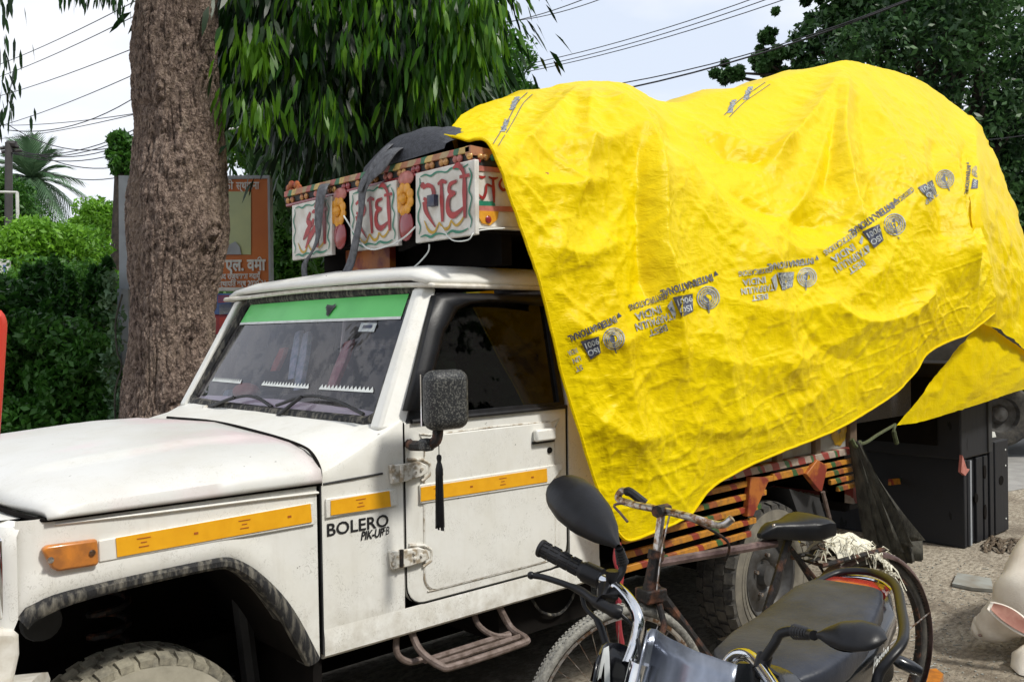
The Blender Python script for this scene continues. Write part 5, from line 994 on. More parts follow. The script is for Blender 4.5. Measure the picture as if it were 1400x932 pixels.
bt('brake_rod', [stem_top+np.array([.02, -.02, 0]), PB(907, 740, sgn*.02), PB(902, 770, sgn*.03), PB(898, 806, sgn*.03)], .003, 'oldchrome')
bt('stem_clamp', [PB(898, 699, -.02), PB(912, 696, .02)], .02, 'rust')
# saddle
def nrm(v): return v/np.linalg.norm(v)
SG = []; sc0 = PB(1085, 716); sz = sc0[2]
for t in np.linspace(0, 1, 12):                 # nose (front) to rear
    p = np.array([*(PB(1038+85*t, 716)[:2]), 0]); wdt = np.interp(t, [0, .1, .4, .7, .9, 1], [.012, .026, .045, .095, .10, .055]); zt = sz+np.interp(t, [0, .15, .5, .8, 1], [-.012, .018, .018, .030, .012]); zb = sz+np.interp(t, [0, .3, .7, 1], [-.03, -.045, -.06, -.05]); row = []
    for a in np.linspace(0, 2*PI, 17)[:-1]: row.append(p+bn*wdt*np.sign(math.cos(a))*abs(math.cos(a))**.6+np.array([0, 0, (zt+zb)/2+(zt-zb)/2*np.sign(math.sin(a))*abs(math.sin(a))**.6]))
    row.append(row[0]); SG.append(row)
mb = MB().grid(SG); mb.add(SG[0][:-1], [tuple(range(16))]); mb.add(SG[-1][:-1], [tuple(range(15, -1, -1))]); sad = part('saddle', mb, 'plastic', bike)
for s in (-1, 1):
    mb = MB(); c = PB(1110, 738)+bn*.045*s; mb.tube([c+np.array([.014*math.cos(k*1.05), .014*math.sin(k*1.05), .025-.0045*k/1.0]) for k in range(14)], .003, 5); part('saddle_spring', mb, 'oldchrome', sad)
mb = MB(); mb.ell(PB(1058, 718, sgn*.06), (.006, .006, .006)); part('rivet', mb, 'oldchrome', sad)
# rear carrier with its tangle
cz = PB(1150, 758)[2]; cf, cb = PB(1103, 757)[:2], PB(1186, 750)[:2]
car = [np.array([*cf, cz])+bn*.07, np.array([*cf, cz])-bn*.07, np.array([*cb, cz+.015])-bn*.07, np.array([*cb, cz+.015])+bn*.07]
cr_ = bt('carrier', car, .009, 'rust', closed=True, n=6)
for k in range(3): bt('carrier_bar', [car[0]*(.8-.3*k)+car[3]*(.2+.3*k), car[1]*(.8-.3*k)+car[2]*(.2+.3*k)], .006, 'rust', cr_)
bt('carrier_bar', [(car[0]+car[1])/2, (car[2]+car[3])/2], .012, 'rust', cr_, flat=.4)
for s in (0, 3): bt('carrier_stay', [car[s]*.3+car[3-s]*.7, ra+bn*.06*(1 if s == 0 else -1)], .005, 'rust')
G = []
for a in np.linspace(-.75, 2.2, 30):                   # rear mudguard
    u = bd*math.cos(a)+np.array([0, 0, 1])*math.sin(a) if True else 0; G.append([ra+u*.367-bn*.035-u*.012, ra+u*.374-bn*.018, ra+u*.377, ra+u*.374+bn*.018, ra+u*.367+bn*.035-u*.012])
mb = MB().grid([r for r in G if True]); mg = part('rear_mudguard', mb, 'rustpaint', bike); mg.modifiers.new('t', 'SOLIDIFY').thickness = .002
bt('mudguard_stay', [ra+bn*.06*sgn, PB(1272, 836, sgn*.03)], .003, 'oldchrome')
mb = MB(); mb.lathe([(.085, -.002), (.09, 0), (.085, .002)], bb+bn*.06*sgn, bn, 30); mb.lathe([(0.02, -.002), (.09, 0)], bb+bn*.06*sgn, bn, 30); part('chainring', mb, 'rust', bike)
for s in (-1, 1):
    e = bb+bn*.075*s+(bd*.10+np.array([0, 0, .13]))*s; bt('crank_arm', [bb+bn*.07*s, e], .010, 'rust'); mb = MB(); mb.prism([e+bn*.02*s+bd*.04, e+bn*.02*s-bd*.04, e+bn*.10*s-bd*.04, e+bn*.10*s+bd*.04], (0, 0, .022)); part('pedal', mb, 'rubber', bike)
bt('kick_stand', [ra+bn*.07, ra+bn*.07-np.array([0, 0, .355])+bd*.02], .007, 'rust'); bt('kick_stand', [ra-bn*.07, ra-bn*.07-np.array([0, 0, .355])+bd*.02], .007, 'rust')
# cream fibres/rag on the carrier
cf_ = MB(); G = []
for i, t in enumerate(np.linspace(0, 1, 16)):
    row = []
    for j, s in enumerate(np.linspace(-1, 1, 9)):
        px = 1130+90*t; py = np.interp(t, [0, .15, .4, .65, .85, 1], [740, 730, 731, 741, 752, 768]); p = PB(px, py, 0); nn = float(vnoise(np.array([i*.7, j*.9, 3.1]), 1.0)); row.append(p-bn*sgn*.02+bn*.085*s*(1-.3*t)+np.array([0, 0, -.06*abs(s)**2+.03*(nn-.5)]))
    G.append(row)
cf_.grid(G)
for k in range(260):
    t = random.random()**.7; px = 1120+105*t; py = np.interp(t, [0, .2, .5, .8, 1], [748, 736, 740, 756, 790])+random.uniform(-3, 12); p = PB(px, py, random.uniform(-.09, .09)); a = random.uniform(0, 6.28); l = random.uniform(.02, .07); d = np.array([math.cos(a), math.sin(a)*.7, random.uniform(-.9, .25)]); cf_.tube([p, p+d*l*.5+np.array([0, 0, .01]), p+d*l+np.array([0, 0, -.01])], .0022, 3)
tag(part('fibre_bundle', cf_, 'cream'), 'cream tangled fibre rag draped over the rear carrier of the bicycle', 'rag')

# ================================================================ motorcycle
moto = thing('motorcycle', 'black motorcycle with silver headlamp cowl parked in front of the bicycle', 'motorcycle', (1.9, -1.28, 0))
hd = nrm(np.array([1.2, .25, 0])); hn = np.array([-hd[1], hd[0], 0])        # rearwards, and to the far side
def mt_(name, path, r, m, par=moto, n=10, closed=False, flat=None, sm=0): mb = MB(); mb.tube(cr_spline(path, sm) if sm else path, r, n, closed, flat); return part(name, mb, m, par)
def mpoint(o, a, b, c): return np.array(o)+hd*a+hn*b+np.array([0, 0, c])
# handlebar far side
gA, gB, gC = PZ(738, 748, 1.10), PZ(800, 781, 1.06), PZ(838, 799, 1.045)
mt_('handlebar', [PZ(812, 787, 1.055), gC, PZ(862, 822, 1.03), PZ(873, 850, 1.0), PZ(868, 880, .96), PZ(858, 908, .93)], .0125, 'chrome', sm=5, n=12)
G_ = MB(); ax_ = nrm(gA-gB); L_ = np.linalg.norm(gA-gB); G_.lathe([(0, L_), (.0195, L_-.001), (.0205, L_-.004), (.0200, L_-.008), (.0165, L_-.011), (.0165, .012), (.0195, .008), (.0195, .0), (.012, -.002)], gB, ax_, 20)
for k in range(11):
    a = 2*PI*k/11; e1 = nrm(np.cross(ax_, [0, 0, 1])); e2 = np.cross(ax_, e1)
    for q in range(4): G_.tube([gB+ax_*(.016+q*L_*.22)+.0167*(e1*math.cos(a)+e2*math.sin(a)), gB+ax_*(.016+q*L_*.22+L_*.17)+.0167*(e1*math.cos(a)+e2*math.sin(a))], .0022, 5)
part('throttle_grip', G_, 'rubber', moto)
mt_('switch_housing', [PZ(800, 781, 1.06), PZ(822, 791, 1.05)], .023, 'plastic', n=14); mt_('lever_bracket', [PZ(826, 802, 1.045), PZ(822, 820, 1.035), PZ(838, 812, 1.035)], .014, 'plastic')
lv = mt_('brake_lever', [PZ(727, 786, 1.055), PZ(748, 790, 1.052), PZ(790, 805, 1.04), PZ(815, 822, 1.03), PZ(838, 834, 1.02), PZ(850, 838, 1.015)], [.0065]*4+[.0065]*4+[.009]*4+[.012]*4+[.014]*4+[.010], 'plastic', sm=4)
mb = MB(); mb.ell(PZ(726, 786, 1.055), (.0085, .0085, .0085)); part('lever_ball', mb, 'plastic', lv)
mt_('cable', [PZ(850, 840, 1.01), PZ(866, 856, .99), PZ(874, 885, .96), PZ(876, 930, .92)], .0045, 'plastic', sm=4); mt_('cable', [PZ(795, 808, 1.02), PZ(800, 830, .99), PZ(818, 850, .97), PZ(830, 885, .93)], [.005]*8+[.008]*5, 'plastic', sm=4)
def mirror(name, stem, boot, a, b, rw, rt, up):
    """teardrop mirror shell from a (at the stem) to b"""
    mt_('mirror_stem', stem, .0085, 'plastic', sm=4)
    ax = nrm(b-a); L1 = np.linalg.norm(b-a); wv = nrm(np.cross(ax, up)); tv = np.cross(wv, ax); G = []
    for t in np.linspace(0, 1, 18):
        w_ = np.interp(t, [0, .06, .18, .38, .6, .8, .92, .98, 1], [.10, .22, .55, .88, 1, .90, .62, .30, .02])*rw; h_ = np.interp(t, [0, .1, .35, .65, .9, 1], [.25, .5, .95, 1, .6, .03])*rt; row = []
        for q in np.linspace(0, 2*PI, 25): s = math.sin(q); row.append(a+ax*L1*t+wv*w_*math.cos(q)+tv*(h_*s if s > 0 else h_*.35*s))
        G.append(row)
    sh = part('mirror_shell', MB().grid(G), 'plastic', moto); mb = MB(); mb.add([a+ax*L1*t-tv*rt*.34+wv*rw*.8*math.sin(min(1, max(0, t*1.1-.05))*PI)*s for s, tr in ((1, 0), (-1, 1)) for t in (np.linspace(.12, .95, 9) if not tr else np.linspace(.95, .12, 9))], [tuple(range(18))]); part('mirror_face', mb, 'chrome', sh, smooth=False)
    bo_ = MB(); 
    for k in range(6): c = boot[0]+(boot[1]-boot[0])*k/5; bo_.lathe([(.0115-.0006*k, -.003), (.0135-.0006*k, 0), (.0115-.0006*k, .003)], c, boot[1]-boot[0], 12)
    part('rubber_boot', bo_, 'rubber', sh)
cdir = lambda p: nrm(CAM-np.array(p))
aF, bF = PZ(846, 748, 1.125), PZ(757, 655, 1.23)
mirror('far', [gC+np.array([0, 0, .01]), PZ(845, 790, 1.06), PZ(852, 772, 1.085), aF], (PZ(851, 768, 1.09), PZ(847, 752, 1.12)), aF, bF, .058, .035, nrm(cdir((aF+bF)/2)*1+np.array([0, 0, .35])))
mt_('mirror_clamp', [gC-np.array([0, 0, .015]), gC+np.array([0, 0, .03])], .015, 'plastic')
gN = PZ(1038, 905, .99)
mt_('handlebar', [PZ(985, 935, .93), PZ(996, 905, .965), PZ(1012, 894, .985), PZ(1030, 900, .99), PZ(1050, 925, .985), PZ(1075, 965, .975)], .0115, 'chrome', sm=5, n=12)
mt_('mirror_clamp', [PZ(1040, 915, .985), PZ(1046, 895, 1.005)], .014, 'plastic')
aN, bN = PZ(1117, 869, 1.075), PZ(1213, 873, 1.09)
mirror('near', [PZ(1043, 902, 1.0), PZ(1058, 880, 1.03), PZ(1068, 865, 1.05), PZ(1090, 862, 1.06), PZ(1113, 868, 1.073)], (PZ(1088, 863, 1.06), PZ(1105, 866, 1.068)), aN, bN, .038, .022, np.array([-.2, -.35, 1.]))
mt_('handlebar_grip', [PZ(1082, 975, .975), PZ(1150, 1060, .96)], .018, 'rubber'); mt_('clutch_lever', [PZ(1060, 935, .97), PZ(1030, 985, .97), PZ(1090, 1080, .96)], .007, 'plastic', sm=3)
mt_('bar_bracket', [PZ(1040, 915, .98), PZ(1062, 930, .96), PZ(1068, 950, .95)], .014, 'plastic')
# headlamp cowl: curved silver shield
G = []
for t in np.linspace(0, 1, 22):
    px = 884+124*t; top_ = np.interp(t, [0, .06, .2, .5, .8, 1], [874, 856, 853.5, 866, 889, 908]); row = []
    for s in np.linspace(0, 1, 12):
        z = 1.005-.30*s-.0*t; p = PZ(px, top_, 1.005-.02*t); q = p+np.array([0, 0, -.32*s])-hd*(.10*math.sin(s*PI*.55)+.055*math.sin(t*PI))+hn*0; row.append(q)
    G.append(row)
cw_ = part('headlamp_cowl', MB().grid(G), 'cloth_grey', moto); cw_.modifiers.new('t', 'SOLIDIFY').thickness = .004
G = []
for t in np.linspace(0, 1, 8):
    px = 1008+26*t; row = []
    for s in np.linspace(0, 1, 8): p = PZ(px, 906+8*t, .985); row.append(p+np.array([0, 0, -.30*s])-hd*(.08*math.sin(s*PI*.55))+hd*.03*t)
    G.append(row)
part('cowl_side', MB().grid(G), 'bikeblack', moto)
hl = MB(); hc = mpoint((1.30, -1.42, .82), -.1, 0, 0); hl.ell(hc, (.10, .12, .10)); part('headlamp', hl, 'chrome', moto)
# white-striped fairing piece on the far side of the cowl
G = []
for t in np.linspace(0, 1, 9):
    px = 817+62*t; ty = np.interp(t, [0, .3, .6, 1], [905, 872, 872, 888]); p = PZ(px, ty, .955); row = []
    for s in np.linspace(0, 1, 9): row.append(p+np.array([0, 0, -.30*s])-hd*(.05*math.sin(s*2.2)+.03*math.sin(t*PI)))
    G.append(row)
fr2 = part('side_fairing', MB().grid(G), 'bikeblack', moto); fr2.modifiers.new('t', 'SOLIDIFY').thickness = .004
fz = lambda px, py: None
Ga = np.array(G)
def on_grid(u, v, off): 
    a = u*(Ga.shape[0]-1); b = v*(Ga.shape[1]-1); i, j = min(int(a), Ga.shape[0]-2), min(int(b), Ga.shape[1]-2); a -= i; b -= j
    return (Ga[i, j]*(1-a)+Ga[i+1, j]*a)*(1-b)+(Ga[i, j+1]*(1-a)+Ga[i+1, j+1]*a)*b+cdir(Ga[i, j])*off
mb = MB()
for ln in ([(.34, .02), (.27, .18), (.20, .45), (.15, .75), (.12, 1.0)], [(.34, .02), (.45, .15), (.56, .40), (.62, .7), (.66, 1.0)]):
    P = cr_spline(ln, 4); G = [[on_grid(min(1, max(0, p[0]-w_)), min(1, p[1]), .006), on_grid(min(1, p[0]+w_), min(1, p[1]), .006)] for p, w_ in zip(P, np.linspace(.075, .035, len(P)))]; mb.grid(G)
part('white_stripe', mb, 'whitedecal', fr2)
mb = MB(); mb.prism([PZ(*q, .90) for q in [(812, 932), (818, 905), (822, 932)]], (0, .01, 0)); part('red_decal', mb, 'redlens', moto)
mt_('fork_leg', [PZ(876, 905, .95), mpoint((1.27, -1.22, .30), -.15, 0, 0)], .022, 'chrome'); mt_('fork_leg', [PZ(985, 935, .93), mpoint((1.30, -1.42, .30), -.15, 0, 0)], .022, 'chrome')
# fuel tank, seat, tail (lofts along the machine)
def loft(name, rows, m, par=moto, n=20, e=.7):
    G = []
    for c, hw, ht, hb in rows:                 # centre of top, half width, height above / below centre line
        r = []
        for q in np.linspace(0, 2*PI, n+1): cq, sq = math.cos(q), math.sin(q); r.append(np.array(c)+hn*hw*np.sign(cq)*abs(cq)**e+np.array([0, 0, (ht if sq > 0 else hb)*np.sign(sq)*abs(sq)**e]))
        G.append(r)
    mb = MB().grid(G); k = len(G[0])-1; mb.add(G[0][:-1], [tuple(range(k))]); mb.add(G[-1][:-1], [tuple(range(k-1, -1, -1))]); return part(name, mb, m, par)
ct = lambda a, off, z: mpoint((1.50, -1.33, z), a, off, 0)
loft('fuel_tank', [(ct(.0, .0, .68), .05, .05, .08), (ct(.07, .0, .69), .09, .07, .12), (ct(.16, .0, .71), .115, .09, .14), (ct(.28, .0, .73), .125, .09, .13), (ct(.38, .0, .72), .10, .07, .10)], 'bikeblack', n=28)
mb = MB(); mb.lathe([(0, .012), (.028, .010), (.034, 0)], ct(.16, 0, .80), (0, 0, 1), 20); part('fuel_cap', mb, 'chrome', moto)
seat = loft('seat', [(ct(.30, .0, .765), .095, .035, .05), (ct(.36, .0, .775), .135, .040, .05), (ct(.50, .0, .775), .150, .038, .05), (ct(.66, .0, .775), .145, .036, .05), (ct(.80, .0, .785), .135, .040, .05), (ct(.90, .0, .795), .125, .042, .045), (ct(.98, .0, .80), .105, .036, .035), (ct(1.02, .0, .80), .06, .02, .02)], 'seat', n=36, e=.42)
loft('tail_panel', [(ct(.45, .0, .68), .12, .06, .07), (ct(.75, .0, .70), .145, .05, .08), (ct(1.0, .0, .735), .135, .045, .05), (ct(1.14, .0, .755), .09, .035, .03), (ct(1.20, .0, .76), .04, .02, .02)], 'bikeblack', n=28, e=.6)
loft('side_cover', [(ct(.36, .0, .60), .12, .10, .14), (ct(.50, .0, .60), .15, .10, .14), (ct(.64, .0, .62), .12, .08, .10)], 'bikeblack')
mb = MB(); sp_ = ct(.66, -.150, .70)
v, f = text_mesh('Passion', .052, .0012, .5); mb.add([sp_+hd*p[0]*-0+hd*(p[0]-.02)+np.array([0, 0, p[1]])-hn*.012+np.array([0, 0, .012]) for p in v], [tuple(q) for q in f]); part('side_lettering', mb, 'whitedecal', moto, smooth=False)
loft('tail_lamp', [(ct(1.03, .0, .80), .10, .020, .02), (ct(1.09, .0, .80), .095, .022, .025), (ct(1.13, .0, .79), .06, .018, .02)], 'redlens', n=20)
mb = MB(); mb.tube(cr_spline([ct(1.06, .11, .808), ct(1.13, .06, .81), ct(1.15, .0, .812), ct(1.13, -.06, .81), ct(1.06, -.11, .808)], 4), .006, 6); part('lamp_trim', mb, 'chrome', moto)
mt_('grab_rail', [PZ(1098, 806, .80), PZ(1137, 785, .82), PZ(1163, 780, .83), PZ(1192, 782, .835), PZ(1216, 792, .84), PZ(1227, 806, .84), PZ(1232, 832, .84), PZ(1236, 858, .835), PZ(1232, 880, .825), PZ(1214, 902, .80), PZ(1202, 920, .77), PZ(1197, 940, .74)], .0135, 'plastic', sm=4, flat=.8, n=12)
loft('rear_mudguard', [(ct(1.05, 0, .70), .06, .03, .03), (ct(1.22, 0, .62), .06, .03, .05), (ct(1.30, 0, .50), .055, .02, .06)], 'bikeblack')
mb = MB(); iA, iB = PZ(1218, 898, .70), PZ(1258, 917, .665); mb.tube([iA-hn*-.06, iA, iA*.75+iB*.25, iA*.3+iB*.7, iB, iB+(iB-iA)*.04], [.010, .012, .022, .022, .016, .004], 12, flat=.75); part('turn_signal', mb, 'bikeblack', moto)
mb = MB(); mb.tube([iA+hn*.42, iA+hn*.36, iA+hn*.3], [.006, .022, .012], 10); part('turn_signal', mb, 'bikeblack', moto)
# wheels, engine, stand below the picture's edge
for c in (mpoint((1.28, -1.37, .30), -.22, 0, 0), mpoint((1.28, -1.37, .30), 1.03, 0, 0)):
    mb = MB(); mb.lathe([(.262+.040*math.cos(a), .040*math.sin(a)) for a in np.linspace(0, 2*PI, 13)], c, hn, 48); w_ = part('wheel', mb, 'tyre', moto)
    mb = MB(); mb.lathe([(.235, -.02), (.222, 0), (.235, .02)], c, hn, 48); mb.tube([c-hn*.05, c+hn*.05], .04, 12); part('rim', mb, 'steel', w_)
    for k in range(5): a = 2*PI*k/5; e = hd*math.cos(a)+np.array([0, 0, 1])*math.sin(a); mb = MB(); mb.tube([c, c+e*.23], .016, 6); part('spoke', mb, 'steel', w_)
loft('engine', [(ct(.05, 0, .42), .10, .12, .12), (ct(.20, 0, .42), .14, .16, .14), (ct(.40, 0, .40), .13, .12, .12)], 'steel'); mt_('exhaust', [ct(.0, -.1, .42), ct(.05, -.16, .25), ct(.5, -.17, .24), ct(1.1, -.2, .32)], .035, 'chrome', sm=4); mt_('frame_tube', [ct(-.05, 0, .85), ct(.1, 0, .6), ct(.5, 0, .5), ct(1.0, 0, .62)], .02, 'plastic', sm=3)
mt_('swing_arm', [ct(.4, .08, .36), mpoint((1.28, -1.37, .30), 1.03, .07, 0)], .018, 'plastic'); mt_('side_stand', [ct(.35, -.1, .3), ct(.30, -.28, .01)], .012, 'plastic')

# ================================================================ cow (one continuous body)
def skin_body(name, verts, edges, m, par=None, sub=2, base=None):
    me = bpy.data.meshes.new(name); me.from_pydata([tuple(v[0]) for v in verts], edges, []); o = fin(name, me, m, par, False, 0, base)
    o.modifiers.new('skin', 'SKIN'); sv = me.skin_vertices[0].data
    for i, v in enumerate(verts): r = v[1]; sv[i].radius = r if isinstance(r, tuple) else (r, r); sv[i].use_root = (i == 0)
    s = o.modifiers.new('sub', 'SUBSURF'); s.levels = s.render_levels = sub; return o
cowt = thing('cow', 'white cow lying on the ground with its muzzle down, at the right edge', 'cow', (4.9, -1.25, 0))
crows = [(PD(1800, 800, 5.2), .10, .12), (PD(1760, 800, 5.15), .30, .30), (PD(1690, 790, 5.0), .40, .38), (PD(1600, 780, 4.8), .41, .38), (PD(1530, 775, 4.6), .35, .36), (PD(1482, 775, 4.45), .27, .31), (PD(1448, 783, 4.35), .20, .25), (PD(1424, 796, 4.28), .155, .20), (PD(1405, 815, 4.24), .125, .155), (PD(1390, 833, 4.25), .105, .125), (PD(1374, 845, 4.29), .085, .10), (PD(1360, 853, 4.33), .074, .085), (PD(1350, 857, 4.37), .066, .072), (PD(1341, 860, 4.39), .055, .060), (PD(1334, 862, 4.40), .038, .042), (PD(1329, 863, 4.41), .012, .014)]
cc_ = dens(np.array([r[0] for r in crows]), 5); rr_ = dens(np.array([[r[1], r[2]] for r in crows]), 5); G = []
for i, c in enumerate(cc_):
    t = nrm(cc_[min(i+1, len(cc_)-1)]-cc_[max(i-1, 0)]); sd_ = nrm(np.cross(t, [0, 0, 1.])); u_p = np.cross(sd_, t); row = []
    for q in np.linspace(0, 2*PI, 33): nz_ = rr_[i][0]*(.03*math.sin(i*.55+2*q)+.015*math.sin(i*1.3+q*3)); row.append(c+sd_*(rr_[i][0]+nz_)*math.cos(q)+u_p*(rr_[i][1]+nz_)*math.sin(q)); row[-1][2] = max(.006, row[-1][2])
    G.append(row)
body = part('body', MB().grid(G), 'cow', cowt)
mb = MB(); L0 = PD(1440, 880, 4.1); mb.tube(cr_spline([PD(1500, 840, 4.3), PD(1440, 885, 4.15), PD(1400, 915, 4.1), PD(1440, 940, 4.0)], 4), [.10]*4+[.075]*4+[.055]*4+[.05], 10)
mb.v = [(v[0], v[1], max(.006, v[2])) for v in mb.v]; part('foreleg', mb, 'cow', cowt)
for px_, py_ in ((1341, 855), (1340, 868)): mb = MB(); mb.ell(PD(px_, py_, 4.34), (.008, .010, .007), nu=8, nv=5); part('nostril', mb, 'nose', cowt)
mb = MB(); mb.ell(PD(1377, 836, 4.17), (.012, .012, .009), nu=10, nv=6); part('eye', mb, 'plastic', cowt)
def ear(base, tip, w_, nrm_, par):
    base, tip = np.array(base), np.array(tip); ax = tip-base; wv = nrm(np.cross(ax, nrm_)); nv = nrm(np.cross(wv, ax)); G = []; G2_ = []
    for t in np.linspace(0, 1, 14):
        ww = w_*math.sin(min(1, .10+t*.85)*PI*.98)**.7; row = []; row2 = []
        for s in np.linspace(-1, 1, 11): dp = (1-s*s)*w_*.16*(1-t*.5); sag = -.03*t*t; row.append(base+ax*t+wv*ww*s-nv*dp+np.array([0, 0, sag])); row2.append(base+ax*(.06+t*.84)+wv*ww*s*.80-nv*(dp*.82-.004)+np.array([0, 0, sag])+nv*.004)
        G.append(row); G2_.append(row2)
    e = part('ear', MB().grid(G), 'cow', par); e.modifiers.new('t', 'SOLIDIFY').thickness = .006; part('inner_ear', MB().grid(G2_), 'cowpink', e)
eb = PD(1352, 827, 4.14); ear(eb, eb+(PD(1420, 862, 4.05)-eb), .046, nrm(CAM-eb)+np.array([0, 0, .5]), cowt)
# ================================================================ red post at the left edge
mb = MB(); pr = [PY(*q, -.55) for q in [(-40, 425), (-10, 422), (4, 424), (11, 430), (12.5, 445), (5, 560), (-1, 640), (-40, 640)]]; mb.prism(pr, (0, .25, 0)); mb.prism([PY(*q, -.50) for q in [(-38, 630), (-5, 630), (-10, 1000), (-38, 1000)]], (0, .1, 0))
tag(part('red_body_panel', mb, 'redthing', bevel=.015), 'red painted panel edge cut off at the left side, in front of the hedge', 'panel')

# ================================================================ leaves
def leaf_cloud(centers, radii, per, size, droop=0., aspect=.45, seed=0, shell=.35):
    """many small rhombic leaves spread through the given clumps"""
    g = np.random.default_rng(seed); C_ = np.repeat(np.array(centers, float), per, 0); R_ = np.repeat(np.array(radii, float), per, 0); n = len(C_)
    d = g.normal(size=(n, 3)); d /= np.linalg.norm(d, axis=1, keepdims=True); r = (shell+(1-shell)*g.random(n))**(1/2.); P = C_+d*R_*r[:, None]
    a = g.normal(size=(n, 3)); a[:, 2] -= droop*3; a /= np.linalg.norm(a, axis=1, keepdims=True)
    b = np.cross(a, g.normal(size=(n, 3))); b /= np.linalg.norm(b, axis=1, keepdims=True)
    L1 = size*(.6+.8*g.random(n))[:, None]; W1 = L1*aspect; nn = np.cross(a, b)
    V = np.stack([P-a*L1*.5, P+b*W1*.5+nn*W1*.12, P+a*L1*.5, P-b*W1*.5+nn*W1*.12], 1).reshape(-1, 3); F = np.arange(n*4).reshape(-1, 4); return V, F
def crown_part(par, V, F, m, name='crown'): me = fast_mesh(name, V, F); return fin(name, me, m, par, False, 0, None)
def clumps(c, r, n, cr, seed, flat=1.0, top=0):
    g = np.random.default_rng(seed); d = g.normal(size=(n, 3)); d /= np.linalg.norm(d, axis=1, keepdims=True); rr = (.25+.75*g.random(n))**.5
    P = np.array(c)+d*np.array(r)*rr[:, None]; R = np.array([cr, cr, cr*flat])*(.55+.9*g.random(n))[:, None]; return P, R
def limbs(mb, base, tops, r0, g):
    for t in tops:
        b_ = np.array(base, float); t = np.array(t, float); mid = (b_+t)/2+g.normal(size=3)*.06*np.linalg.norm(t-b_); mb.tube(cr_spline([b_, mid, t], 4), np.linspace(r0, r0*.2, 9), 6)
def tree(name, label, base, trunk_h, r, c, rad_, n, cr, per, size, leaf, seed, group=None, droop=0, aspect=.45, flat=.7, cat='tree'):
    base = np.array(base, float); c = np.array(c, float); t = thing(name, label, cat, base, group); g = np.random.default_rng(seed)
    P, R = clumps(c, rad_, n, cr, seed, flat); V, F = leaf_cloud(P, R, per, size, droop, aspect, seed+1); crown_part(t, V, F, leaf)
    mb = MB(); fork = base+np.array([0, 0, trunk_h]); mb.tube(cr_spline([base-np.array([0, 0, .05]), base*.5+fork*.5+g.normal(size=3)*[.1, .1, 0], fork], 4), np.linspace(r, r*.65, 9), 9); limbs(mb, fork, P[:min(14, n)], r*.45, g); part('trunk', mb, 'bark2', t); return t
# --- the big trunk behind the bonnet
TB = thing('roadside_tree', 'thick rough brown tree trunk standing right behind the truck bonnet', 'tree', (1.98, 2.75, 0))
prof = [(-.1, 2.02, .46), (.3, 2.03, .39), (.8, 2.04, .33), (1.05, 2.045, .300), (1.47, 2.05, .262), (1.81, 2.066, .262), (2.0, 2.09, .29), (2.2, 2.106, .312), (2.35, 2.105, .305), (2.66, 2.105, .272), (3.08, 2.105, .258), (3.5, 2.115, .252), (4.0, 2.115, .25), (5.0, 2.1, .24), (6.5, 2.2, .2), (8, 2.3, .12)]
zz = np.concatenate([np.linspace(-.1, 4.1, 640), np.linspace(4.15, 8, 40)]); xs = np.interp(zz, [p[0] for p in prof], [p[1] for p in prof]); rs_ = np.interp(zz, [p[0] for p in prof], [p[2] for p in prof]); aa = np.linspace(0, 2*PI, 361)
Gt = np.zeros((len(zz), len(aa), 3))
A_a, Z_a = np.meshgrid(aa, zz); r_a = rs_[:, None]*np.ones_like(A_a); Pn = np.stack([np.cos(A_a)*.3, np.sin(A_a)*.3, Z_a*.55], -1)
dn = (vnoise(Pn+5, 4)-.5)*.05+(vnoise(Pn+2, 13)-.5)*.026-(.5-np.abs(vnoise((Pn+9)*[1, 1, .42], 26)-.5)).clip(.38, .5)*.12+.05-(.5-np.abs(vnoise(Pn*[1, 1, 1.6]+3, 52)-.5)).clip(.4, .5)*.07+(vnoise(Pn, 90)-.5)*.008+.012*np.sin(A_a*3+Z_a*.6)
for ka, kz, kr, kh in ((-1.9, 2.55, .10, .03), (-1.2, 2.15, .09, .035), (-1.5, 1.55, .07, -.02), (-2.3, 2.95, .06, .02), (-1.1, 3.1, .05, .02), (-1.7, 3.25, .10, -.018)): dd = np.hypot((((A_a+PI) % (2*PI))-((ka+PI) % (2*PI)))*.27, Z_a-kz); dn = dn+kh*np.exp(-(dd/kr)**2)*(1+.5*np.cos(dd/kr*7))
Gt[..., 0] = xs[:, None]+(r_a+dn)*np.cos(A_a); Gt[..., 1] = 2.75+(r_a+dn)*np.sin(A_a); Gt[..., 2] = Z_a
_m, _n = Gt.shape[:2]; _i, _j = np.meshgrid(np.arange(_m-1), np.arange(_n-1), indexing='ij'); _k = (_i*_n+_j).ravel(); fin('trunk', fast_mesh('trunk', Gt.reshape(-1, 3), np.stack([_k, _k+1, _k+_n+1, _k+_n], 1)), 'bark', TB, False, 0, None).data.shade_smooth()
mb = MB(); g = np.random.default_rng(3); limbs(mb, (2.03, 2.75, 4.2), [(.2, 2.0, 5.5), (3.6, 3.4, 6), (1.2, 4, 6.5), (-1.2, 2.6, 6.2), (3, 1.6, 6.2)], .12, g); part('limb', mb, 'bark', TB)
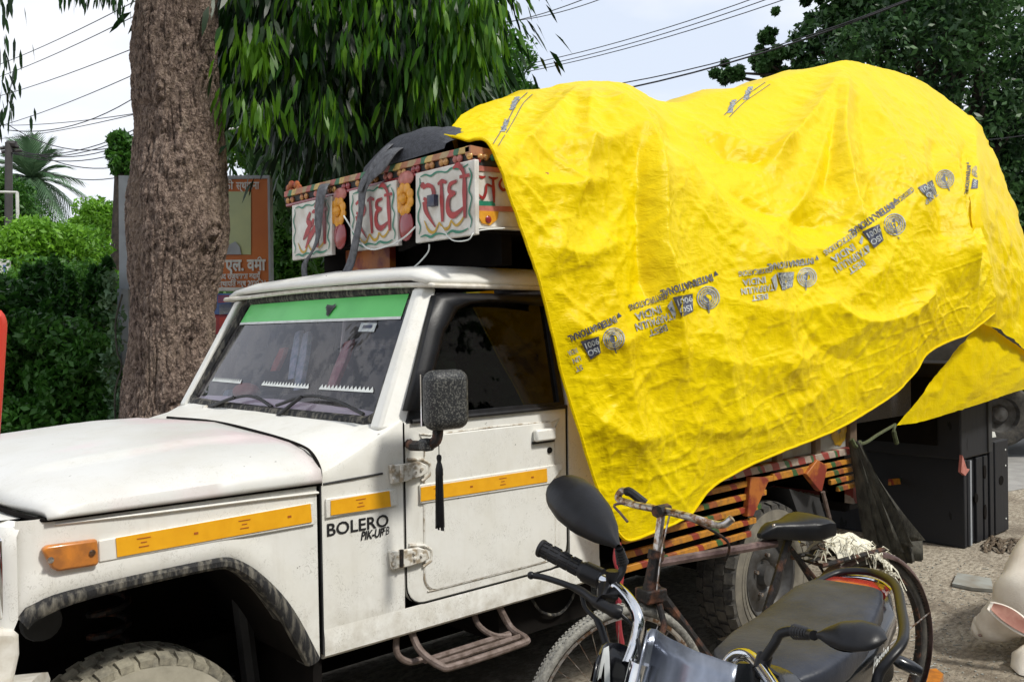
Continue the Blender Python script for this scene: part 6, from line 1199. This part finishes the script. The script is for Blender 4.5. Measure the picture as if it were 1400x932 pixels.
# drooping lance-shaped leaves (this tree and its neighbour)
def sprays(tips, n_leaf, L0, seed, W=.13, spread=.22):
    """each tip: a short twig with long pointed leaves hanging from it"""
    g = np.random.default_rng(seed); T = np.array(tips); n = len(T); C_ = np.repeat(T, n_leaf, 0); m = len(C_)
    off = g.normal(size=(m, 3))*np.array([spread, spread, spread*.8]); P = C_+off; d = np.stack([off[:, 0]*1.0+g.normal(size=m)*.16, off[:, 1]*1.0+g.normal(size=m)*.16, -np.ones(m)*(.55+.5*g.random(m))], 1); d /= np.linalg.norm(d, axis=1, keepdims=True)
    h = np.cross(d, g.normal(size=(m, 3))); h /= np.linalg.norm(h, axis=1, keepdims=True); L1 = (L0*(.7+.6*g.random(m)))[:, None]; nn = np.cross(d, h); W1 = L1*W; dn_ = d+np.array([0, 0, -.5]); dn_ /= np.linalg.norm(dn_, axis=1, keepdims=True)
    p0 = P; p1 = P+d*L1*.30; p2 = p1+dn_*L1*.38; p3 = p2+dn_*L1*.32; wv = .12*W1*np.sin(g.random(m)*6)[:, None]
    V = np.stack([p0, p1+h*W1*.5+nn*wv, p2+h*W1*.42, p3, p2-h*W1*.42, p1-h*W1*.5-nn*wv], 1).reshape(-1, 3); b_ = np.arange(m)*6
    F = np.concatenate([np.stack([b_, b_+1, b_+2, b_+5], 1), np.stack([b_+5, b_+2, b_+3, b_+4], 1)]); return V, F
tips = []
for c, r, k in (((.9, 2.6, 5.0), (.8, .6, .5), 26), ((3.0, 3.0, 5.6), (1.6, 1.2, .8), 60), ((-.8, 2.4, 5.6), (1.2, 1, .8), 50), ((1.8, 2.6, 6.8), (2.6, 2.2, 1.5), 200)):
    tips += list(np.array(c)+RNG.normal(size=(k, 3))*np.array(r)*.6)
def pix(p): c = RM.T@(np.array(p)-CAM); return CX+F_PX*c[0]/c[2], CY+F_PX*c[1]/c[2], c[2]
tips = [t for t in tips if t[2] > 4.15 and not (pix(t)[2] > 0 and pix(t)[1] > -150)]
tw = []
for q in [(92, 2), (105, -4), (120, 4), (112, -12), (150, 6), (158, 14), (149, -6), (140, -10), (8, 80), (2, 100), (-4, 118), (3, 135), (12, 145), (4, 158), (-6, 60), (-8, 20), (8, 4)]: tw.append(PY(q[0], q[1]-14, 2.5 if q[0] > 60 else 2.1))
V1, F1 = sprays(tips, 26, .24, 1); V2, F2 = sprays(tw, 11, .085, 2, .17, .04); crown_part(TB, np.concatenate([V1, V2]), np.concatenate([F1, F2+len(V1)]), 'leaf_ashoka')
# --- mast tree with hanging foliage, behind the crown of the truck
AT = thing('mast_tree', 'tall tree with long drooping glossy leaves hanging behind the painted crown', 'tree', (4.1, 5.2, 0))
tips = []
g = np.random.default_rng(11)
def inpoly(x, y, poly):
    c = False; n = len(poly)
    for i in range(n):
        x1, y1 = poly[i]; x2, y2 = poly[i-1]
        if (y1 > y) != (y2 > y) and x < (x2-x1)*(y-y1)/(y2-y1)+x1: c = not c
    return c
apoly = [(300, -260), (600, -260), (620, -40), (622, 0), (610, 45), (596, 90), (585, 125), (575, 160), (560, 190), (440, 205), (400, 130), (360, 85), (325, 50), (306, 0)]
while len(tips) < 520:
    x, y = g.uniform(300, 720), g.uniform(-260, 250)
    if inpoly(x, y, apoly): tips.append(PD(x, y-12, g.uniform(5.6, 7.6)))
V1, F1 = sprays(tips, 60, .16, 5, .17, .24)
near = []
while len(near) < 6:
    x, y = g.uniform(320, 705), g.uniform(-30, 200)
    if inpoly(x, y+10, apoly): near.append(PD(x, y-22, g.uniform(5.0, 5.8)))
for q in ((345, 62), (352, 70), (360, 80), (428, -5), (436, 0), (500, -10), (512, -5), (600, -5), (610, 10), (618, 25), (628, 8), (640, 20), (650, 5), (655, 30), (660, 45), (645, 55), (632, 62), (620, 70), (665, -5), (640, 85), (576, 128), (570, 120), (440, 150), (450, 162), (340, 150), (352, 158), (480, 70), (540, 60), (606, 40), (596, 90), (626, 100), (612, 110)): near.append(PD(q[0], q[1]-8, 5.2))
V3, F3 = sprays(near, 40, .14, 6, .16, .085)
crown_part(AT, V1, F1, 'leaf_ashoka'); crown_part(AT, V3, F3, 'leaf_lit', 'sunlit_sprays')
P, R = clumps(PD(480, 60, 8.6), (1.5, 1.0, 2.3), 60, .55, 17, 1.2); V2, F2 = leaf_cloud(P, R, 260, .17, .8, .25, 18); crown_part(AT, V2, F2, 'leaf_dark', 'inner_foliage')
mb = MB(); b0 = PD(590, 60, 8.2); b0[2] = 0; mb.tube([b0, b0+np.array([.05, .1, 2.5]), b0+np.array([0, 0, 7])], [.16, .13, .05], 10); limbs(mb, b0+np.array([0, 0, 3.0]), tips[:30], .03, g); part('trunk', mb, 'bark2', AT)
def at0(px, depth): p = PD(px, 440, depth); p[2] = 0; return p
def T(name, label, px, py, depth, rx_px, ry_px, n, cr, per, size, leaf, seed, group=None, droop=0, aspect=.45, flat=.75, cat='tree', th=None, trunk_r=.15):
    c = PD(px, py, depth); s = depth/F_PX; base = at0(px, depth); return tree(name, label, base, th or max(.5, c[2]-ry_px*s*.8), trunk_r, c, (rx_px*s, rx_px*s*.8, ry_px*s), n, cr, per, size, leaf, seed, group, droop, aspect, flat, cat)
T('bushy_tree', 'mid green bushy tree between the drooping tree and the yellow tarpaulin', 655, 150, 13, 82, 95, 60, .38, 480, .09, 'leaf_mid', 31)
T('bushy_tree', 'bright green leafy tree right of the orange sign, under the drooping leaves', 352, 150, 12, 60, 75, 46, .34, 420, .085, 'leaf_bright', 32)
T('bushy_tree', 'green shrubby tree just right of the orange sign board', 396, 320, 10.5, 42, 110, 46, .30, 420, .075, 'leaf_mid', 33, th=.5)
T('dense_tree', 'dark dense tree filling the space behind the cab roof and crown', 540, 290, 14, 170, 160, 90, .55, 240, .16, 'leaf_dark', 34, th=.8)
T('large_tree', 'large dark green tree towering at the upper right behind the tarpaulin', 1290, 90, 17, 190, 210, 135, .70, 380, .13, 'leaf_dark', 35, trunk_r=.3)
T('large_tree', 'dark tree at the right edge behind the road, below the tallest crown', 1420, 300, 19, 150, 170, 90, .7, 260, .18, 'leaf_dark', 36, trunk_r=.3)
t_ = thing('large_tree', 'outlying dark tree branch tops against the sky, left of the large dark tree', 'tree', at0(1060, 18)); cs = []; rs2 = []
for q, r in (((992, 102), 20), ((1010, 100), 14), ((1040, 78), 26), ((1065, 92), 24), ((1050, 55), 16), ((1085, 60), 26), ((1100, 88), 30), ((1120, 48), 26), ((1135, 20), 30), ((1150, 70), 30), ((1175, 50), 34), ((1120, -10), 26), ((1160, -10), 34)): cs.append(PD(*q, 18+RNG.uniform(-.5, .5))); rs2.append(np.array([1, .8, .75])*r*18/F_PX)
g = np.random.default_rng(41); C2 = []; R2 = []
for c, r in zip(cs, rs2):
    for k in range(9): C2.append(c+g.normal(size=3)*r*.55); R2.append(r*g.uniform(.18, .45))
V1, F1 = leaf_cloud(C2, R2, 130, .14, 0, .5, 42, .1); crown_part(t_, V1, F1, 'leaf_dark'); mb = MB(); limbs(mb, PD(1230, 150, 18), cs, .10, g); mb.tube([at0(1230, 18), PD(1230, 150, 18)], [.3, .12], 8); part('trunk', mb, 'bark2', t_)
T('bushy_tree', 'bright green feathery tree above the hedge, left of the thick trunk', 95, 408, 13, 88, 82, 50, .42, 800, .085, 'leaf_bright', 51)
T('bushy_tree', 'small green treetop rising above the others, just left of the thick trunk', 135, 315, 15, 32, 36, 14, .26, 400, .085, 'leaf_bright', 52)
T('bushy_tree', 'mid green tree behind the dark pole at the left edge', -2, 312, 22, 48, 78, 44, .46, 420, .11, 'leaf_mid', 53)
T('bushy_tree', 'thin treetop showing against the sky at the left side of the trunk', 170, 215, 14, 16, 30, 12, .16, 160, .11, 'leaf_mid', 54)
T('bushy_tree', 'pale green low tree left of the white light post, above the hedge', 55, 345, 12, 50, 40, 30, .32, 420, .08, 'leaf_bright', 55, th=.6)
T('bushy_tree', 'low bright green bush filling in just over the dark hedge, left of the trunk', 70, 425, 10.5, 62, 34, 16, .46, 1100, .07, 'leaf_mid', 56, th=.4)
# hedge
hb_ = thing('hedge_shrub', 'dark green dense rounded hedge shrub behind the truck bonnet at the left', 'shrub', at0(70, 6.4)); C2 = []; R2 = []; g = np.random.default_rng(61)
for k in range(150):
    x = g.uniform(-90, 150); tp = np.interp(x, [-90, -20, 20, 50, 85, 115, 135, 152], [398, 372, 382, 414, 396, 430, 470, 520]); y = g.uniform(tp+10, 640); d = g.uniform(5.9, 7.0); C2.append(PD(x, y, d)); R2.append(np.array([.18, .18, .14])*g.uniform(.6, 1.3))
for k in range(14): C2.append(PD(g.uniform(0, 150), g.uniform(372, 430), g.uniform(6.2, 6.9))); R2.append(np.array([.05, .05, .14]))
V1, F1 = leaf_cloud(C2, R2, 400, .055, .1, .5, 62, .3); crown_part(hb_, V1, F1, 'leaf_hedge'); mb = MB(); limbs(mb, at0(70, 6.5), C2[:20], .03, g); part('stems', mb, 'bark2', hb_)
vine = thing('climbing_shrub', 'pale thin leafy stems between the hedge and the thick trunk', 'shrub', at0(158, 5.6)); C2 = [PD(153+random.uniform(-9, 9), y, 5.7) for y in range(380, 610, 8)]; V1, F1 = leaf_cloud(C2, [np.array([.05, .05, .05])]*len(C2), 16, .05, 0, .5, 63); crown_part(vine, V1, F1, 'palm', 'leaves'); mb = MB(); mb.tube(cr_spline([PD(167, 402, 5.5), PD(158, 440, 5.5), PD(160, 480, 5.5), PD(166, 500, 5.5), PD(157, 540, 5.5), PD(160, 620, 5.5)], 5), .006, 5); part('stem', mb, 'sack', vine)
# distant row of trees closing the view
fw_ = MB(); C2 = []; R2 = []; g = np.random.default_rng(71)
for k in range(260): x = g.uniform(-200, 1700); y = g.uniform(400, 445)-(25 if x > 300 else 0)*g.random(); d = g.uniform(30, 44); C2.append(PD(x, y, d)-np.array([0, 0, .2])); R2.append(np.array([1.5, 1.5, 1.2]))
V1, F1 = leaf_cloud(C2, R2, 150, .42, 0, .6, 72); o = crown_part(None, V1, F1, 'leaf_dark', 'distant_tree_line'); kind(o, 'stuff'); o['label'] = 'dark distant row of trees along the horizon'; o['category'] = 'trees'
# --- palm
pc_ = PD(44, 245, 30); pl = thing('palm_tree', 'date palm with arching grey green fronds at the far left', 'palm tree', at0(44, 30)); pv = MB(); g = np.random.default_rng(81)
for k in range(64):
    a = k*2.4; el = np.interp(k, [0, 64], [1.35, -.9])+g.normal()*.12; d = np.array([math.cos(a)*math.cos(el), math.sin(a)*math.cos(el), math.sin(el)]); L1 = 1.9*(.8+.3*g.random()); pts = [pc_+d*L1*t+np.array([0, 0, -1.1*t*t*(1.1-max(0, el)*.55)]) for t in np.linspace(0, 1, 9)]
    side_ = nrm(np.cross(d, [0, 0, 1.01]))
    for i in range(1, 9):
        for h in (0, .5):
            p = pts[i-1]*(1-h)+pts[i]*h; ax = nrm(pts[i]-pts[i-1])*2.2; ll = .46*math.sin((i+h)/9.5*PI)+.08
            for s in (-1, 1): q = p+(side_*s*.75+ax*.6+np.array([0, 0, -.35]))*ll; pv.add([p-ax*.02, p+ax*.03, q], [(0, 1, 2)])
part('fronds', pv, 'palm', pl, smooth=False)
mb = MB(); mb.tube([at0(44, 30), pc_], [.22, .2], 10); part('trunk', mb, 'bark2', pl)
# unseen trees added behind the camera to darken reflections in glass and paint
P = []; R = []; g = np.random.default_rng(91)
for k in range(420): P.append((g.uniform(-14, 60), g.uniform(-14, -11), g.uniform(.4, 8.5))); R.append((1.3, .9, 1.0))
V1, F1 = leaf_cloud(P, R, 110, .6, 0, .6, 92); o = crown_part(None, V1, F1, 'leaf_dark', 'added_tree_row'); kind(o, 'stuff'); o['label'] = 'unseen row of dark trees added behind the camera, mirrored in the cab glass'; o['category'] = 'trees'
# --- poles, signs
pp = thing('utility_pole', 'dark utility pole with crossarm at the left edge', 'utility pole', at0(8, 15)); mb = MB(); mb.tube([at0(8, 15), PD(12, 195, 15)], [.075, .058], 8); part('pole', mb, 'pole', pp)
for a, b in (((2, 208), (30, 206)), ((0, 203), (26, 201))): mb = MB(); mb.tube([PD(*a, 15), PD(*b, 15.1)], .03, 6); part('crossarm', mb, 'pole', pp)
mb = MB(); mb.tube([PD(10, 196, 15), PD(22, 197, 15)], .05, 6); part('insulator', mb, 'pole', pp)
lp = thing('light_post', 'thin white post with a flat arm in front of the green tree at the left', 'post', at0(26, 12.4)); mb = MB(); mb.tube([at0(27, 12.4), PD(23.5, 263, 12.4)], .022, 6); part('post', mb, 'signwhite', lp); mb = MB(); mb.tube([PD(-20, 262, 12.4), PD(24, 263, 12.4)], .018, 6); part('arm', mb, 'signwhite', lp)
mb = MB(); mb.prism([PD(*q, 11) for q in [(-30, 352), (13, 355), (12, 382), (-30, 392)]], (.03, .06, 0)); sg = part('small_sign', mb, 'signwhite'); tag(sg, 'small white sign board at the left edge above the hedge', 'sign')
mb = MB(); mb.prism([PD(*q, 10.9) for q in [(4, 362), (8, 362), (8, 370), (6, 378), (3, 377), (5, 370)]], (.0, .01, 0)); part('sign_mark', mb, 'bluep', sg)
# orange notice board on posts
SD = 6.6; n0 = nrm(np.array([.60, .80, 0])); e_r = nrm(PD(370, 320, SD)-PD(163, 320, SD)); e_r[2] = 0; e_r = nrm(e_r)
so_o = PD(369, 395, SD); 
def SP(px, py, off=0):                 # sight line on the board's upright plane
    nn = nrm(np.array([-e_r[1], e_r[0], 0])); d = ray(px, py); p0 = so_o+nn*off; t = (p0-CAM).dot(nn)/d.dot(nn); return CAM+d*t
nn_ = nrm(np.array([-e_r[1], e_r[0], 0])); 
if nn_.dot(CAM-so_o) < 0: fdir = -1
else: fdir = 1
def SQ(q, a, m, t, name, par, bev=0): mb = MB(); mb.prism([SP(*p, a*fdir) for p in q], tuple(-nn_*fdir*t)); return part(name, mb, m, par, bevel=bev, smooth=False)
b0 = so_o.copy(); b0[2] = 0
sb = thing('notice_board', 'orange notice board with pale green picture and Hindi lettering behind the trunk', 'sign', b0)
SQ([(166, 246), (366, 243), (368, 394), (166, 394)], 0, 'signorange', .05, 'sign_sheet', sb); SQ([(163, 242), (367, 239.5), (368, 244), (163, 247)], .015, 'greypaint', .08, 'sign_frame', sb); SQ([(163, 392), (369, 393), (369, 397.5), (163, 397)], .015, 'signwhite', .08, 'sign_frame', sb); SQ([(365.5, 240), (368.5, 240), (370.5, 397), (367.5, 397)], .018, 'greypaint', .08, 'sign_frame', sb); SQ([(162, 240), (176, 240), (176, 397), (163, 397)], .02, 'greypaint', .09, 'sign_frame', sb)
SQ([(250, 262), (343, 262), (343, 348), (250, 348)], .006, 'signgreen', .008, 'picture', sb)
mb = MB(); mb.prism([SP(*q, .016*fdir) for q in [(305, 348), (312, 335), (322, 330), (328, 338), (330, 348)]], tuple(nn_*fdir*.001)); part('picture_figure', mb, 'greypaint', sb, smooth=False)
pxm = SD/F_PX
def stext(s, px, py, h, m='signwhite', wd=1., bold=.0): mb = MB(); v, f = text_mesh(s, h*pxm, bold*pxm); O = SP(px, py, .012*fdir); mb.add([O+e_r*p[0]*wd+np.array([0, 0, 1])*p[1] for p in v], f); return part('sign_lettering', mb, m, sb, smooth=False)
stext('की', 305, 259, 15, bold=.25, wd=.9); stext('स्थापना', 323, 259, 15, bold=.25, wd=.70)
stext('. एल. वमा', 300, 370, 22, bold=.8, wd=.78); mb = MB(); O = SP(352, 354, .013*fdir); mb.ribbon([(0, 0), (3, 2.5), (5, 0), (5.5, -2)], 1.4, O, e_r*pxm, np.array([0, 0, pxm])); part('sign_lettering', mb, 'signwhite', sb)
stext('सद राज्यसभा बदायूँ', 300, 381.5, 10.5, bold=.3, wd=.72); stext('स्थापित वर्ष 2020-21', 299, 391.5, 10.5, bold=.3, wd=.74)
mb = MB(); mb.tube([SP(171, 395, -.03), np.array([*SP(171, 560)[:2], 0])], .055, 8); part('sign_post', mb, 'greypaint', sb); mb = MB(); mb.tube([SP(350, 395, -.03*fdir), np.array([*SP(350, 560)[:2], 0])], .045, 8); part('sign_post', mb, 'greypaint', sb)
bn2 = SQ([(255, 401), (352, 401), (352, 458), (255, 458)], .02, 'redp', .01, 'printed_banner', sb)
SQ([(255, 401), (352, 401), (352, 403.5), (255, 403.5)], .03, 'bluep', .003, 'banner_block', sb)
for q, m in (([(290, 404), (352, 404), (352, 428), (290, 430)], 'bluep'), ([(300, 416), (332, 413), (328, 426), (300, 430)], 'signwhite'), ([(314, 410), (345, 408), (342, 418), (318, 419)], 'greypaint'), ([(300, 434), (320, 432), (318, 445), (300, 447)], 'redthing'), ([(322, 430), (336, 428), (334, 444), (322, 446)], 'signwhite'), ([(300, 450), (344, 448), (344, 451), (300, 453)], 'signwhite'), ([(255, 457), (352, 457), (352, 460), (255, 460)], 'greypaint')): SQ(q, .034, m, .002, 'banner_block', sb)
for k in range(4): SQ([(298, 404.5+k*2.6), (340, 404+k*2.4), (340, 405+k*2.4), (298, 405.6+k*2.6)], .038, 'redthing', .001, 'banner_lettering', sb)
# small stall colours far beyond the hedge
for k, (x, y, m, lb) in enumerate(((152, 450, 'redthing', 'red bundle at a far stall between hedge and trunk'), (143, 452, 'signwhite', 'white bundle at a far stall between hedge and trunk'), (160, 447, 'pinkpl', 'pink bundle at a far stall beside the sign post'))):
    mb = MB(); c = PD(x, y, 18); mb.ell(c, (.09, .09, .13)); mb.tube([c, np.array([c[0], c[1], 0])], .05, 6); tag(part('stall_bundle', mb, m), lb, 'bundle')
# --- second truck standing across the road at the right
t2k = thing('parked_truck', 'dark parked truck with a black wheel, across the road at the right edge', 'truck', at0(1400, 11)); 
wc = PD(1366, 567, 10.6); wc[2] = .40
tv = nrm(np.array([.72, -.69, 0])); tn = np.array([-tv[1], tv[0], 0]); 
if tn.dot(CAM-wc) < 0: tn = -tn
wc = PD(1364, 566, 10.2)
for k in range(2):
    c = wc+tv*2.2*k; R_ = .36; mb = MB(); mb.lathe([(R_*.55, .10), (R_*.7, .115), (R_*.9, .11), (R_, .07), (R_, -.09), (R_*.6, -.1)], c, tn, 40); w_ = part('wheel', mb, 'tyre', t2k); mb = MB(); mb.lathe([(R_*.56, .10), (R_*.5, .05), (R_*.3, .03), (R_*.2, .08), (0, .09)], c, tn, 30); part('wheel_rim', mb, 'steel', w_)
mb = MB(); o_ = wc-tn*.15; 
def ob(mb, a0, a1, b0, b1, z0, z1): mb.add([o_+tv*a+tn*b+np.array([0, 0, z]) for z in (z0, z1) for a, b in ((a0, b0), (a1, b0), (a1, b1), (a0, b1))], [(0, 3, 2, 1), (4, 5, 6, 7), (0, 1, 5, 4), (1, 2, 6, 5), (2, 3, 7, 6), (3, 0, 4, 7)])
ob(mb, -2.2, 4.0, -1.7, -.05, .0, .35); part('underbody', mb, 'black', t2k)
mb = MB(); ob(mb, -2.3, 4.2, -1.8, .12, .45, 1.4); part('body', mb, 'dark', t2k, bevel=.03)
mb = MB(); 
for k in range(14): p = PD(1378+k*2.2, 600+random.uniform(-3, 2), 12.4); mb.ell((p[0], p[1], .05), (.10, .07, .06), nu=6, nv=4)
o = part('roadside_rubble', mb, 'litter'); kind(o, 'stuff'); o['label'] = 'low rubble along the far side of the road'; o['category'] = 'rubble'
# --- overhead wires
def wire(a, b, d1, d2, sag, r=.012, label='', m='wire'):
    p, q = PD(*a, d1), PD(*b, d2); P = [p*(1-t)+q*t+np.array([0, 0, -sag*4*t*(1-t)]) for t in np.linspace(0, 1, 14)]; mb = MB(); mb.tube(P, r, 5); o = part('overhead_wire', mb, m); tag(o, label, 'wire', 'wires crossing the sky'); return o
WR = [((-60, 108), (200, -6), 'highest thin wire at the left, rising to the trunk'), ((-60, 124), (200, 14), 'second wire from the top at the left of the trunk'), ((-60, 145), (210, 55), 'third wire from the top at the left of the trunk'), ((-40, 182), (210, 90), 'dark fourth wire meeting the trunk near its upper third'),
      ((10, 178), (210, 116), 'faint wire just below the dark fourth one at the left'), ((-30, 170), (230, 148), 'nearly level wire at the left, just below the slanted ones'), ((-40, 192), (230, 145), 'slanted wire crossing the level one at the left'),
      ((12, 208), (220, 156), 'upper of the wires fanning out from the utility pole'), ((14, 210), (220, 162), 'second of the wires fanning out from the utility pole'), ((30, 207), (220, 172), 'darker wire running right from the pole crossarm'), ((20, 210), (225, 184), 'low slack wire from the pole crossarm'), ((50, 210), (225, 208), 'almost horizontal wire just above the palm'), ((60, 234), (240, 212), 'lowest wire at the left, below the palm top'), ((10, 170), (180, 195), 'wire falling to the right across the others at the left')]
for a, b, lb in WR: wire(a, b, 26 if a[0] < 5 else 15, 14, .12 if a[0] < 0 else .25, .008, lb)
WR2 = [((640, 38), (830, -14), 'topmost wire above the drooping tree, upper middle'), ((690, 30), (880, -25), 'second wire above the tarpaulin, upper middle'), ((700, 92), (1080, -20), 'upper wire of the middle three over the yellow tarpaulin'), ((700, 98), (1085, -14), 'middle wire of the three over the yellow tarpaulin'), ((690, 104), (1100, -10), 'lower wire of the three over the yellow tarpaulin')]
for a, b, lb in WR2: wire(a, b, 16, 12, .10, .007, lb)
wire((640, 152), (1260, -6), 13, 11, .25, .012, 'long dark cable brushing the top of the yellow tarpaulin'); wire((700, 132), (1245, -2), 13, 11, .22, .008, 'thin cable running just above the long dark one')
wire((300, 132), (420, 102), 11, 10, .02, .009, 'wire seen among the leaves right of the trunk'); wire((300, 178), (360, 168), 11, 10, .01, .012, 'pale wire just above the orange sign', 'signwhite'); wire((1340, 192), (1440, 178), 14, 13, .02, .008, 'thin wire in front of the dark tree at the right edge')
